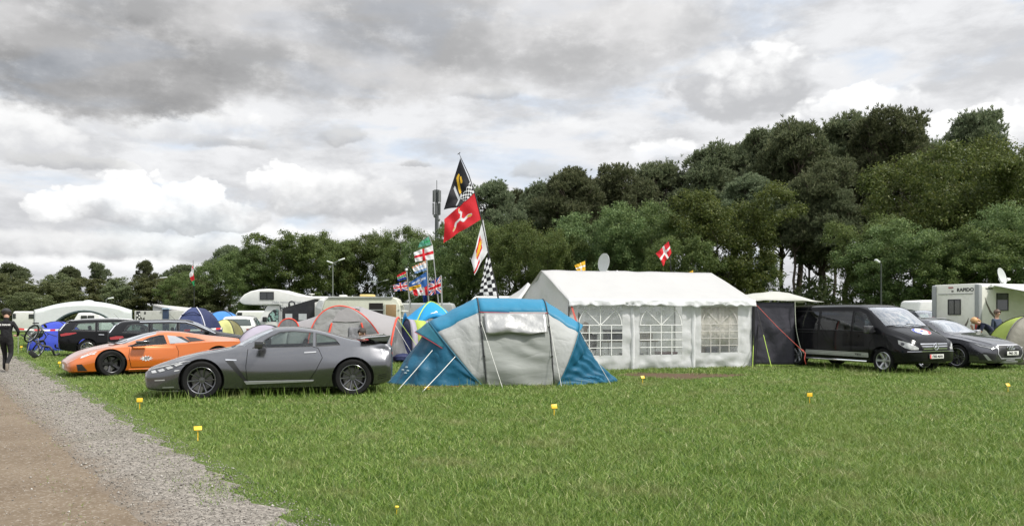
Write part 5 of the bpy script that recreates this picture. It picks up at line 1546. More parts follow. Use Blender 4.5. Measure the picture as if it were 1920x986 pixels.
def cloth(name, rows, m, parent, thick=.004, smooth=True):
    o = MB().grid(rows).build(name, m, parent, smooth, 50)
    if thick:
        md = o.modifiers.new('hem', 'SOLIDIFY'); md.thickness = thick; md.offset = 0
    return o

def guy(parent, a, b, m, r=.006, name='guy_line'):
    mid = Vector(a).lerp(Vector(b), .5) + Vector((0, 0, -.01))
    return MB().tube([a, mid, b], r, 5).build(name, m, parent, True)

def peg(name, label, loc, m, group=None):
    pass
LINEW = mat('guy_white', (.62, .62, .58), .7)
LINEG = mat('guy_lime', (.42, .58, .10), .7)
LINED = mat('guy_dark', (.03, .03, .03), .7)
POLE = mat('fibre_pole', (.02, .02, .022), .5)
STEEL = mat('steel_tube', (.42, .43, .43), .4, .6)
# ------------------------------------------------------------------ big blue and grey tunnel tent in front
def teal_tent():
    o = GX(977, 17.55); rz = R(5)
    t = thing('tunnel_tent', 'large blue and light grey tunnel tent with silver door blind beside the grey coupe', 'tent', o, rz)
    teal = fabric('teal_cloth', (.009, .098, .175), .16, .5, .5, 3.2, .10)
    blue = fabric('blue_roof_cloth', (.022, .19, .325), .15, .5, .25, 4)
    grey = fabric('pale_grey_cloth', (.40, .41, .40), .25, .6, .40, 4.2, .04)
    door = fabric('grey_door_cloth', (.33, .345, .325), .25, .5, .42, 1.7, .05, stretch=(.8, 1, 2.2))
    silver = mat('silver_blind', (.33, .33, .325), .36, .6, var=.08, bump=.8, bscale=4)
    red = mat('red_piping', (.35, .03, .04), .6)
    D = 2.3; H = 1.97
    n = 24
    def hoop(x, xt, h, y0=0.0, y1=D, yt=D / 2, fl=2.5): return arc((x, y0, 0), (xt, yt, h), (x, y1, 0), n, fl)
    LM, RM = hoop(-.76, -.93, H), hoop(.73, .62, H - .03)
    LE = [Vector((-.84 - 1.10 * (p.z / 1.42) ** .9 - .10 * max(0, math.sin(math.pi * i / n)), p.y, p.z)) for i, p in enumerate(hoop(0, 0, 1.42))]
    RE = [Vector((.80 + .64 * (p.z / 1.40) ** .9, p.y, p.z)) for p in hoop(0, 0, 1.40)]
    k0 = next(i for i, p in enumerate(LM) if p.z > 1.62)          # where the coloured roof band starts
    # centre: roof hood, blind, door wall
    def split(name, A, B, i0, i1, m, nn=10, **kw): return cloth(name, ruled(A[i0:i1 + 1], B[i0:i1 + 1], nn, **kw), m, t)
    split('roof', LM, RM, k0, n - k0, blue, 12, wr=.012, seed=3)
    split('back_wall', LM, RM, n - k0, n, grey, 8, wr=.02, seed=5)
    # door wall hangs just inside the hoops
    def on(A, z):
        return next((A[q].lerp(A[q + 1], (z - A[q].z) / max(1e-6, A[q + 1].z - A[q].z)) for q in range(n // 2) if A[q].z <= z <= A[q + 1].z), A[k0])
    def door_pt(z, s_, out=0.0):
        a, b = on(LM, z), on(RM, z); e = math.sin(math.pi * s_) ** .5; x = s_ * 1.5
        w = hn(x * 1.3 + z * .9, z * 3.4 - x * .5, 1.2, 21) * .10 * e + .022 * e * math.sin(z * 8 + x * 2.6) * (1 - z / 1.75)
        w += .016 * e * math.sin(11 * (z + .42 * x) + 6 * hn(x * 1.5, z * 2, 1, 23)) * (1 - .5 * z / 1.7)
        return Vector((a.x + (b.x - a.x) * s_, a.y + (b.y - a.y) * s_ - .015 + w - out, z))
    zt_ = LM[k0].z
    cloth('door', [[door_pt(zt_ * j / 44, i / 36) for i in range(37)] for j in range(45)], door, t)
    rows = [[door_pt(zt_ - .02 - .46 * j / 10, .06 + .90 * i / 24, .075 + hn(i * .35, j * .6, 1.0, 9) * .035) + Vector((0, 0, -.025 * math.sin(i * .5) * (j == 10))) for i in range(25)] for j in range(11)]
    cloth('silver_blind', rows, silver, t, .006)
    MB().tube([LM[k0] + Vector((0, -.03, .0)), LM[k0].lerp(RM[k0], .5) + Vector((0, -.05, -.012)), RM[k0] + Vector((0, -.03, .0))], .010, 6).build('red_piping', red, t, True)
    # triangular gores left and right, blue band over them
    for nm, A, B, sgn in (('left', LM, LE, -1), ('right', RM, RE, 1)):
        rows = ruled(A, B, 10, wr=.022, seed=31 + sgn)
        kb = k0 - 0
        cloth('side_panel', [r_[:kb + 1] for r_ in rows], grey, t)
        cloth('roof_band', [r_[kb:n - kb + 1] for r_ in rows], blue, t)
        cloth('side_panel', [r_[n - kb:] for r_ in rows], grey, t)
    dense = lambda A: cr(A, 3)
    # ends: hoop down to a curved hem
    hemL = [Vector((-.86 - 2.14 * math.sin(math.pi * i / n) ** .75, D * i / n - .62 * math.sin(math.pi * min(1, i / n * 1.5)) * (1 - i / n), .01)) for i in range(n + 1)]
    hemR = [Vector((.82 + 1.60 * math.sin(math.pi * i / n) ** .8, D * i / n, .01)) for i in range(n + 1)]
    cloth('end_wall', ruled(dense(LE), dense(hemL), 18, wr=.06, seed=41, bow=(.10, 0, -.02), ws=4, folds=(9, .030, 1.6)), teal, t)
    cloth('end_wall', ruled(dense(RE), dense(hemR), 18, wr=.06, seed=47, bow=(-.14, .10, -.04), ws=5, folds=(13, .034, -2.4)), teal, t)
    # hood flap over the left end
    top = LE[5:n - 4]; out = [p + Vector((-.30 * math.sin(math.pi * (i + .5) / len(top)) - .03, -.03, -.12 - .12 * math.sin(math.pi * i / len(top)))) for i, p in enumerate(top)]
    cloth('end_hood', ruled(top, out, 5, wr=.012, seed=53), fabric('dark_teal_cloth', (.012, .12, .17), .15, .5, .3, 5), t)
    MB().tube(out, .008, 5).build('red_piping', red, t, True)
    topr = RE[8:n - 6]; outr = [p + Vector((.12 * math.sin(math.pi * (i + .5) / len(topr)), -.02, -.05)) for i, p in enumerate(topr)]
    cloth('end_hood', ruled(topr, outr, 3), blue, t)
    MB().tube(hemL, .012, 5).build('orange_hem', mat('orange_hem', (.50, .14, .05), .6), t, True)
    for A in (LM, RM): MB().tube([p + Vector((0, -.012, .004)) for p in A], .013, 8).build('pole', POLE, t, True)
    for A in (LE, RE): MB().tube([p + Vector((-.004 if A is LE else .012, -.012, .004)) for p in A], .012, 8).build('pole', fabric('pole_sleeve', (.02, .13, .20), 0, .5, .1), t, True)
    # guy lines, straps
    g = lambda px, py: (Matrix.Rotation(-rz, 3, 'Z') @ (G(px, py, .0) - o))
    guy(t, LE[5] + Vector((-.28, -.02, -.16)), g(746, 731), LINEW, .008); guy(t, LE[3] + Vector((-.02, -.02, 0)), g(791, 735), LINEW, .008)
    guy(t, LM[5] + Vector((0, -.02, .1)), g(943, 729), LINEW, .006); guy(t, RM[5] + Vector((0, -.02, .1)), g(1053, 726), LINEW, .006)
    guy(t, RE[8], g(1130, 722) + Vector((.2, 0, 0)), LINEW, .005)
    for i in (2, 5, 7):
        for A in (LM, RM): MB().box(-.02, .02, -.035, -.012, -.012, .012, Matrix.Translation(A[i])).build('pole_clip', BLACK, t)
    # pale printed mark low on the left wall
    c = ruled(LE, hemL, 14, wr=.07, seed=41, bow=(.10, 0, -.02), ws=4)[11]
    mk = MB()
    for dx, dz in ((0, 0), (.05, .05), (-.06, .07), (.02, .13)):
        p = c[8] + Vector((dx - .02, -.06, dz)); mk.ball(p, (.035, .006, .018), 8)
    mk.build('printed_mark', mat('print_pale', (.35, .45, .50), .6), t, True)
    return t
teal_tent()
# ------------------------------------------------------------------ white gabled marquee with arched windows
WHITE_PVC = fabric('white_pvc', (.83, .835, .845), .42, .42, .45, 2.2, .02, .10)
ROOF_PVC = fabric('white_roof_pvc', (.60, .595, .585), .40, .5, .16, 1.6, .02, .05)
def milky_pvc():
    """clear sheet: mostly see-through, gloss and white haze mixed in to lighten the dim inside"""
    m = bpy.data.materials.new('clear_pvc'); m.use_nodes = True
    k = NT(m.node_tree); k.n.clear(); out = k.new('ShaderNodeOutputMaterial')
    tp = k.new('ShaderNodeBsdfTransparent'); tp.inputs[0].default_value = (.90, .91, .90, 1)
    df = k.new('ShaderNodeBsdfPrincipled'); df.inputs['Base Color'].default_value = (.78, .79, .80, 1); df.inputs['Roughness'].default_value = .18
    tr = k.new('ShaderNodeBsdfTranslucent'); tr.inputs[0].default_value = (.78, .79, .80, 1)
    a = k.new('ShaderNodeMixShader'); a.inputs[0].default_value = .4; k.l.new(df.outputs[0], a.inputs[1]); k.l.new(tr.outputs[0], a.inputs[2])
    co = k.new('ShaderNodeTexCoord').outputs['Object']
    f = k.m('MULTIPLY_ADD', k.step(k.noise(co, 1.6, 5, .6), .35, .7), .24, .11)  # patchy share of white haze, brightens the dark view through the pane
    b = k.new('ShaderNodeMixShader'); k.l.new(f, b.inputs[0]); k.l.new(tp.outputs[0], b.inputs[1]); k.l.new(a.outputs[0], b.inputs[2])
    k.l.new(b.outputs[0], out.inputs[0]); return m

def marquee():
    rz = R(15); o = Vector((1.60, 22.25, 0)); L, D, E, H = 5.75, 5.0, 2.02, 2.95
    t = thing('marquee', 'white gabled party marquee with arched plastic windows', 'marquee', o, rz)
    pvc = milky_pvc()
    bars = mat('window_bars', (.80, .80, .78), .6)
    pw = L / 3
    def wall(name, f, w, h, hole, seed, m=WHITE_PVC, amp=.045, nx=36, nz=34):
        """grid wall: f(u, v, out) -> point; hole = (x0, x1, z0, z1) left open"""
        mb = MB(); xs = sorted(set([w * i / nx for i in range(nx + 1)] + (list(hole[:2]) if hole else []))); zs = sorted(set([h * i / nz for i in range(nz + 1)] + (list(hole[2:]) if hole else [])))
        vs = []
        for z in zs:
            for x in xs:
                e = min(1, 6 * x / w, 6 * (1 - x / w)) * .55 + .45
                if hole: e *= min(1, .25 + 3 * min(abs(x - hole[0]), abs(x - hole[1]), abs(z - hole[2]), abs(z - hole[3]))) if not (x < hole[0] - .15 or x > hole[1] + .15 or z < hole[2] - .15) else 1
                d = (hn(x * 1.5 + z * .9 + seed, z * 2.6 - x * .5, 1.3, 60 + seed) + .5 * hn(x * 5 + z * 4, z * 6 - x * 3 + seed, 1, 70 + seed)) * amp * 2 * e
                if z < .25: d -= (.25 - z) * .22 * (1 + .6 * math.sin(x * 7 + seed))
                vs.append(f(x, z, d))
        n = len(xs); fs = []
        for j in range(len(zs) - 1):
            for i in range(n - 1):
                if hole and hole[0] - 1e-6 <= xs[i] and xs[i + 1] <= hole[1] + 1e-6 and hole[2] - 1e-6 <= zs[j] and zs[j + 1] <= hole[3] + 1e-6: continue
                fs.append((j * n + i, j * n + i + 1, (j + 1) * n + i + 1, (j + 1) * n + i))
        return mb.add(vs, fs).build(name, m, t, True, 60)
    def window(x0, x1, z0, z1, f, curtain=False):
        g = MB(); g.quad(f(x0, z0, 0), f(x1, z0, 0), f(x1, z1, 0), f(x0, z1, 0)); g.build('window', pvc, t, fixn=False)
        b = MB(); w = x1 - x0; cx = (x0 + x1) / 2; hz = z0 + (z1 - z0) * .62; r = w / 2 - .02; k = .021
        P_ = lambda x, z: f(x, z, .010)
        def st(a, c): b.bar(P_(*a), P_(*c), k, .008, up=(f(0, 0, 1) - f(0, 0, 0)))
        for i in range(1, 4): st((x0 + w * i / 4, z0), (x0 + w * i / 4, hz))
        for i in range(1, 4): st((x0, z0 + (hz - z0) * i / 4), (x1, z0 + (hz - z0) * i / 4))
        st((x0, hz), (x1, hz)); st((cx, hz), (cx, hz + r * .92))
        for s_ in (-1, 1): st((cx, hz), (cx + s_ * r * .72, hz + r * .72 * .92))
        pr = [(cx + r * math.cos(math.pi * i / 18), hz + r * .92 * math.sin(math.pi * i / 18)) for i in range(19)]
        for a, c in zip(pr, pr[1:]): st(a, c)
        b.build('window_bars', mat('backlit_window_bars', (.52, .50, .47), .6) if curtain else bars, t)  # greyer copy before the curtain: backlit look of the bars put into the colour
        if curtain:
            rows = [[f(x0 - .05 + (w + .1) * i / 20, z, -.06 + .02 * math.sin(i * 1.7)) for i in range(21)] for z in (z0 + (z1 - z0) * .16 + 0 * 1, z0 + .6, z0 + 1.0, z1 + .05)]
            cloth('curtain', rows, fabric('cream_curtain', (.84, .80, .75), .5, .7, .3, 3), t)
    fF = lambda x, z, d: Vector((x, -d, z))
    for i in range(3):
        x0 = i * pw; hole = (.26, 1.60, .42, 1.80) if i == 0 else ((.22, 1.56, .42, 1.80) if i == 1 else (.26, 1.46, .46, 1.80))
        fi = lambda x, z, d, x0=x0: fF(x0 + x, z, d)
        wall('front_wall', lambda x, z, d, x0=x0: fF(x0 + x, z, d), pw, E, hole, 3 * i + 1)
        window(*hole, fi, i == 2)
        # bunched seam of cloth hanging beside the poles
    for x in (pw, 2 * pw):
        rows = [[Vector((x + .055 * a + .03 * hn(z * 2.5 + x, a, 1, 77), -.028 - .018 * math.cos(a * 2.2) - .03 * hn(z * 4 + a, x, 1, 78), z)) for a in (-1, -.6, -.2, .2, .6, 1)] for z in [E * j / 24 for j in range(25)]]
        cloth('wall_seam', rows, WHITE_PVC, t, 0)
    # gable end toward the camera's left, sagging cloth
    def gable(x, nm, seed):
        rows = []
        for j in range(25):
            v = j / 24; row = []
            for i in range(31):
                y = D * i / 30; top = E + (H - E) * (1 - abs(2 * i / 30 - 1)); z = top * v
                row.append(Vector((x - (hn(y * 1.2 + z * .5, z * 1.8 - y * .4, 1.2, seed) * .16) * math.sin(math.pi * i / 30) ** .5, y, z)))
            rows.append(row)
        cloth(nm, rows, WHITE_PVC, t, 0)
    gable(.0, 'gable_wall', 81); gable(L, 'gable_wall', 87)
    fB = lambda x, z, d: Vector((x, D + d, z))
    for i in (1, 2): wall('back_wall', lambda x, z, d, i=i: fB(i * pw + x, z, d), pw, E, None, 20 + i)
    # roof: two slopes with slight sag between frames, valance below the eave
    def slope(front):
        rows = []
        for j in range(15):
            v = j / 14; row = []
            for i in range(61):
                x = -.06 + (L + .12) * i / 60; q = abs(math.sin(math.pi * (x / pw)))
                y0, y1 = (-.10, D / 2) if front else (D + .10, D / 2)
                z = E - .04 + (H - E + .04) * v - .035 * q * math.sin(math.pi * v) + hn(x * 2.2 - v * 3, v * 2.2 + x * .6, 1, 91) * .03
                row.append(Vector((x, y0 + (y1 - y0) * v, z)))
            rows.append(row)
        o_ = cloth('roof', rows, ROOF_PVC, t, .004)
    slope(True); slope(False)
    def valance(y, s_):
        rows = []
        for j, z in enumerate((E + .00, E - .05, E - .11, E - .17, E - .22)):
            rows.append([Vector((-.06 + (L + .12) * i / 120, y - s_ * (.012 * j + (.012 + .010 * j) * hn(i * .45, j * .6, 1, 95) * 2), z + .045 * abs(math.sin(math.pi * (i / 120 * 3))) * (j / 4) + .02 * hn(i * .3, 1, 1, 97) * j)) for i in range(121)])
        cloth('valance', rows, WHITE_PVC, t, .004)
    valance(-.11, 1)
    # frame
    for x in (0.02, pw, 2 * pw, L - .02):
        for y in (.03, D - .03):
            MB().tube([(x, y, 0), (x, y, E - .04)], .019, 8).build('leg_pole', STEEL, t, True)
        for y in (.03, D - .03): MB().tube([(x, y, E - .05), (x, D / 2, H - .05)], .017, 8).build('rafter', STEEL, t, True)
    for y, z in ((.03, E - .05), (D - .03, E - .05), (D / 2, H - .05)): MB().tube([(0, y, z), (L, y, z)], .017, 8).build('purlin', STEEL, t, True)
    MB().tube([(L + .05, -.06, 0), (L + .05, -.06, E - .1)], .022, 8).build('corner_pole', BLACK, t, True)
    MB().tube([(-.03, -.06, 0), (-.03, -.06, E - .1)], .018, 8).build('corner_pole', BLACK, t, True)
    orange = mat('orange_strap', (.50, .085, .06), .6)
    MB().bar((.02, -.10, E - .16), (.16, -.22, 1.30), .055, .006, Vector((0, 1, 0))).build('strap', orange, t)
    MB().bar((.16, -.22, 1.30), (.42, -.9, .02), .02, .006, Vector((0, 1, 0))).build('strap', LINEW, t)
    # strap from the right eave corner to the van's wheel, gathered end hanging
    Mi = Matrix.Rotation(-rz, 3, 'Z'); loc = lambda p: Mi @ (Vector(p) - o)
    a = Vector((L + .06, -.10, E - .12)); c = loc(P(1502, 655, 23.2))
    MB().tube([a, a.lerp(c, .5) + Vector((0, 0, -.03)), c], .0075, 6).build('strap', orange, t, True)
    MB().tube(cr([c, c + Vector((.10, -.05, -.10)), c + Vector((.06, -.08, -.28)), c + Vector((.12, -.06, -.42))], 5), [.010, .02, .024, .016] + [.012] * 12, 7).build('strap_end', orange, t, True)
    return t, o, rz
MARQ, MO, MRZ = marquee()
def in_marquee(x, y, z=0): return MO + Matrix.Rotation(MRZ, 3, 'Z') @ Vector((x, y, z))
# ------------------------------------------------------------------ the other tents
def from_px(o, rz=0.0):
    Mi = Matrix.Rotation(-rz, 3, 'Z'); return lambda px, py, Y: Mi @ (P(px, py, Y) - o)

def grey_red_tent():
    o = GX(648, 25.6); rz = R(4)
    t = thing('family_tent', 'grey family tent with orange red pole sleeves behind the grey sports coupe', 'tent', o, rz)
    g = fabric('warm_grey_cloth', (.36, .345, .35), .3, .6, .25, 3.2, .03)
    dk = fabric('slate_cloth', (.155, .158, .165), .2, .5, .8, 3.0, .06, stretch=(1.6, 1, .8))
    red = mat('orange_red_sleeve', (.62, .055, .025), .6)
    n = 20; D = 3.4
    C0, C1 = arc((-.95, 0, 0), (-.34, D / 2, 1.84), (-.95, D, 0), n), arc((1.10, 0, 0), (.28, D / 2, 1.84), (1.10, D, 0), n)
    LE = arc((-2.0, .35, 0), (-1.95, D / 2, 1.30), (-2.0, D - .35, 0), n); RE = arc((1.35, .15, 0), (1.56, D / 2, 1.46), (1.35, D - .15, 0), n)
    cloth('left_pod', ruled(C0, LE, 10, sag=.03, wr=.02, seed=101), g, t); cloth('right_pod', ruled(C1, RE, 10, sag=.04, wr=.02, seed=104), g, t)
    cloth('roof', ruled(C0[8:13], C1[8:13], 6), g, t)
    hemL = [Vector((-2.2 - 1.1 * math.sin(math.pi * i / n), .35 + (D - .7) * i / n, .01)) for i in range(n + 1)]
    hemR = [Vector((1.40 + 1.05 * math.sin(math.pi * i / n) ** .7, .15 + (D - .3) * i / n - .35 * math.sin(math.pi * min(1, i / n * 1.6)), .01)) for i in range(n + 1)]
    cloth('end_wall', ruled(LE, hemL, 8, wr=.03, seed=107, bow=(-.10, 0, .05)), g, t); cloth('end_wall', ruled(RE, hemR, 10, wr=.05, seed=110, bow=(-.10, 0, .0)), dk, t)
    # arched front: top panel, wrinkled door
    A = [p + Vector((0, -.02, 0)) for p in arc((-1.12, -.30, 0), (-.22, .25, 1.85), (1.42, -.30, 0), 28, 2.0)]
    ay = lambda z: -.32 + .55 * z / 1.85
    cloth('porch_roof', ruled(A, arc((-1.05, 1.0, 0), (-.10, 1.7, 1.80), (1.25, 1.0, 0), 28, 2.0), 5), g, t)
    mid = [Vector((a.x * .99, a.y, a.z)) for a in A]
    rows = []
    for j in range(13):
        v = j / 12; row = []
        for i in range(15):
            a, b = A[i], A[28 - i]; p = a.lerp(b, v); e = math.sin(math.pi * v)
            p = p + Vector((0, -.02 + hn(p.x * 3 + p.z * 2, p.z * 2 - p.x, 1.2, 113) * .09 * e, 0)); row.append(p)
        rows.append(row)
    cloth('door', rows, fabric('grey_door_sheet', (.30, .30, .295), .25, .45, .8, 2.6, .06, stretch=(1, 1, 1.3)), t)
    q = [Vector((x, ay(z) - .05, z)) for x, y, z in ((-.42, .80, 1.36), (.0, .78, 1.33), (.50, .80, 1.36), (.32, 1.0, 1.66), (.02, 1.1, 1.80), (-.26, 1.0, 1.66))]
    MB().add(q + [p + Vector((0, .03, 0)) for p in q], [(0, 1, 2, 3, 4, 5), (0, 1, 7, 6), (1, 2, 8, 7)]).build('top_panel', g, t)
    MB().tube(A, .028, 8).build('pole_sleeve', red, t, True)
    MB().tube([p + Vector((0, -.01, .012)) for p in C0[3:14]], .022, 8).build('pole_sleeve', red, t, True)
    MB().tube([p + Vector((.0, -.01, .012)) for p in RE], .030, 8).build('pole_sleeve', red, t, True)
    for a, b in (((-.52, .45, .95), (-.44, .58, 1.30)), ((.62, .40, .90), (.50, .58, 1.30))): MB().tube([Vector((a[0], ay(a[2]) - .07, a[2])), Vector((b[0], ay(b[2]) - .07, b[2]))], .030, 8).build('door_tie', red, t, True)
    # little vent window on the left pod
    f = LE[6]; v0 = arc(f + Vector((-.34, -.12, -.02)), f + Vector((0, -.02, .34)), f + Vector((.34, -.12, -.02)), 12, 2)
    MB().add(v0, [tuple(range(13))]).build('vent_panel', dk, t); MB().tube(v0, .022, 6).build('vent_sleeve', red, t, True)
    # dark patterned mesh patch on the door
    cloth('door_mesh', [[Vector((.10 + .42 * i / 10, ay(.70 + .46 * j / 8) - .06 + hn(i * .5, j * .5, 1, 117) * .04, .70 + .46 * j / 8)) for i in range(11)] for j in range(9)],
          mat('mesh_dark', (.085, .085, .09), .55, var=.9, vscale=9, bump=.8, bscale=12), t)
    guy(t, RE[9], (2.75, -.8, .0), LINEG, .008); guy(t, RE[6], (2.4, -1.0, .0), LINEW, .006)
    return t
grey_red_tent()

def dome(name, label, o, rz, w, d, h, m, mdoor=None, piping=None, seed=1, flat=2.2, extra=None):
    """two crossed hoops over a rectangular floor, four cloth gores"""
    t = thing(name, label, 'tent', o, rz); n = 16
    c = [Vector((x * w / 2, y * d / 2, 0)) for x, y in ((-1, -1), (1, -1), (1, 1), (-1, 1))]; top = Vector((0, 0, h))
    H = [arc(c[i], top, c[i + 2], n * 2, flat) for i in (0, 1)]
    legs = [H[0][:n + 1], H[1][:n + 1], H[0][n:][::-1], H[1][n:][::-1]]
    for i in range(4):
        A, B = legs[i], legs[(i + 1) % 4]; out = ((c[i] + c[(i + 1) % 4]) / 2).normalized()
        rows = []
        for j in range(9):
            v = j / 8; row = []
            for k_ in range(n + 1):
                p = A[k_].lerp(B[k_], v); s_ = 4 * v * (1 - v)
                p = p - out * .06 * s_ * math.sin(math.pi * k_ / n) + out * hn(k_ * .4, v * 3 + i, 1, seed + i) * .06 * s_; row.append(p)
            rows.append(row)
        mm = m[i % len(m)] if isinstance(m, list) else m
        cloth('fly', rows, mm, t)
    for L_ in legs: MB().tube([p + (p - Vector((0, 0, h * .4))).normalized() * .01 for p in L_], .014 if piping is None else .022, 6).build('pole_sleeve', piping or POLE, t, True)
    if mdoor:
        y = -d / 2
        r_ = [Vector((w * .36 * math.cos(math.pi * i / 14), y - .02 + .30 * math.sin(math.pi * i / 14) * d / 2, h * .62 * math.sin(math.pi * i / 14))) for i in range(15)]
        MB().add(r_ + [p + Vector((0, .03, 0)) for p in r_], [tuple(range(15)), tuple(range(29, 14, -1))]).build('door', mdoor, t)
    return t

navy = fabric('navy_cloth', (.022, .030, .092), .18, .5, .5, 3.5, .08); navy2 = fabric('navy_front_cloth', (.042, .058, .150), .18, .45, .45, 3, .06)
lilac = fabric('lilac_cloth', (.42, .385, .46), .3, .55, .3, 3.5, .04)
def navy_dome():
    o = GX(372, 31.5)
    t = thing('dome_tent', 'navy blue dome tent with pale corner trims behind red and white tape', 'tent', o, R(-8)); n = 16
    top = Vector((.0, 0, 1.86)); h = 1.86
    c = [Vector((-.62, -1.1, 0)), Vector((1.05, -1.0, 0)), Vector((.6, 1.3, 0)), Vector((-1.2, 1.0, 0))]
    tp = [Vector((-.10, -.35, 1.84)), Vector((.10, -.3, 1.84)), Vector((.1, .3, 1.8)), Vector((-.2, .25, 1.8))]
    def leg(a, b, bul): 
        d = Vector((a.x, a.y, 0)).normalized()
        return [a.lerp(b, i / n) + d * bul * math.sin(math.pi * i / n) + Vector((0, 0, .34 * math.sin(math.pi * i / n))) for i in range(n + 1)]
    L = [leg(a, b, .10) for a, b in zip(c, tp)]
    for i, m in enumerate((navy2, navy, navy, navy)): cloth('fly', ruled(L[i], L[(i + 1) % 4], 8, wr=.03, seed=120 + i), m, t)
    cloth('crown_panel', [[tp[0], tp[1]], [tp[3], tp[2]]], navy, t)
    for i in (0, 1): MB().tube([p + Vector((0, -.012, .006)) for p in L[i]], .020, 6).build('pole_sleeve', mat('pale_trim', (.50, .50, .55), .6), t, True)
    q = ruled(L[0], L[1], 8, wr=.03, seed=120); cv = [r_[11] + Vector((0, -.03, .10 * math.sin(math.pi * k / 8))) for k, r_ in enumerate(q)]
    MB().tube(cv, .020, 6).build('door_hood', navy, t, True)
    MB().add([c[0] + Vector((-.02, -.03, .15)), c[0] + Vector((-.32, -.02, .80)), c[0] + Vector((-.05, .02, 1.0))], [(0, 1, 2)]).build('wing_flap', mat('beige_flap', (.42, .38, .34), .7), t)
    return t
navy_dome()

# blue pop-up at the far left
dome('dome_tent', 'small bright blue pop-up tent left of the black estate with tow hook', GX(108, 34.5), R(12), 1.7, 2.0, 1.26, fabric('royal_blue_cloth', (.045, .075, .48), .25, .5, .4, 3, .06), fabric('royal_blue_dark', (.03, .05, .30), .2, .5, .3, 3), None, 131)
dome('dome_tent', 'light blue dome tent over a yellow base, beyond the navy dome tent', GX(418, 39), R(10), 2.0, 2.4, 1.72, fabric('sky_blue_cloth', (.07, .26, .62), .3, .5, .4, 3, .05), fabric('pale_yellow_cloth', (.58, .58, .24), .3), None, 137)
dome('dome_tent', 'pale yellow and olive tent right of the navy dome tent', GX(424, 34.5), R(5), 1.25, 1.8, 1.34, [fabric('pale_yellow_cloth', (.58, .58, .24), .3), fabric('olive_cloth', (.20, .185, .085), .2, .6, .4, 3, .25)], None, None, 139)
dome('dome_tent', 'slate blue low tent peeking above the navy dome tent', GX(398, 43), R(5), 2.2, 2.2, 1.66, fabric('slate_blue_cloth', (.12, .16, .28), .2), None, None, 141)
dome('dome_tent', 'lilac tunnel tent with navy triangular ends, left of the grey family tent', GX(497, 28.2), R(14), 1.9, 1.9, 1.20, [lilac, navy, lilac, navy], navy, None, 143)
t_ = dome('dome_tent', 'lime green and grey dome tent at the edge beside the dark estate', GX(1932, 25.2), R(-16), 2.1, 2.0, 1.52, [fabric('stone_cloth', (.22, .21, .17), .2, .6, .4, 3), fabric('stone_cloth', (.22, .21, .17), .2), fabric('stone_cloth', (.22, .21, .17), .2), fabric('lime_cloth', (.45, .56, .11), .3, .55, .3, 3)], None, None, 147)

def navy_tunnel():
    o = GX(806, 27.3)
    t = thing('tunnel_tent', 'lilac and navy tunnel tent with lime stripe below the sky blue shelter', 'tent', o, R(24)); n = 16
    A = arc((-.85, -.75, 0), (-.80, 0, 1.42), (-.85, .75, 0), n, 2.1); B = arc((1.2, -.7, 0), (1.2, 0, 1.30), (1.2, .7, 0), n, 2.1)
    rows = ruled(A, B, 10, sag=.03, wr=.015, seed=151)
    cloth('fly', rows[:2], lilac, t); cloth('fly', rows[3:], lilac, t); cloth('lime_band', rows[1:4], fabric('lime_cloth', (.45, .56, .11), .3, .55, .3, 3), t)
    hem = [Vector((-.95 - .5 * math.sin(math.pi * i / n), -.75 + 1.5 * i / n, 0)) for i in range(n + 1)]
    cloth('front_wall', ruled(A, hem, 8, wr=.02, seed=153), navy, t)
    v = [Vector((-1.18 + .20 * z, y, z)) for y, z in ((-.38, .15), (.10, .15), (.02, .85), (-.25, .80))]
    MB().add(v + [p + Vector((.02, 0, 0)) for p in v], [(0, 1, 2, 3)]).build('mesh_window', fabric('slate_cloth', (.155, .158, .165)), t)
    MB().tube([p + Vector((-.012, 0, .01)) for p in A], .018, 6).build('pole_sleeve', POLE, t, True)
    MB().ball((-1.2, -.85, .15), (.35, .25, .16), 10).build('folded_flap', navy, t, True)
    return t
navy_tunnel()

def sun_shelter():
    o = GX(808, 30.5)
    t = thing('sun_shelter', 'sky blue domed sun shelter on four lime edged legs', 'shelter', o, R(18)); n = 10; h = 2.05
    blue = fabric('aqua_cloth', (.025, .36, .68), .35, .5, .25, 3, .04)
    c = [Vector((x * 1.0, y * 1.0, 0)) for x, y in ((-1, -1), (1, -1), (1, 1), (-1, 1))]
    legs = [arc(c[i], (0, 0, h), -c[i], 2 * n, 1.62)[:n + 1] for i in range(4)]
    for i in range(4):
        A, B = legs[i], legs[(i + 1) % 4]; rows = []
        for k_ in range(n + 1):
            q = k_ / n; row = []
            for j in range(13):
                v = j / 12; p = A[k_].lerp(B[k_], v)
                p.z += .80 * h * (4 * v * (1 - v)) ** .6 * max(0, 1 - q) ** 2.3; row.append(p)
            rows.append(row)
        cloth('canopy', rows, blue, t)
    for L_ in legs: MB().tube([p * 1.006 for p in L_], .022, 6).build('leg_sleeve', LINEG, t, True)
    mk = MB(); mk.ball((-.05, -.74, 1.60), (.13, .02, .05), 8); mk.ball((.04, -.72, 1.65), (.07, .02, .05), 8); mk.build('printed_mark', WHITEM, t, True)
    return t
sun_shelter()

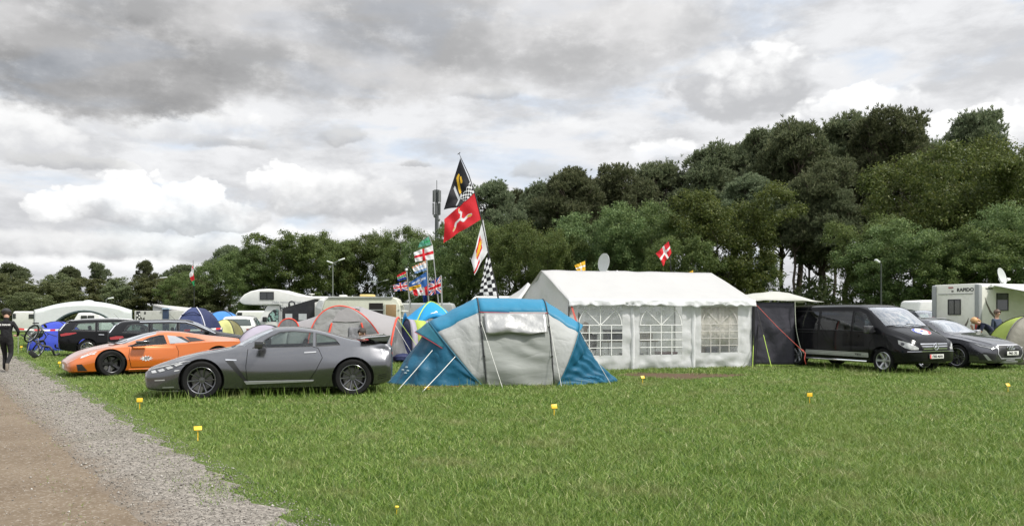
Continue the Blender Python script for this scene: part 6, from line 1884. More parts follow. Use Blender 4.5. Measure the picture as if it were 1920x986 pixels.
def event_shelter():
    o = GX(160, 39.5); S = 2.05
    t = thing('event_shelter', 'large white domed event shelter with arched opening behind the black estates', 'shelter', o, R(27)); n = 24
    w = fabric('shelter_white', (.70, .73, .72), .35, .5, .15, 2, .02); trim = mat('shelter_trim', (.03, .05, .05), .6)
    z_ = lambda x, y: 1.78 + .44 * (1 - (x / S) ** 2) * (1 - .5 * (y / S) ** 2) 
    rows = [[Vector((S * (2 * i / n - 1), S * (2 * j / n - 1), z_(S * (2 * i / n - 1), S * (2 * j / n - 1)) - .0)) for i in range(n + 1)] for j in range(n + 1)]
    cloth('canopy', rows, w, t)
    for side in range(2):
        y = -S if side == 0 else S; rows = []
        arch = lambda x: max(0.0, 1.72 * (max(0, 1 - (x / (S * .80)) ** 2)) ** .5) if abs(x) < S * .80 else 0.0
        for j in range(9):
            rows.append([Vector((S * (2 * i / 48 - 1), y, arch(S * (2 * i / 48 - 1)) + (z_(S * (2 * i / 48 - 1), y) - arch(S * (2 * i / 48 - 1))) * j / 8)) for i in range(49)])
        cloth('arch_wall', rows, w, t)
        MB().tube([Vector((S * .80 * math.cos(math.pi * i / 24), y - .02, 1.72 * math.sin(math.pi * i / 24))) for i in range(25)], .05, 6).build('arch_trim', trim, t, True)
    cloth('side_wall', [[Vector((-S, S * (2 * i / 12 - 1), z_(-S, S * (2 * i / 12 - 1)) * j / 6)) for i in range(13)] for j in range(7)], w, t)
    for x in (-1, 1):
        for y in (-1, 1): MB().tube([(x * S, y * S, 0), (x * S, y * S, 1.80)], .014, 6).build('leg', trim, t, True)
    MB().lathe([(0, .07), (.16, .05), (.26, 0)], 16, Matrix.Translation((.15, -.2, 2.21))).build('roof_vent', w, t, True)
    return t
event_shelter()

def peaked_tent():
    o = GX(990, 31); t = thing('peaked_tent', 'white peaked tent just left behind the gabled marquee', 'tent', o, R(20))
    rows = [[Vector((x * (1 - v) * 1.05, y * (1 - v) * 1.05, 2.0 + .82 * v + (-.10 if 0 < v < 1 else 0))) for x, y in ((-1, -1), (1, -1), (1, 1), (-1, 1), (-1, -1))] for v in (0, .25, .5, .75, 1)]
    cloth('roof', rows, ROOF_PVC, t, 0)
    cloth('side_wall', [[Vector((x, y, z)) for x, y in ((-1, -1), (1, -1), (1, 1), (-1, 1), (-1, -1))] for z in (0, 1, 2.0)], WHITE_PVC, t, 0)
    return t
peaked_tent()

def drive_away_awning():
    o = GX(1452, 24.3); rz = R(-3)
    t = thing('van_awning', 'charcoal drive-away awning with cream roof at the rear of the black van', 'awning', o, rz)
    ch = fabric('charcoal_cloth', (.050, .048, .062), .12, .6, .55, 2.4, .06); cr_ = fabric('cream_roof', (.55, .55, .50), .3, .55, .3, 2.5, .04)
    f = from_px(o, rz); n = 12
    W = 1.24; xl, xr = -.66, .60
    rows = [[Vector((xl + (xr - xl) * i / 16, hn(i * .25 + j * .2, j * .3, 1.2, 161) * .10 * math.sin(math.pi * j / 14), 1.95 * j / 14 )) for i in range(17)] for j in range(15)]
    cloth('front_wall', rows, ch, t)
    rows = [[Vector((xr, 2.6 * i / 12, 1.95 * j / 8)) for i in range(13)] for j in range(9)]; cloth('side_wall', rows, ch, t)
    rows = [[Vector((xl, 2.6 * i / 12, 1.95 * j / 8)) for i in range(13)] for j in range(9)]; cloth('side_wall', rows, ch, t)
    rows = []
    for j in range(15):
        v = j / 14; rows.append([Vector((xl - .08 + (xr + .95 - xl) * i / 24, -.08 + 2.75 * v, 1.93 + .36 * math.sin(math.pi * min(1, v * 1.25 + .02) * .8) ** .55 * (1 - .75 * max(0, (i / 24 - .55) / .45) ** 1.6) * (.75 + .25 * math.sin(math.pi * i / 24)) + hn(i * .4, j * .5, 1, 165) * .05)) for i in range(25)])
    cloth('roof', rows, cr_, t)
    MB().tube(arc((xl + .08, -.05, 0), (xl + .25, 1.2, 2.18), (xl + .08, 2.6, 0), 16, 3), .013, 6).build('pole', POLE, t, True)
    MB().tube(cr([(xr, -.06, 2.0), (xr + .02, -.10, 1.2), (xr + .14, -.18, .55), (xr + .30, -.25, .35)], 6), .012, 6).build('pole_sleeve', mat('pale_sleeve', (.40, .42, .34), .6), t, True)
    Mi = Matrix.Rotation(-rz, 3, 'Z'); g = lambda px, py: Mi @ (G(px, py) - o)
    for a, b, m in (((xl + .12, -.06, 1.75), g(1447, 690), LINED), ((xl + .05, -.06, 1.85), g(1411, 690), LINEG)):
        a = Vector(a); q = a.lerp(b, .45); guy(t, a, q, LINED, .010); guy(t, q, b, LINEG, .010)
    MB().box(xl, xr, -.03, -.01, .0, .05).build('mud_flap', LINEG, t)
    return t
drive_away_awning()
# ------------------------------------------------------------------ motorhomes, caravans, far boxes
GRPW = mat('grp_white', (.66, .66, .63), .42, coat=.2, var=.04, dirt=.25, dirtcol=(.34, .32, .27))
GRPC = mat('grp_cream', (.50, .50, .42), .5, coat=.1, var=.05, dirt=.3, dirtcol=(.28, .27, .22))
GRPG = mat('grp_grey', (.30, .31, .31), .5, var=.05, dirt=.2)
DARKP = mat('dark_pane', (.022, .026, .028), .08, .1, coat=1)
FRAMEB = mat('frame_black', (.02, .02, .022), .5)

def slab(name, prof, y0, y1, m, parent, bevel=.06, seg=4):
    """side outline (x, z) given a width y0..y1, edges rounded"""
    M = Matrix(((1, 0, 0, 0), (0, 0, 1, 0), (0, 1, 0, 0), (0, 0, 0, 1)))
    return MB().prism(prof, y1 - y0, Matrix.Translation((0, y0, 0)) @ M).build(name, m, parent, bevel=bevel, seg=seg, sharp=50)

def pane(parent, x0, x1, z0, z1, y, name='window', fm=None, pm=None, axis='y', split=False, sgn=-1):
    """framed window proud of a flat side. axis 'y': side wall at y; 'x': end wall at x=y"""
    def b(a0, a1, c0, c1, d0, d1): 
        lo, hi = sorted((y + sgn * d0, y + sgn * d1))
        return (a0, a1, lo, hi, c0, c1) if axis == 'y' else (lo, hi, a0, a1, c0, c1)
    f = MB(); w = .035
    for q in ((x0, x1, z0, z0 + w), (x0, x1, z1 - w, z1), (x0, x0 + w, z0 + w, z1 - w), (x1 - w, x1, z0 + w, z1 - w)): f.box(*b(*q, -.01, .03))
    if split: f.box(*b((x0 + x1) / 2 - .02, (x0 + x1) / 2 + .02, z0 + w, z1 - w, -.01, .028))
    o = f.build(name, fm or FRAMEB, parent)
    MB().box(*b(x0 + w * .5, x1 - w * .5, z0 + w * .5, z1 - w * .5, -.012, .016)).build('pane', pm or DARKP, o)
    return o

def dish(parent, c, r, az_, el_, name='satellite_dish'):
    """round dish on a mast with feed arm"""
    M = Matrix.Translation(c) @ Matrix.Rotation(az_, 4, 'Z') @ Matrix.Rotation(el_, 4, 'X')
    d = MB().lathe([(r * i / 10, .22 * r * (i / 10) ** 2 * 1.0) for i in range(11)] + [(r * (10 - i) / 10, .22 * r * ((10 - i) / 10) ** 2 - .012) for i in range(11)], 32, M)
    return d

def satellite(label, c, base, r, ax, lnb):
    c, base, lnb = Vector(c), Vector(base), Vector(lnb)
    t = thing('satellite_dish', label, 'dish', base)
    z = Vector(ax).normalized(); M = Matrix.Translation(c - base) @ z.to_track_quat('Z', 'Y').to_matrix().to_4x4()
    MB().lathe([(r * i / 10, .20 * r * (i / 10) ** 2) for i in range(11)] + [(r * (10 - i) / 10, .20 * r * ((10 - i) / 10) ** 2 - .015) for i in range(10)], 36, M).build('reflector', mat('dish_grey', (.40, .42, .41), .55, var=.05), t, True)
    MB().tube([(0, 0, 0), c - base - z * .05 + Vector((0, .02, -.1)), c - base - z * .03], .03, 8).build('mast', mat('dish_arm', (.45, .46, .45), .5), t, True)
    e = lnb - base
    a = MB(); a.tube([c - base - z * .02 - Vector((0, 0, r * .8)), e], .02, 6); a.tube([e - (e - (c - base)).normalized() * .02, e + (c - base - e).normalized() * .14], [.055, .035], 10); a.build('feed_arm', WHITEM, t, True)
    return t

# ---- over-cab motorhome on the left, seen from its side
def alcove_motorhome():
    Y = 44.0; o = GX(560, Y)
    t = thing('motorhome', 'white motorhome with rounded over-cab bed and patterned cab blind', 'motorhome', o)
    L = lambda px, py: ((px - 560) / F * Y, CH + (HY - py) / F * Y)
    top = [(449, 564), (451, 559), (458, 552), (470, 546), (486, 542.5), (504, 541.5), (522, 543), (540, 548), (560, 553), (585, 555.5), (650, 556), (650, 618), (527, 618), (527, 573), (522, 571.5), (478, 572), (458, 571), (451, 568)]
    slab('body', [L(*p) for p in top][::-1], -.05, 2.15, GRPW, t, .09, 4)
    cab = [(486, 571.8), (492, 571.8), (526.5, 571.8), (526.5, 622), (470, 622), (470, 606), (476, 602), (492, 596), (500, 580), (494, 574)]
    cab = [(500, 572), (526.9, 572), (526.9, 622), (468, 622), (468, 606), (474, 601), (485, 598)]
    slab('cab', [L(*p) for p in cab][::-1], .10, 2.0, GRPW, t, .05)
    x0, z1 = L(488, 547); x1, z0 = L(514, 562); pane(t, x0, x1, z0, z1, -.05, split=True)
    w = [L(*p) for p in ((498, 603), (521.5, 603), (521.5, 581), (512, 580.5), (503, 588))]
    yq = .098
    d = MB().add([Vector((x, yq, z)) for x, z in w], [tuple(range(5))]).build('cab_window', FRAMEB, t, fixn=False)
    bl = MB(); r = random.Random(3); xs = [p[0] for p in w]; zs = [p[1] for p in w]
    for i in range(46):
        x, z = r.uniform(min(xs), max(xs)), r.uniform(min(zs), max(zs))
        fx = (x - min(xs)) / (max(xs) - min(xs)); 
        if z > min(zs) + (max(zs) - min(zs)) * (.35 + .75 * fx): continue
        bl.lathe([(r.uniform(.018, .03), 0), (.04, 0), (.055, -.004)], 7, Matrix.Translation((x, yq - .012, z)) @ Matrix.Rotation(R(90), 4, 'X'))
    bl.build('cab_blind', mat('blind_pattern', (.33, .52, .46), .7), d)
    ws = [L(*p) for p in ((486, 597), (500, 575), (503, 575), (491, 597))]
    MB().add([Vector((x, y, z)) for y in (.18, 1.92) for x, z in ((ws[0][0] - .02, ws[0][1] + .02), (ws[1][0] - .02, ws[1][1]))], [(0, 1, 3, 2)]).build('windscreen', DARKP, t)
    mb = MB(); x, z = L(497, 600); mb.box(x - .12, x + .10, -.12, .06, z - .10, z + .18); mb.build('mirror', BLACK, t, bevel=.04)
    x, z = L(545, 566.5); lettering('slogan', 'Make memories. Break rules.', .19, mat('grey_print', (.28, .29, .30), .6), t, Matrix.Translation((x, -.053, z)) @ Matrix.Rotation(R(90), 4, 'X'), .002, 0, .2, .9)
    x, z = L(534, 577); lettering('slogan', 'hud', .42, FRAMEB, t, Matrix.Translation((x + .05, -.053, z)) @ Matrix.Rotation(R(90), 4, 'X') @ Matrix.Rotation(R(14), 4, 'Z'), .002, .006)
    x, z = L(547.5, 570.5); MB().lathe([(.13, 0), (.20, 0), (.20, .006), (.13, .006)], 20, Matrix.Translation((x, -.054, z)) @ Matrix.Rotation(R(90), 4, 'X'), True).build('logo_ring', FRAMEB, t)
    x, z = L(576, 553); MB().lathe([(.03, -.1), (.03, .12), (.17, .14), (.17, .17), (0, .19)], 14, Matrix.Translation((x, 1.0, z - .08))).build('roof_vent', GRPW, t, True)
    wheel(t, L(482, 600)[0], .22, .33, .22, .2, 8, ALU, .06); wheel(t, L(482, 600)[0], 1.88, .33, .22, .2, 8, ALU, .06)
    wheel(t, L(620, 600)[0], .22, .33, .22, .2, 8, ALU, .06); wheel(t, L(620, 600)[0], 1.88, .33, .22, .2, 8, ALU, .06)
    # black gazebo wall standing between it and the caravan
    g = thing('gazebo', 'black gazebo with clear windows between the over-cab motorhome and caravan', 'gazebo', GX(560, 42))
    K = lambda px, py: ((px - 560) / F * 42, CH + (HY - py) / F * 42)
    q = [K(*p) for p in ((529, 578), (590, 560), (590, 626), (529, 626))]
    MB().add([Vector((x, y, z)) for y in (0, .03) for x, z in q], [(0, 1, 2, 3), (7, 6, 5, 4), (0, 1, 5, 4), (1, 2, 6, 5), (2, 3, 7, 6), (3, 0, 4, 7)]).build('side_wall', fabric('black_cloth', (.022, .022, .026), .05, .7, .4, 3), g)
    q2 = [K(*p) for p in ((529, 578), (590, 560), (600, 560), (552, 575))]
    MB().add([Vector((q2[0][0], 0, q2[0][1])), Vector((q2[1][0], 0, q2[1][1])), Vector((q2[1][0] + .2, 1.6, q2[1][1])), Vector((q2[0][0] + .2, 1.6, q2[0][1]))], [(0, 1, 2, 3)]).build('roof', fabric('black_cloth', (.022, .022, .026)), g)
    for a, b in ((535, 548), (560, 575)):
        x0, z1 = K(a, 588); x1, z0 = K(b, 600); MB().box(x0, x1, -.012, -.004, z0, z1).build('window', mat('pvc_grey', (.42, .44, .45), .3), g)
    for px in (530, 589): MB().tube([(K(px, 0)[0], .02, 0), (K(px, 0)[0], .02, 2.1)], .02, 6).build('pole', STEEL, g)
    return t
alcove_motorhome()

def old_caravan():
    Y = 40.0; o = GX(670, Y); t = thing('caravan', 'old cream caravan with open door and yellow roof hatch', 'caravan', o, R(2))
    L = lambda px, py: ((px - 670) / F * Y, CH + (HY - py) / F * Y)
    prof = [(604, 640), (604, 580), (609, 564), (617, 557), (640, 555.5), (735, 556.5), (743, 560), (750, 574), (751, 640)]
    slab('body', [L(*p) for p in prof][::-1], 0, 2.1, GRPC, t, .05)
    # lighter front end sloping back, seen to the left
    a = [L(*p) for p in ((604, 580), (609, 564), (617, 557))]
    fr = [(578, 574, 582), (582, 562, 564), (592, 556.5, 557)]
    MB().add([Vector((L(604, 0)[0] - .02, -.02, .5)), Vector((L(577, 0)[0], 1.9, .5)), Vector((L(577, 0)[0], 1.9, L(0, 575)[1])), Vector((L(583, 0)[0], 1.95, L(0, 561)[1])), Vector((L(596, 0)[0], 2.0, L(0, 556)[1] + .02)),
               Vector((L(617, 0)[0], -.02, L(0, 557)[1] + .02)), Vector((L(609, 0)[0] - .02, -.02, L(0, 564)[1])), Vector((L(604, 0)[0] - .02, -.02, L(0, 580)[1]))],
              [(0, 7, 2, 1), (7, 6, 3, 2), (6, 5, 4, 3)]).build('front_panel', GRPW, t, fixn=False)
    z = L(0, 581)[1]; MB().box(L(606, 0)[0], L(749, 0)[0], -.025, -.005, z - .02, z + .02).build('trim_strip', GRPG, t)
    z2 = L(0, 557.5)[1]; MB().box(L(616, 0)[0], L(736, 0)[0], -.05, -.003, z2 - .03, z2 + .03).build('gutter', GRPG, t)
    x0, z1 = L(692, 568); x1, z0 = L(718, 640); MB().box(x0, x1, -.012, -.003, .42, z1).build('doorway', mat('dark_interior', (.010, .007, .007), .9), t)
    x0, z1 = L(721, 569); x1, zb = L(745, 602)
    d = MB().box(x0, x1, -.05, -.012, zb - .6, z1).build('door', GRPC, t, bevel=.01)
    MB().box(x0 + .06, x1 - .06, -.062, -.052, zb, z1 - .05).build('door_lining', mat('brown_board', (.24, .155, .075), .7, var=.12), d, bevel=.01)
    x0, z1 = L(611, 583); x1, z0 = L(640, 600); pane(t, x0, x1, z0, z1, 0)
    x, z = L(684, 556); MB().box(x - .36, x + .36, .6, 1.3, z, z + .13).build('roof_hatch', mat('yellowed_plastic', (.60, .46, .18), .5), t, bevel=.05)
    x, z = L(638, 556); MB().box(x - .18, x + .18, .7, 1.1, z, z + .10).build('roof_vent', GRPW, t, bevel=.03)
    for k_ in range(3): MB().box(L(752, 0)[0], L(760, 0)[0], .1, 1.6, 1.35 + k_ * .36, 1.42 + k_ * .36).build('ladder_rung', WHITEM, t)
    wheel(t, 0, .15, .31, .18, .18, 8, ALU, .05); wheel(t, 0, 1.95, .31, .18, .18, 8, ALU, .05)
    return t
old_caravan()

def swift_box(name, label, cat, px0, px1, top, Y, prof=None, m=None, wins=(), depth=2.1, rz=0, wheels=True, bev=.10):
    o = GX((px0 + px1) / 2, Y); t = thing(name, label, cat, o, rz); w = (px1 - px0) / F * Y; h = CH + (HY - top) / F * Y
    pr = prof or [(-.5, .12), (.5, .12), (.5, .9), (.47, 1), (-.44, 1), (-.5, .86)]
    slab('body', [(x * w, max(.25, z * h)) for x, z in pr], 0, depth, m or GRPW, t, bev, 4)
    for x0, x1, z0, z1 in wins: pane(t, x0 * w, x1 * w, z0 * h, z1 * h, 0)
    if wheels:
        for y in (.2, depth - .2): wheel(t, .1 * w, y, .32, .2, .19, 8, ALU, .05)
    return t
swift_box('caravan', 'white caravan with small front window peeking above the blue tunnel tent', 'caravan', 864, 985, 555, 34, [(-.5, .12), (.5, .12), (.5, .96), (.46, 1), (-.28, 1), (-.40, .86), (-.5, .62)], None, ((-.36, -.20, .80, .93),))
swift_box('caravan', 'grey white caravan end behind the sky blue shelter', 'caravan', 752, 850, 568, 46, None, GRPG, (), 2.1)
swift_box('caravan', 'white caravan with two skylights above the white off-roader', 'caravan', 436, 500, 582.5, 56, [(-.5, .12), (.5, .12), (.5, .9), (.47, 1), (-.36, 1), (-.5, .70)], None, ((-.36, -.22, .82, .93),))
swift_box('van', 'white delivery van far behind, between black van and motorhome with dish', 'van', 1716, 1790, 562.5, 40, [(-.5, .10), (.5, .10), (.5, 1), (-.30, 1), (-.38, .97), (-.46, .62), (-.5, .55)], WHITEM, (), 2.0)
swift_box('caravan', 'low white caravan at the far left edge behind the walker', 'caravan', 22, 76, 583.5, 60, None, None, ((-.46, -.36, .70, .90), (.1, .3, .7, .88)))
swift_box('container', 'pale grey toilet container with blue black door and number beside the navy dome tent', 'container', 252, 366, 582.5, 47, [(-.5, .0), (.5, .0), (.5, 1), (-.5, 1)], mat('container_grey', (.44, .44, .41), .6, var=.04, dirt=.3), (), 2.4, 0, False, .02)
def container_bits():
    t = next(o for o in bpy.data.objects if o.name.startswith('container')); Y = 47.0; h = CH + (HY - 582.5) / F * Y
    X = lambda px: (px - 309) / F * Y
    MB().box(X(305), X(317), -.03, -.005, .1, h + .12).build('door', mat('navy_door', (.025, .045, .09), .5), t, bevel=.02)
    pl = MB().box(X(256), X(263), -.03, -.005, .9, h - .03).build('poster', FRAMEB, t)
    for i, (dx, dz) in enumerate(((.05, .0), (.14, .12), (.02, .22), (.16, .30))): MB().box(X(256) + dx, X(256) + dx + .07, -.04, -.031, h - .55 + dz, h - .45 + dz).build('poster_mark', PLATEW, pl)
    for s, px, z, sz in (('24', 267, h - .50, .30), ('8', 272, h - .14, .22)):
        lettering('number', s, sz, PLATET, t, Matrix.Translation((X(px), -.008, z)) @ Matrix.Rotation(R(90), 4, 'X'), .002, .006)
    for y in (-.05,):
        MB().box(X(305), X(317), -.10, .2, h + .10, h + .16).build('door_canopy', mat('pale_blue_trim', (.35, .48, .62), .5), t)
container_bits()
def awning_roof():
    t = thing('awning', 'white sloping awning roof on grey wall above the toilet container', 'awning', GX(320, 49)); Y = 49.0
    L = lambda px, py, y: Vector(((px - 320) / F * Y, y, CH + (HY - py) / F * Y))
    a = [L(289, 570, 0), L(345, 583, 0), L(360, 581, 1.6), L(318, 578, 1.6)]
    MB().add([L(288, 570, 0), L(338, 582.5, 0), L(356, 582, 2.4), L(340, 577.5, 2.4)] + [p - Vector((0, 0, .09)) for p in (L(288, 570, 0), L(338, 582.5, 0), L(356, 582, 2.4), L(340, 577.5, 2.4))],
             [(0, 1, 2, 3), (7, 6, 5, 4), (0, 4, 5, 1), (1, 5, 6, 2), (2, 6, 7, 3), (3, 7, 4, 0)]).build('roof', ROOF_PVC, t)
    q = [L(286, 571, .05), L(334, 583, .05), L(334, 640, .05), L(286, 640, .05)]
    for p in q[2:]: p.z = 0
    MB().add(q + [p + Vector((0, .05, 0)) for p in q], [(0, 1, 2, 3), (7, 6, 5, 4), (0, 3, 7, 4)]).build('side_wall', fabric('awning_grey', (.22, .23, .23), .1, .6), t)
awning_roof()

# ---- big motorhome on the right, rear and side
def rear_motorhome():
    C = GX(1836, 33.0); w = Vector((-.33, .944, 0)).normalized(); s = Vector((w.y, -w.x, 0))
    ang = math.atan2(s.y, s.x); o = C
    t = thing('motorhome', 'cream motorhome with grey corner pillars, awning out and a roof dish', 'motorhome', o, ang)
    # local: +x along the side (away), +y across the rear
    W, H, Ln = 2.32, 2.86, 6.6
    M = Matrix(((0, 0, 1, 0), (1, 0, 0, 0), (0, 1, 0, 0), (0, 0, 0, 1)))
    pr = [(0, .35), (W, .35), (W, H - .12), (W - .10, H), (.10, H), (0, H - .12)]
    cream = mat('motorhome_cream', (.70, .69, .64), .42, coat=.2, var=.03, dirt=.25, dirtcol=(.36, .33, .27))
    MB().prism(pr, Ln, M).build('body', cream, t, bevel=.03)
    grey = mat('pillar_grey', (.27, .28, .29), .5, var=.05)
    for y0, y1 in ((-.03, .20), (W - .20, W + .03)):
        MB().box(-.06, .16, y0, y1, .40, H - .02).build('corner_pillar', grey, t, bevel=.06, seg=3)
    for y0, y1 in ((.0, .14), (W - .14, W)): MB().box(-.085, -.05, y0, y1, .75, 1.45).build('tail_lamp', REDLAMP, t, bevel=.015)
    pane(t, .88, 1.52, 1.55, 2.22, 0, 'rear_window', FRAMEB, DARKP, 'x', True)
    MB().box(-.03, -.005, .30, W - .30, H - .42, H - .40).build('rear_seam', grey, t)
    lettering('maker_lettering', 'RAPIDO', .21, FRAMEB, t, Matrix.Translation((-.012, .66, H - .25)) @ Matrix(((0, 0, -1, 0), (-1, 0, 0, 0), (0, 1, 0, 0), (0, 0, 0, 1))), .004, .004, 0, 1.1)
    MB().box(-.02, -.004, 1.26, 1.50, H - .16, H - .11).build('brake_light', REDLAMP, t)
    lettering('model_lettering', '10', .12, FRAMEB, t, Matrix.Translation((-.012, 1.30, H - .30)) @ Matrix(((0, 0, -1, 0), (-1, 0, 0, 0), (0, 1, 0, 0), (0, 0, 0, 1))), .004, .002)
    sw = mat('swoosh_brown', (.12, .10, .085), .5)
    def swoosh(f, pts):
        mb = MB(); ws = [.02, .07, .10, .09, .05, .01]; P_ = [Vector(p) for p in pts]; up = []; dn = []
        for i, p in enumerate(P_):
            d = (P_[min(i + 1, 5)] - P_[max(i - 1, 0)]).normalized(); n = Vector((-d.y, d.x)); up.append(p + n * ws[i] / 2); dn.append(p - n * ws[i] / 2)
        for q in zip(up, up[1:], dn[1:], dn): mb.quad(*[f(a) for a in q])
        mb.build('swoosh', sw, t, fixn=False)
    swoosh(lambda p: Vector((-.008, p.x, p.y)), [(.50, 1.42), (.56, 1.25), (.66, 1.08), (.80, .94), (.95, .86), (1.15, .82)])
    swoosh(lambda p: Vector((p.x, -.008, p.y)), [(.32, 2.28), (.42, 2.0), (.62, 1.68), (.95, 1.38), (1.4, 1.20), (1.95, 1.14)])
    pane(t, .95, 1.62, 1.72, 2.46, 0); pane(t, 2.7, 3.2, 1.9, 2.3, 0)
    MB().box(3.5, 4.1, -.02, -.003, .5, 2.2).build('door', mat('dark_interior', (.010, .007, .007), .9), t)
    lettering('side_lettering', 'RAPIDO', .11, FRAMEB, t, Matrix.Translation((.55, -.006, H - .22)) @ Matrix.Rotation(R(90), 4, 'X'), .002, .002)
    # awning: cassette on the side, sheet slung out and down, two legs
    MB().box(.55, 5.4, -.14, -.002, H - .16, H - .02).build('awning_case', WHITEM, t, bevel=.02)
    rows = [[Vector((.65 + 4.6 * i / 16, -.1 - 2.5 * v, H - .08 - .50 * v - .06 * math.sin(math.pi * v) * math.sin(math.pi * i / 16))) for i in range(17)] for v in (0, .25, .5, .75, 1)]
    cloth('awning_sheet', rows, fabric('awning_grey_white', (.60, .60, .60), .3, .6, .1), t)
    MB().tube([(.65, -2.6, H - .58), (5.25, -2.6, H - .58)], .035, 8).build('awning_bar', WHITEM, t)
    for x in (.75, 5.1): MB().tube([(x, -2.6, H - .6), (x, -2.5, 0)], .02, 6).build('awning_leg', WHITEM, t)
    for x in (1.2, 4.9):
        for y in (.22, W - .22): wheel(t, x, y, .33, .22, .2, 8, ALU, .06)
    return t
rear_motorhome()
satellite('white round dish on the cream motorhome roof at the right', P(1876, 518, 34.6), P(1879, 533, 34.6), .37, (.55, -.75, .25), P(1894, 524, 34.2))

# ---- motorhome hidden behind the marquee, carrying the tall dish
mh = swift_box('motorhome', 'white motorhome with dark windows seen through the marquee windows', 'motorhome', 1040, 1250, 514.5, 32.5, [(-.5, .14), (.5, .14), (.5, .9), (.47, 1), (-.40, 1), (-.47, .93), (-.5, .60)], None, ((-.42, -.22, .52, .72), (-.1, .12, .52, .70)), 2.2)
satellite('large upright dish rising behind the marquee roof', P(1134.5, 493, 33.2), P(1135, 513, 33.2), .40, (-.87, -.48, .08), P(1161, 511.5, 32.9))
swift_box('roof_box', 'flat white roof box just showing over the marquee ridge', 'roof box', 1068, 1094, 508.5, 33.4, [(-.5, .955), (.5, .955), (.5, .99), (.4, 1), (-.4, 1), (-.5, .99)], GRPW, (), 1.0, 0, False, .02)
# ------------------------------------------------------------------ flags and their poles
FC = {}
def fm(name, c):
    if name not in FC: FC[name] = fabric('flag_' + name, c, .30, .7, .12, 4, .03, .03)
    return FC[name]
FM = [fm(*p) for p in (('white', (.70, .70, .72)), ('red', (.58, .018, .028)), ('blue', (.018, .045, .25)), ('black', (.012, .012, .016)), ('yellow', (.72, .42, .03)),
                       ('green', (.02, .26, .09)), ('orange', (.65, .20, .03)), ('grey', (.42, .43, .46)), ('paleblue', (.25, .40, .62)), ('seagreen', (.07, .25, .18)), ('midblue', (.03, .11, .34)))]
WH, RD, BL, BK, YE, GR, ORG, GY, PB, SG, MBL = range(11)

def seg_d(u, v, a, b):
    ax, ay = a; bx, by = b; t = max(0, min(1, ((u - ax) * (bx - ax) + (v - ay) * (by - ay)) / max(1e-9, (bx - ax) ** 2 + (by - ay) ** 2)))
    return math.hypot(u - ax - t * (bx - ax), v - ay - t * (by - ay))
def poly_d(u, v, pts): return min(seg_d(u, v, a, b) for a, b in zip(pts, pts[1:]))

def flag(label, corners, pat, asp=1.5, amp=.06, waves=1.6, nu=54, nv=36, group=None, phase=0.0, sag=0.0, depth=None):
    """corners: luff top, luff bottom, fly bottom, fly top (world). pat(u, v) -> material; u 0 at luff, v 0 at bottom"""
    a, b, c, d = [Vector(p) for p in corners]; o = b.copy()
    rows = []; n = ((d - a).cross(b - a)).normalized()
    for j in range(nv + 1):
        v = j / nv; row = []
        for i in range(nu + 1):
            u = i / nu; p = b.lerp(a, v).lerp(c.lerp(d, v), u)
            w = amp * min(1, u * 2.2) * (math.sin(2 * math.pi * (u * waves + .35 * v) + phase) + .35 * math.sin(2 * math.pi * (u * waves * 2.3 - .8 * v) + phase * 2))
            p = p + n * w + Vector((0, 0, -sag * math.sin(math.pi * u) + .25 * w * (v - .5))); row.append(p - o)
        rows.append(row)
    mb = MB().grid(rows)
    mb.mi = [pat((i + .5) / nu, (j + .5) / nv) for j in range(nv) for i in range(nu)]
    ob_ = mb.build('flag', FM, None, True, 0, weld=False, fixn=False); ob_.location = o
    tag(ob_, label, 'flag', group); return ob_

def pole(label, pts, r, m=None, r1=None, name='flagpole', finial=False):
    base = Vector((pts[0][0], pts[0][1], 0)); q = [Vector(p) - base for p in pts]
    if q[0].z > .05: q = [Vector((q[0].x, q[0].y, 0))] + q
    n = len(q); mb = MB(); mb.tube(q, [r + ((r1 or r) - r) * i / (n - 1) for i in range(n)], 8)
    if finial: mb.ball(q[-1], r * 1.8, 8)
    o = mb.build(name, m or STEEL, None, True); o.location = base
    tag(o, label, 'pole'); return o

def union(u, v, cant=False):
    x, y = (u - .5) * 2, (v - .5); ax, ay = abs(x), abs(y)
    if ax < .10 or ay < .10: return RD
    if ax < .17 or ay < .165: return WH
    d = abs(y - x * .5) / 1.118; e = abs(y + x * .5) / 1.118; q = min(d, e)
    if q < .038: return RD
    if q < .105: return WH
    return BL
def england(u, v): return RD if abs(u - .5) < .065 or abs(v - .5) < .10 else WH
def checks(nx, ny): return lambda u, v: BK if (int(u * nx) + int(v * ny)) % 2 else WH
def nordic(bg, fg, x0=.38): return lambda u, v: fg if abs(u - x0) < .065 or abs(v - .5) < .09 else bg

YF = 24.2
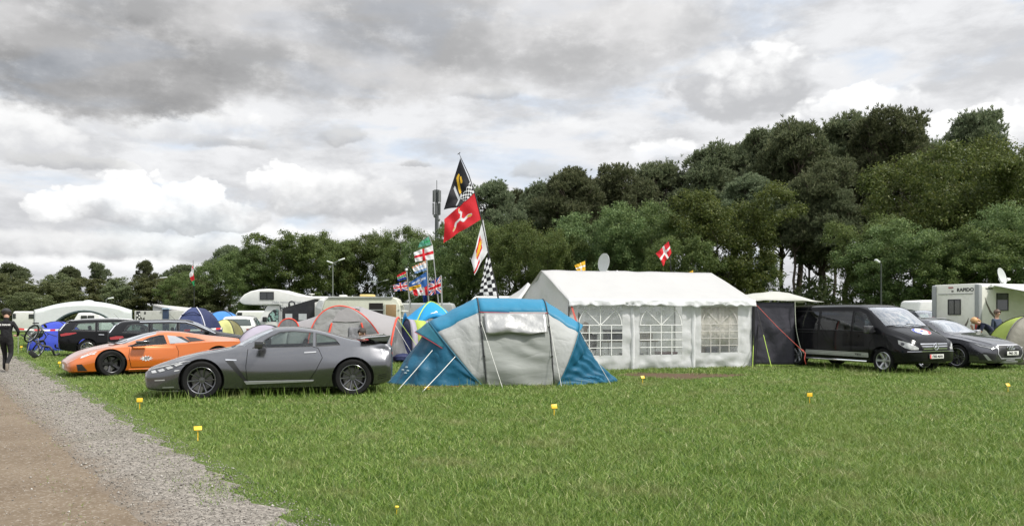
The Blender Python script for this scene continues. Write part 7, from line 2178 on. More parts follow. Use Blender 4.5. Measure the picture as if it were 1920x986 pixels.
# --- tall bending pole with four flags
PX = [(934, 558), (928, 530), (919, 492), (911, 452), (903, 412), (892, 368), (879, 328), (864, 296)]
pole('very tall bending black fibre pole carrying four flags behind the blue tunnel tent', [P(940, 600, YF)] + [P(a, b, YF) for a, b in PX], .035, POLE, .012)
def tip(): 
    o = MB().tube([P(864, 296, YF) - P(864, 296, YF), P(861, 288, YF) - P(864, 296, YF)], .008, 5); o.bar(P(858, 290, YF) - P(864, 296, YF), P(863, 286, YF) - P(864, 296, YF), .02, .02)
    q = o.build('wind_vane', POLE, None); q.location = P(864, 296, YF); tag(q, 'tiny wind vane on the tip of the tall bending pole', 'vane')
tip()
def tt(u, v):
    # black, chequered band along the lower luff side, grey and yellow T T strokes
    if v < .30 and u < .62 and (.62 - u) * .5 + (.30 - v) > .02: return checks(12, 15)(u, v)
    if poly_d(u * 1.1, v, [(.56, .80), (.74, .30)]) < .045 or poly_d(u * 1.1, v, [(.56, .34), (.98, .26)]) < .040: return GY
    if poly_d(u * 1.1, v, [(.28, .82), (.34, .84), (.52, .44)]) < .045 or poly_d(u * 1.1, v, [(.26, .70), (.30, .60)]) < .04: return YE
    return BK
flag('black flag with grey and yellow T letters and a chequered corner', (P(863, 297, YF - .03), P(889, 361, YF - .03), P(860, 389, YF - .3), P(832, 393, YF - .2)), tt, amp=.06, waves=1.2, nu=110, nv=100)
def legs3(u, v):
    x, y = (u - .50) * 1.35, v - .50; cols = RD
    for k_ in range(3):
        a = R(120 * k_ + 20); c, s = math.cos(a), math.sin(a); X, Y_ = x * c + y * s, -x * s + y * c
        d = poly_d(X, Y_, [(0, .02), (.0, .20), (.17, .26), (.20, .33)])
        e = poly_d(X, Y_, [(.155, .27), (.20, .34)])
        if e < .034: return YE
        if d < .055: cols = GY if d > .042 else WH
    return cols
flag('red flag with three running legs on the tall bending pole', (P(890, 362, YF), P(902, 411, YF), P(830, 456, YF - .4), P(834, 410, YF - .5)), legs3, amp=.10, waves=1.1, nu=120, nv=90, phase=1.0)
def sunflag(u, v):
    x, y = u - .5, (v - .60) * 1.5; r = math.hypot(x * .8, y); a = math.atan2(y, x * .8)
    if r < .10: return YE
    if r < .13 + .11 * abs(math.cos(a * 6)): return YE if r < .15 + .05 * abs(math.cos(a * 6)) else ORG
    if (abs(x) < .20 and abs(y) < .60 and not abs(x) < .0) and (v > .38 and v < .86): return RD if (abs(x) + .1 > abs(y) * .3) else WH
    if v < .22 and u > .55 and v > .08: return RD
    return WH
flag('white flag with red bars and yellow sun hanging from the tall bending pole', (P(906, 411, YF), P(916, 470, YF), P(889, 516, YF - .25), P(884, 488, YF - .2)), sunflag, amp=.05, waves=.9, nu=48, nv=66, phase=2.0)
flag('black and white chequered flag hanging lowest on the tall bending pole', (P(917, 476, YF - .02), P(932, 554, YF - .02), P(900, 553, YF - .2), P(906, 500, YF - .2)), checks(4, 10), amp=.05, waves=.8, nu=48, nv=80, phase=.5)

# --- cluster behind the caravan
YC = 42.0
pole('left aluminium flagpole of the flag cluster', [P(770, 600, YC), P(769, 570, YC), P(762, 506, YC)], .05, STEEL, .035, finial=True)
pole('middle aluminium flagpole of the flag cluster', [P(805, 600, YC), P(804, 568, YC), P(800, 486, YC)], .05, STEEL, .035)
pole('right black topped flagpole of the flag cluster', [P(829, 600, YC), P(828.5, 566, YC), P(827, 516, YC)], .05, STEEL, .04)
pole('leaning thin flagpole of the flag cluster, with the green pennant at its tip', [P(822, 600, YC + .5), P(822, 566, YC + .5), P(815, 505, YC + .5), P(811, 462, YC + .5), P(804, 441, YC + .5)], .045, STEEL, .02)
def sa(u, v):
    y = v - .5; t = .5 - u * 1.6
    if t > abs(y) + .12: return BL if False else YE if t < abs(y) + .2 else BK
    if abs(y) < .10: return GR
    if abs(y) < .17: return WH
    return RD if y > 0 else BL
flag('sea green pennant flag highest in the flag cluster', (P(804, 443, YC + .5), P(808, 459, YC + .5), P(785, 464, YC), P(788, 454, YC)), lambda u, v: SG if abs(v - .5) > .12 or u > .6 else GR, amp=.06)
flag('white flag with red cross high in the flag cluster', (P(811, 460, YC + .4), P(814, 486, YC + .4), P(778, 491, YC), P(776, 473, YC)), england, amp=.10, waves=1.3)
def banner(u, v):
    if v > .78: return ORG if int(u * 14) % 2 else WH
    if v < .26: return PB if (u * 9 + v * 2) % 1 > .35 else BL
    if abs(u - .45) < .20 and abs(v - .55) < .14 and (u * 18) % 1 > .3: return PB
    return WH
flag('white banner with pale blue and orange print in the flag cluster', (P(800, 488, YC), P(801, 506, YC), P(778, 513, YC - .3), P(773, 500, YC - .3)), banner, amp=.08)
def bluef(u, v):
    if v < .30 + .25 * (u - .4) and u > .35: return YE if poly_d(u, v, [(.62, .12), (.80, .26)]) > .05 else BK
    r = math.hypot((u - .45) * 1.1, v - .62)
    if .17 < r < .20 or (abs(v - .60 - .10 * u) < .08 and .08 < u < .86 and (u * 15) % 1 > .40): return WH
    return MBL
flag('blue flag with white lettering and a yellow corner in the flag cluster', (P(800, 509, YC), P(802, 536, YC), P(767, 545, YC - .3), P(768, 530, YC - .3)), bluef, amp=.10, waves=1.4, nu=72, nv=48)
def canada(u, v):
    if u < .25 or u > .75: return RD
    x, y = (u - .5) * 2, v - .5
    if abs(x) + abs(y) * 1.0 < .20 or (abs(y) < .06 and abs(x) < .30) or (abs(x) < .05 and y > -.36 and y < .30): return RD
    return WH
flag('red and white maple leaf flag lowest on the middle cluster pole', (P(802, 534, YC), P(804, 553, YC), P(777, 554, YC - .3), P(774, 543, YC - .3)), canada, amp=.09)
flag('large blue, red and white union flag on the right cluster pole', (P(827, 517, YC), P(828, 549, YC), P(805, 554, YC - .3), P(804, 531, YC - .3)), union, amp=.10, nu=72, nv=60)
flag('green, red and blue striped flag on the left cluster pole', (P(762, 507, YC), P(763, 523, YC), P(746, 527, YC - .2), P(745, 516, YC - .2)), sa, amp=.06)
flag('ragged union flag below the striped one on the left cluster pole', (P(763, 527, YC), P(766, 544, YC), P(739, 546, YC - .2), P(737, 534, YC - .2)), union, amp=.09, nu=60, nv=40)
flag('small blue and white flag tucked behind the maple leaf flag', (P(800, 536, YC + .3), P(800, 566, YC + .3), P(794, 567, YC + .3), P(790, 541, YC + .3)), lambda u, v: BL if v < .55 else (WH if (u + v * 2) % .5 > .2 else PB), amp=.05)

# --- single flags
def wales(u, v): return RD if math.hypot((u - .5) * .9, (v - .55) * .8) < .22 + .05 * math.sin(u * 20) else (WH if v > .5 else GR)
pole('thin black flagpole of the drooping red, white and green flag', [P(364, 600, 46), P(364, 540, 46), P(362, 488, 46)], .035, POLE, .012)
flag('drooping red, white and green flag on a thin black pole above the navy dome tent', (P(362, 497, 46), P(363.5, 524, 46), P(362, 536, 45.8), P(358, 512, 45.8)), lambda u, v: [GR, RD, WH][min(2, int(v * 3))] if u > .2 else RD, amp=.10, waves=1.5)
pole('thin leaning black pole of the red flag with white cross, behind the marquee', [P(1262, 600, 36), P(1259, 520, 36), P(1254, 449, 36)], .03, POLE, .012)
flag('red flag with white cross flying above the marquee roof', (P(1254, 452, 36), P(1259, 474, 36), P(1243, 499, 35.7), P(1230, 475, 35.8)), nordic(RD, WH, .42), amp=.07, waves=1.2)
pole('thin pole of the yellow flag at the marquee gable', [P(1098, 600, 34.8), P(1098, 486, 34.8)], .022, POLE, .012)
flag('yellow flag with white cross left of the upright dish', (P(1097, 489, 34.8), P(1098, 507, 34.8), P(1083, 510, 34.6), P(1078, 497, 34.6)), nordic(YE, WH, .45), amp=.05)
pole('thin pole of the little yellow pennant over the marquee ridge', [P(1300, 600, 35), P(1300, 504, 35)], .02, POLE, .012)
flag('little yellow pennant just above the marquee ridge', (P(1300, 506, 35), P(1301, 516, 35), P(1289, 516, 34.9), P(1287, 513, 34.9)), lambda u, v: YE, amp=.04, nu=20, nv=12)

# ------------------------------------------------------------------ mast, lamps
def telecom_mast():
    Y = 125.0; o = GX(819, Y); t = thing('telecom_mast', 'tall grey phone mast with panel antennas above the trees', 'mast', o)
    L = lambda px, py: Vector(((px - 819) / F * Y, 0, CH + (HY - py) / F * Y)); h = L(0, 356).z
    MB().tube([(0, 0, 0), (0, 0, h)], [.42, .26], 12).build('pole', mat('mast_grey', (.055, .06, .066), .6), t, True)
    MB().tube([(0, 0, h), (.0, 0, L(0, 338).z)], .05, 6).build('lightning_rod', mat('mast_grey', (.055, .06, .066), .6), t)
    g = mat('antenna_grey', (.13, .135, .14), .5)
    for z0, z1 in ((357, 379), (381, 403)):
        for k_ in range(5):
            a = R(72 * k_ + 25 + z0); c = Vector((math.cos(a) * .55, math.sin(a) * .55, 0)); zt, zb = L(0, z0).z, L(0, z1).z
            b = MB(); b.box(-.13, .13, -.07, .07, zb, zt, Matrix.Translation(c) @ Matrix.Rotation(a, 4, 'Z')); b.bar(Vector((0, 0, zb + .4)), c + Vector((0, 0, zb + .4)), .05, .05); b.build('panel_antenna', g, t)
    for z in (405, 412): MB().lathe([(0, .3), (.30, .0), (.0, .02)], 12, Matrix.Translation(L(819 + (3 if z > 406 else -3), z)) @ Matrix.Rotation(R(90), 4, 'X')).build('drum_antenna', g, t, True)
    return t
telecom_mast()
def lamp(label, px, top, Y, arms, head=.5, lm=None):
    o = GX(px, Y); t = thing('street_lamp', label, 'street lamp', o, 0, 'street lamps along the wood'); h = CH + (HY - top) / F * Y
    MB().tube([(0, 0, 0), (0, 0, h)], [.07, .04], 8).build('pole', lm or mat('lamp_grey', (.16, .17, .16), .6), t, True)
    for dx, dz in arms:
        MB().tube([(0, 0, h - .05), (dx, 0, h + dz)], .035, 6).build('arm', lm or mat('lamp_grey', (.16, .17, .16), .6), t)
        M = Matrix.Translation((dx, 0, h + dz)) @ Matrix.Rotation(-math.atan2(dz, dx if dx else 1), 4, 'Y')
        MB().box(-.05 * (1 if dx >= 0 else -1), head * (1 if dx >= 0 else -1), -.13, .13, -.05, .07, M).build('lamp_head', mat('lamp_head', (.66, .68, .68), .35), t, bevel=.03)
    return t
lamp('single street lamp in front of the far left treeline', 293, 522, 92, [(.5, .05)], .8)
lamp('double armed street lamp above the over-cab motorhome', 624, 493, 68, [(-.45, .15), (.55, .20)])
lamp('double armed street lamp nearer the flag cluster', 707, 529, 76, [(-.5, .10), (.6, .12)])
lamp('short street lamp left of the white event shelter', 78, 560, 72, [(-.25, .05)], .35)
lamp('street lamp head just above the white event shelter', 199, 561, 72, [(.25, .05)], .4)
lamp('single street lamp with tilted head before the right trees', 1652, 494, 46, [(-.30, .20)], .24, mat('lamp_dark', (.035, .042, .035), .6))
# ------------------------------------------------------------------ people
SKIN = mat('skin', (.48, .29, .21), .55, spec=.35, var=.05)
def limb_hand(V, E, Rr, wi, wrist, tip, side, curl):
    """palm and five separate fingers growing out of the wrist vertex"""
    w, t = Vector(wrist), Vector(tip); d = (t - w).normalized(); sd = Vector(side).normalized(); sd = (sd - d * sd.dot(d)).normalized(); n = d.cross(sd) * curl
    palm = len(V); V.append(w + d * .07); Rr.append(.030); E.append((wi, palm))
    for k_, (o, L) in enumerate(((-.030, .062), (-.010, .075), (.010, .070), (.028, .055))):
        a = len(V); V.append(w + d * .10 + sd * o); Rr.append(.0105); E.append((palm, a))
        b = len(V); V.append(V[a] + d * L * .55 + n * L * .25); Rr.append(.0090); E.append((a, b))
        c = len(V); V.append(V[b] + d * L * .35 + n * L * .45); Rr.append(.0080); E.append((b, c))
    a = len(V); V.append(w + d * .045 - sd * .045 + n * .012); Rr.append(.0120); E.append((palm, a))
    b = len(V); V.append(V[a] + d * .045 - sd * .012 + n * .02); Rr.append(.0095); E.append((a, b))

def person(label, loc, rz, J, top, legs, shoes, hair, scale=1.0, sleeve='wrist', collar=None, cap=None, group=None, hairlen=0.0):
    """J: joint positions (facing +y). Body one skinned surface, coloured by the garment it carries; hair and cap are children"""
    t = thing('person', label, 'person', loc, rz, group); t.scale = (scale,) * 3
    V, E, Rr, tagv = [], [], [], []
    ix = {}
    def add(n, r): ix[n] = len(V); V.append(Vector(J[n])); Rr.append(r)
    for n, r in (('pelvis', .135), ('waist', .125), ('chest', .145), ('neck0', .075), ('neck', .055), ('head0', .075), ('head', .092), ('crown', .072)): add(n, r)
    for a, b in zip(('pelvis', 'waist', 'chest', 'neck0', 'neck', 'head0', 'head'), ('waist', 'chest', 'neck0', 'neck', 'head0', 'head', 'crown')): E.append((ix[a], ix[b]))
    f = (Vector(J['face']) - Vector(J['head'])).normalized()
    ix['nose'] = len(V); V.append(Vector(J['head']) + f * .118 + Vector((0, 0, -.012))); Rr.append(.016); E.append((ix['head'], ix['nose']))
    for s in ('L', 'R'):
        add('sh' + s, .068); E.append((ix['chest'], ix['sh' + s])); add('el' + s, .047); E.append((ix['sh' + s], ix['el' + s])); add('wr' + s, .031); E.append((ix['el' + s], ix['wr' + s]))
        add('hip' + s, .100); E.append((ix['pelvis'], ix['hip' + s])); add('kn' + s, .066); E.append((ix['hip' + s], ix['kn' + s])); add('an' + s, .046); E.append((ix['kn' + s], ix['an' + s]))
        add('toe' + s, .038); E.append((ix['an' + s], ix['toe' + s]))
        limb_hand(V, E, Rr, ix['wr' + s], J['wr' + s], J['ha' + s], J.get('side' + s, (0, 1, 0)), 1 if s == 'L' else -1)
    me = bpy.data.meshes.new('body'); me.from_pydata([tuple(p) for p in V], E, [])
    o = bpy.data.objects.new('body', me); COL.objects.link(o)
    sk = o.modifiers.new('skin', 'SKIN'); sk.use_smooth_shade = True
    lay = me.skin_vertices[0].data if me.skin_vertices else None
    if lay is None:
        bpy.context.view_layer.objects.active = o; lay = me.skin_vertices[0].data
    for i, r in enumerate(Rr): lay[i].radius = (r, r); lay[i].use_root = (i == 0)
    sb = o.modifiers.new('sub', 'SUBSURF'); sb.levels = sb.render_levels = 2
    m2 = bpy.data.meshes.new_from_object(o.evaluated_get(bpy.context.evaluated_depsgraph_get())); o.modifiers.clear(); o.data = m2
    m2.materials.clear()
    for m in (SKIN, top, legs, shoes): m2.materials.append(m)
    nm = {v: k for k, v in ix.items()}
    segs = []
    for a, b in E:
        na, nb = nm.get(a, 'f'), nm.get(b, 'f'); k_ = 0
        if nb[:3] in ('wai', 'che') or nb[:2] == 'sh' or nb in ('neck0', 'neck'): k_ = 1
        elif nb == 'head0' and collar: k_ = 1
        elif nb[:2] == 'el': k_ = 1
        elif nb[:2] == 'wr': k_ = 1 if sleeve == 'wrist' else 0
        elif nb[:3] == 'hip' or nb[:2] in ('kn', 'an'): k_ = 2
        elif nb[:3] == 'toe': k_ = 3
        segs.append((V[a], V[b], k_))
    mi = []
    for p in m2.polygons:
        c = p.center; best = 9; q = 0
        for a, b, k_ in segs:
            d = b - a; u = max(0, min(1, (c - a).dot(d) / max(1e-9, d.length_squared))); dd = (c - a - d * u).length - (.0 if k_ else .012)
            if dd < best: best, q = dd, k_
        mi.append(q)
    m2.polygons.foreach_set('material_index', mi); m2.polygons.foreach_set('use_smooth', [True] * len(mi))
    o.parent = t
    h = Vector(J['head']); up = (Vector(J['crown']) - h).normalized(); back = -f
    rt = f.cross(up).normalized()
    MB().ball(h + f * .088 + rt * .034 + up * .028, .012, 8).ball(h + f * .088 - rt * .034 + up * .028, .012, 8).build('eyes', mat('eye_dark', (.03, .025, .02), .3), t, True)
    MB().ball(h + rt * .098 - up * .005, (.016, .028, .036), 8).ball(h - rt * .098 - up * .005, (.016, .028, .036), 8).build('ears', SKIN, t, True)
    M = Matrix((rt, f, up)).transposed()
    mb = MB(); rows = []
    for i in range(9):
        a = R(130 if hairlen == 0 else 132) * i / 8; row = []
        for j in range(17):
            th = 2 * math.pi * j / 16; k_ = 1.0
            aa = a * (1.0 - .50 * max(0, math.sin(th)))
            p = Vector((.118 * math.sin(aa) * math.cos(th), .130 * math.sin(aa) * math.sin(th), .128 * math.cos(aa) + .012)); p *= 1 + .05 * rnd.uniform(-1, 1)
            row.append(h + up * .018 + M @ p)
        rows.append(row)
    mb.grid(rows)
    if hairlen:
        mb.tube(cr([h + back * .10 + up * .03, h + back * .17 - up * .05, h + back * .16 - up * (.08 + hairlen)], 4), [.035, .045, .045, .042, .04, .035, .03, .026, .015], 8)
    mb.build('hair', hair, t, True)
    if cap:
        mb = MB(); rows = []
        for i in range(7):
            a = R(88) * i / 6
            rows.append([h + up * .030 + M @ Vector((.126 * math.sin(a) * math.cos(2 * math.pi * j / 16), .137 * math.sin(a) * math.sin(2 * math.pi * j / 16), .122 * math.cos(a) + .012)) for j in range(17)])
        mb.grid(rows)
        pk = [h + up * .035 + M @ Vector((.085 * math.cos(R(a)), .12 + .085 * math.sin(R(a)), -.01)) for a in range(0, 181, 20)]
        mb.add(pk + [p + up * .014 for p in pk], [tuple(range(10)), tuple(range(19, 9, -1))])
        mb.build('cap', cap, t, True)
    return t

def stand():
    """neutral standing joints"""
    J = dict(pelvis=(0, 0, .95), waist=(0, 0, 1.10), chest=(0, .0, 1.30), neck0=(0, -.01, 1.43), neck=(0, 0, 1.49), head0=(0, .015, 1.57), head=(0, .02, 1.645), crown=(0, .015, 1.71), face=(0, .2, 1.64))
    for s, k in (('L', -1), ('R', 1)):
        J.update({'sh' + s: (.175 * k, -.01, 1.39), 'el' + s: (.225 * k, -.02, 1.12), 'wr' + s: (.235 * k, .06, .88), 'ha' + s: (.235 * k, .09, .70), 'side' + s: (0, 1, 0),
                  'hip' + s: (.095 * k, 0, .88), 'kn' + s: (.10 * k, .02, .48), 'an' + s: (.10 * k, -.01, .09), 'toe' + s: (.115 * k, .16, .045)})
    return J
blackc = fabric('black_jersey', (.010, .010, .012), 0, .85, .4, 9, .15); blackt = fabric('black_trousers', (.011, .011, .012), 0, .9, .4, 8, .15)
shoe = mat('dark_shoe', (.05, .045, .04), .8); darkhair = mat('dark_hair', (.025, .018, .013), .6, var=.3, vscale=60, bump=.6, bscale=90)

J = stand()
J.update(elL=(-.30, .02, 1.14), wrL=(-.22, .20, 1.02), haL=(-.12, .30, 1.0), elR=(.30, .02, 1.14), wrR=(.22, .20, 1.02), haR=(.12, .30, 1.0),
         knL=(-.09, .16, .50), anL=(-.085, .10, .10), toeL=(-.10, .28, .05), knR=(.11, .02, .49), anR=(.13, -.34, .24), toeR=(.14, -.33, .07), head=(-.01, .05, 1.64), crown=(-.012, .045, 1.705), face=(-.02, .25, 1.58))
wk = person('walking person in black jacket and trousers on the track, seen from behind', GX(12, 21.9), R(14), J, blackc, blackt, shoe, darkhair, .97, collar=True, cap=mat('dark_cap', (.03, .03, .033), .8))
lettering('jacket_print', 'LE MANS', .062, WHITEM, wk, Matrix.Translation((0, -.158, 1.335)) @ Matrix.Rotation(R(90), 4, 'X'), .003, .003, 0, 1.25)
MB().box(.10, .175, -.378, -.366, .05, .26).build('shoe_sole', mat('pale_sole', (.22, .19, .155), .8), wk, bevel=.02)

# blonde woman leaning over a table, to the right
J = stand()
J.update(pelvis=(0, 0, .94), waist=(0, .10, 1.07), chest=(0, .30, 1.18), neck0=(0, .42, 1.25), neck=(0, .47, 1.27), head0=(0, .54, 1.29), head=(0, .60, 1.32), crown=(0, .62, 1.385), face=(0, .78, 1.24))
for s, k in (('L', -1), ('R', 1)): J.update({'sh' + s: (.16 * k, .37, 1.21), 'el' + s: (.20 * k, .46, .96), 'wr' + s: (.12 * k, .62, 1.06 if k > 0 else .84), 'ha' + s: (.08 * k, .68, 1.2 if k > 0 else .70)})
person('blonde woman in navy top bending forward beside the cream motorhome', GX(1862, 28.0), R(78), J, fabric('navy_top', (.018, .022, .045), 0, .85, .3, 8), fabric('grey_shorts', (.10, .11, .13), 0, .85, .3, 8), shoe, mat('blonde_hair', (.46, .27, .12), .6, var=.25, vscale=60), 1.0, 'elbow', hairlen=.10)
J = stand()
person('man in blue grey jacket standing behind the lime green tent', GX(1869, 29.6), R(200), J, fabric('slate_jacket', (.05, .065, .10), 0, .85, .3, 8), blackt, shoe, mat('brown_hair', (.09, .055, .035), .6, var=.3), .98)

def seated():
    J = dict(pelvis=(0, 0, .48), waist=(0, -.02, .63), chest=(0, -.02, .84), neck0=(0, -.01, .97), neck=(0, .01, 1.03), head0=(0, .03, 1.11), head=(0, .04, 1.185), crown=(0, .035, 1.25), face=(0, .25, 1.17))
    for s, k in (('L', -1), ('R', 1)):
        J.update({'sh' + s: (.175 * k, -.02, .93), 'el' + s: (.24 * k, .06, .70), 'wr' + s: (.16 * k, .28, .62), 'ha' + s: (.12 * k, .42, .60), 'hip' + s: (.10 * k, .04, .46), 'kn' + s: (.12 * k, .44, .46), 'an' + s: (.12 * k, .42, .09), 'toe' + s: (.13 * k, .58, .045)})
    return J
def camp_chair(label, loc, rz, m):
    t = thing('camping_chair', label, 'chair', loc, rz)
    cloth('seat', [[Vector((x, y, .43 - .03 * math.sin(math.pi * (x + .27) / .54))) for x in (-.27, -.1, .1, .27)] for y in (-.22, 0, .24)], m, t)
    cloth('backrest', [[Vector((x, -.24 - .14 * v, .44 + .5 * v)) for x in (-.27, 0, .27)] for v in (0, .5, 1)], m, t)
    for x in (-.28, .28):
        MB().tube([(x, -.40, .98), (x, -.22, .43), (x, .26, .0)], .013, 6).build('leg', STEEL, t, True); MB().tube([(x, .26, .44), (x, -.30, 0)], .013, 6).build('leg', STEEL, t, True)
        MB().bar((x, -.28, .66), (x, .20, .64), .05, .02).build('armrest', BLACK, t)
    return t
redtop = fabric('red_top', (.42, .02, .03), 0, .8, .3, 8)
c = GX(680, 20.8)
camp_chair('red fabric folding chair hidden behind the coupe wing', c, R(150), redtop)
person('person in red top sitting behind the rear wing of the grey coupe', c, R(150), seated(), redtop, blackt, shoe, darkhair, .92)
# inside the marquee
for x, y, rz_, lab, m, hh in ((.85, 2.2, 100, 'person in dark top sitting behind the left marquee window', blackc, darkhair), (1.45, 2.6, 160, 'person in charcoal top sitting right of another inside the left marquee window', fabric('charcoal_top', (.03, .03, .036), 0, .85, .3, 8), mat('fair_hair', (.30, .19, .10), .6, var=.2))):
    p = in_marquee(x, y)
    camp_chair('dark folding chair inside the marquee, ' + ('under the left sitter' if x < 1 else 'under the right sitter'), p, R(rz_), fabric('dark_chair_cloth', (.025, .03, .05), 0, .8))
    person(lab, p, R(rz_), seated(), m, blackt, shoe, hh, 1.0)
p = in_marquee(.55, .95)
J = stand(); person('standing person in maroon top at the left edge of the marquee window', p, R(-60), J, fabric('maroon_top', (.10, .03, .04), 0, .85), blackt, shoe, mat('brown_hair', (.09, .055, .035), .6), .92)
# ------------------------------------------------------------------ small things
YEL = mat('marker_yellow', (.78, .47, .02), .45, var=.05)
def marker(label, loc, rz, tilt, h=.15, size=.86):
    t = thing('pitch_marker', label, 'marker peg', loc, rz, 'yellow pitch marker pegs')
    MB().box(-.005, .005, -.004, .004, -.02, h).build('stake', YEL, t)
    pl = MB(); M = Matrix.Translation((0, -.008, h)) @ Matrix.Rotation(R(tilt), 4, 'X')
    pl.box(-.055 * size, .055 * size, -.004, .004, -.02, .055 * size, M); q = pl.build('plate', YEL, t, bevel=.003)
    return t
for lab, px, py, rz, ti in (('yellow marker peg nearest the track edge, below the coupe nose', 371, 826, 25, -52), ('yellow marker peg beside the front wheel end of the grey coupe', 262, 768, 5, -15),
                            ('yellow marker peg alone in the middle of the field', 1039, 781, 18, -20), ('yellow marker peg in the field below the charcoal awning', 1518, 757, 0, -8),
                            ('yellow marker peg at the far right of the field', 1890, 736, 20, -35), ('yellow marker peg by the bare earth before the marquee', 1205, 720, 25, -30),
                            ('yellow marker peg in front of the orange supercar nose', 112, 690, 10, -20), ('yellow marker peg far up the track beside the bicycle', 40, 657, 10, -30)):
    marker(lab, G(px, py), R(rz), ti)
def flat_marker():
    t = thing('pitch_marker', 'yellow marker peg lying flat at the corner of the blue tunnel tent', 'marker peg', G(799, 733) + Vector((0, 0, .06)), R(30), 'yellow pitch marker pegs')
    MB().box(-.06, .06, -.045, .045, 0, .012, Matrix.Rotation(R(-25), 4, 'X')).build('plate', YEL, t, bevel=.003)
    MB().box(-.008, .008, -.16, -.04, -.01, .0).build('stake', YEL, t)
flat_marker()
# dandelion-like yellow blooms and a sprig in the grass
def bloom(label, px, py, z=.07):
    o = MB(); o.tube([(0, 0, 0), (.005, 0, z)], .003, 5); o.ball((.005, 0, z), (.018, .018, .010), 8)
    q = o.build('wild_flower', mat('flower_yellow', (.70, .52, .03), .6), None, True); q.location = G(px, py); tag(q, label, 'flower')
bloom('small yellow wild flower low in the near grass', 743, 966)

def tape(label, pts, w=.07, n=40):
    q = cr(pts, n // (len(pts) - 1)); o = q[0].copy(); L = 0; mb = MB()
    for a, b in zip(q, q[1:]):
        mb.cur = 1 if (L % .55) < .18 else 0; tw = .25 * math.sin(L * 2.1)
        u = Vector((0, tw * w, w)); mb.quad(a - o, b - o, b - o + u, a - o + u); L += (b - a).length
    t = mb.build('barrier_tape', [mat('tape_white', (.70, .68, .66), .5), mat('tape_red', (.58, .03, .03), .5)], None, False, weld=False, fixn=False); t.location = o
    tag(t, label, 'tape')
tape('red and white barrier tape stretched beyond the bicycle', [P(34, 618, 31.5), P(75, 620.5, 31.8), P(112, 620, 32)])
tape('red and white barrier tape across the navy dome tent', [P(345, 621, 29.8), P(380, 620, 30), P(417, 617, 30.3)])
for lab, px, Y, py in (('thin metal stake holding the left end of the barrier tape', 34, 31.5, 616), ('thin metal stake holding the tape right of the navy dome tent', 417, 30.3, 614), ('thin metal stake holding the tape at the black estate bonnet', 345, 29.8, 618)):
    o = MB().tube([(0, 0, 0), (0, 0, P(px, py, Y).z)], .012, 6).build('stake', STEEL, None, True); o.location = GX(px, Y); tag(o, lab, 'stake')
# guy line pegs are part of the tents; kettle barbecue behind the tape
def barbecue():
    t = thing('barbecue', 'grey green kettle barbecue with black lid handle left of the white shelter', 'barbecue', GX(67, 32.5)); z = .86
    MB().lathe([(0, z + .30), (.12, z + .29), (.24, z + .20), (.30, z), (.29, z - .05)], 20).build('lid', mat('bbq_green', (.085, .11, .10), .5), t, True)
    MB().lathe([(.29, z - .03), (.26, z - .17), (.13, z - .28), (0, z - .30)], 20).build('bowl', BLACK, t, True)
    for a in (90, 210, 330): MB().tube([(.16 * math.cos(R(a)), .16 * math.sin(R(a)), z - .2), (.3 * math.cos(R(a)), .3 * math.sin(R(a)), 0)], .014, 6).build('leg', STEEL, t)
    MB().box(-.12, .12, -.03, .03, z + .33, z + .38).build('handle', BLACK, t, bevel=.01)
barbecue()

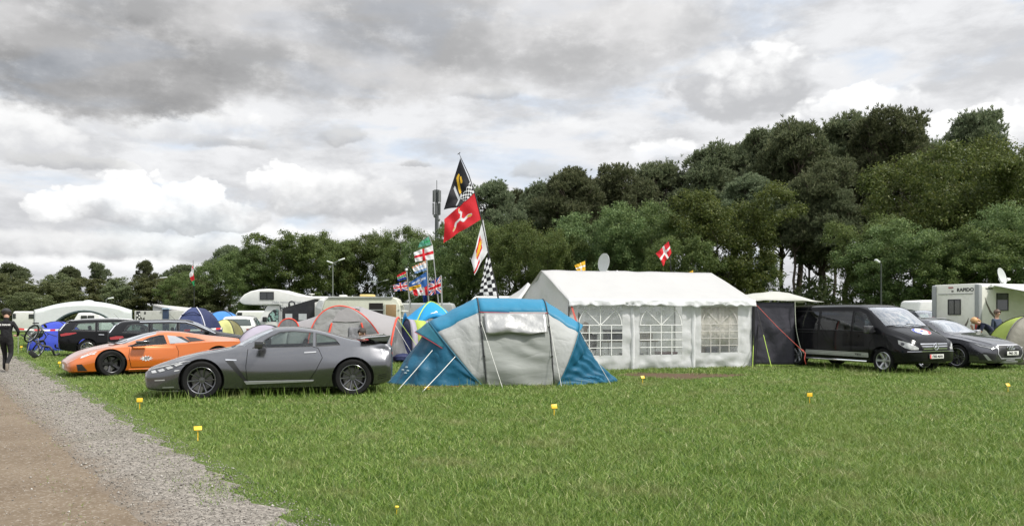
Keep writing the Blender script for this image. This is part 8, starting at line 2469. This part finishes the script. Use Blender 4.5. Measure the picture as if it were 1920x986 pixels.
def bicycle():
    """mountain bike slung on a tilted tow-bar rack"""
    o = P(66, 640, 28.3)
    t = thing('bicycle', 'dark mountain bike hanging tilted on the tow hook rack of the black estate', 'bicycle', o)
    B = Matrix.Rotation(R(22), 4, 'Z') @ Matrix.Rotation(R(38), 4, 'Y') @ Matrix.Rotation(R(-26), 4, 'X') @ Matrix.Rotation(R(66), 4, 'Z')
    T = lambda x, z, y=0: B @ Vector((x, y, z))
    fr = mat('bike_frame', (.015, .015, .018), .35, coat=.5)
    for cx in (-.52, .52):
        M = B @ Matrix.Translation((cx, 0, 0)) @ Matrix.Rotation(R(90), 4, 'X')
        w = MB(); w.lathe([(.03, -.03), (.03, .03)], 10, M)
        for i in range(18):
            a = 2 * math.pi * i / 18; w.tube([M @ Vector((.02 * math.cos(a), .02 * math.sin(a), .02 * (-1) ** i)), M @ Vector((.29 * math.cos(a + .2), .29 * math.sin(a + .2), 0))], .003, 4)
        wo = w.build('wheel', STEEL, t, True)
        MB().lathe([(.325 + .024 * math.cos(k_ * math.pi / 4), .024 * math.sin(k_ * math.pi / 4)) for k_ in range(8)], 36, M, True).build('tyre', RUBBER, wo, True)
        MB().lathe([(.285, -.012), (.302, -.012), (.302, .012), (.285, .012)], 36, M, True).build('rim', ALU, wo, True)
    f = MB(); pts = dict(bb=T(-.08, -.04), st=T(-.20, .42), ht=T(.30, .46), hb=T(.34, .32))
    for a, b, r in (('bb', 'st', .017), ('st', 'ht', .019), ('bb', 'hb', .021), ('ht', 'hb', .022)): f.tube([pts[a], pts[b]], r, 8)
    for y in (-.06, .06): f.tube([pts['bb'], T(-.52, 0, y)], .011, 6); f.tube([pts['st'], T(-.52, 0, y)], .010, 6); f.tube([pts['hb'], T(.40, .26, y), T(.52, 0, y)], .014, 6)
    f.build('frame', fr, t, True)
    MB().tube([T(-.20, .42), T(-.24, .56)], .014, 6).build('seat_post', STEEL, t); MB().ball(T(-.25, .58), (.13, .07, .035), 10, B.to_3x3()).build('saddle', BLACK, t, True)
    MB().tube([T(.28, .52), T(.26, .58)], .016, 6).tube([T(.22, .60, -.33), T(.28, .59, 0), T(.22, .60, .33)], .013, 6).build('handlebar', BLACK, t, True)
    MB().lathe([(.09, -.004), (.10, -.004), (.10, .004), (.09, .004)], 24, B @ Matrix.Translation((-.08, .05, -.04)) @ Matrix.Rotation(R(90), 4, 'X'), True).tube([T(-.08, -.04, .07), T(.05, -.14, .09)], .010, 6).tube([T(-.08, -.04, -.07), T(-.21, .06, -.09)], .010, 6).build('crankset', STEEL, t, True)
    return t
bicycle()
def rack():
    a = P(116, 652, 28.6); t = thing('bike_rack', 'black tow hook bike rack between the bicycle and the black estate', 'bike rack', Vector((a.x, a.y, 0)))
    L = lambda px, py, Y: P(px, py, Y) - Vector((a.x, a.y, 0))
    MB().tube(cr([L(112, 662, 28.6), L(103, 665, 28.5), L(98, 656, 28.4), L(92, 650, 28.4), L(78, 648, 28.3)], 5), .035, 8).build('tow_arm', BLACK, t, True)
    MB().tube([L(90, 652, 28.4), L(66, 640, 28.3), L(48, 622, 28.2)], .028, 8).build('carrier_beam', BLACK, t, True)
    MB().tube([L(76, 664, 28.2), L(72, 648, 28.2), L(66, 640, 28.3), L(40, 628, 28.4)], .024, 8).build('wheel_rail', BLACK, t, True)
    MB().box(-.16, .16, -.03, .03, -.09, .09, Matrix.Translation(L(62, 664, 28.2)) @ Matrix.Rotation(R(40), 4, 'Y')).build('light_board', BLACK, t, bevel=.02)
rack()

# table, boxes and bags inside the marquee
def marquee_inside():
    p = in_marquee(2.9, 2.6); t = thing('folding_table', 'long folding table inside the marquee middle window', 'table', p, MRZ)
    MB().box(-.9, .9, -.38, .38, .70, .74).build('table_top', mat('table_beige', (.42, .38, .30), .6), t, bevel=.01)
    for x in (-.8, .8):
        for y in (-.3, .3): MB().tube([(x, y, 0), (x, y, .70)], .016, 6).build('leg', STEEL, t)
    for lab, x, y, w, d, h, z, m, nm in (('blue grey storage crate on the left end of the marquee table', 2.35, 2.5, .55, .4, .36, .74, mat('crate_slate', (.10, .11, .16), .6), 'crate'),
                                  ('cream cool box on the right end of the marquee table', 3.35, 2.55, .60, .4, .26, .74, mat('coolbox_cream', (.46, .42, .34), .5), 'cool_box'),
                                  ('dark crate on the grass below the marquee middle window', 2.3, 1.0, .6, .45, .42, 0, mat('crate_dark', (.035, .04, .05), .7), 'crate'),
                                  ('maroon crate on the grass at the right of the middle window', 3.45, 1.0, .55, .4, .45, 0, mat('crate_maroon', (.11, .02, .03), .7), 'crate'),
                                  ('brown box on the grass behind the right marquee window', 4.35, .9, .5, .4, .62, 0, mat('box_brown', (.12, .085, .06), .8), 'box'),
                                  ('slate box on the grass behind the right marquee window', 4.85, .95, .4, .4, .58, 0, mat('crate_slate', (.10, .11, .16), .6), 'box')):
        q = thing(nm, lab, nm.replace('_', ' '), in_marquee(x, y, z), MRZ)
        MB().box(-w / 2, w / 2, -d / 2, d / 2, 0, h * .86).build('body', m, q, bevel=.02)
        MB().box(-w / 2 - .012, w / 2 + .012, -d / 2 - .012, d / 2 + .012, h * .86 + .002, h).build('lid', m, q, bevel=.015)
        MB().tube([(-.10, -d / 2 - .02, h * .6), (-.08, -d / 2 - .045, h * .6), (.08, -d / 2 - .045, h * .6), (.10, -d / 2 - .02, h * .6)], .010, 6).build('handle', BLACK, q)
marquee_inside()
# white estate under the event shelter
swift_box('van', 'white camper van seen through the arch of the white event shelter', 'van', 128, 192, 586, 45, [(-.5, .12), (.5, .12), (.5, .75), (.40, .96), (.34, 1), (-.22, 1), (-.40, .66), (-.5, .58)], WHITEM, ((-.12, .05, .66, .90), (.08, .26, .66, .90)), 1.8)
# tufts of long grass between the tents
def tufts():
    n = 0; V = []; Fq = []; r = random.Random(4)
    spots = [(300, 752), (345, 755), (430, 748), (470, 746), (520, 745), (560, 744), (610, 742), (690, 740), (1330, 703), (1560, 694), (1600, 697), (1640, 700), (1690, 702), (1740, 703), (1780, 700), (1230, 700), (905, 727), (1050, 724), (752, 690), (760, 700)]
    for px, py in spots:
        c = G(px, py)
        for i in range(38):
            x, y = c.x + r.gauss(0, .28), c.y + r.gauss(0, .10); h = r.uniform(.10, .26); a = r.uniform(0, 6.28); l = h * r.uniform(.1, .5); w = .006
            dx, dy = math.cos(a) * w, math.sin(a) * w; b = r.uniform(0, 6.28); lx, ly = math.cos(b) * l, math.sin(b) * l
            V += [(x - dx, y - dy, 0), (x + dx, y + dy, 0), (x + dx * .7 + lx * .4, y + dy * .7 + ly * .4, h * .6), (x - dx * .7 + lx * .4, y - dy * .7 + ly * .4, h * .6), (x + lx, y + ly, h)]
            Fq.append(n); n += 5
    i = np.array(Fq)[:, None]
    o = np_mesh('long_grass', np.array(V), [i + np.array([[0, 1, 2, 3]]), i + np.array([[3, 2, 4]])], bpy.data.materials['grass_blades'])
    tag(o, 'long grass stalks left standing round the wheels and tents', 'grass', kind='stuff')
tufts()
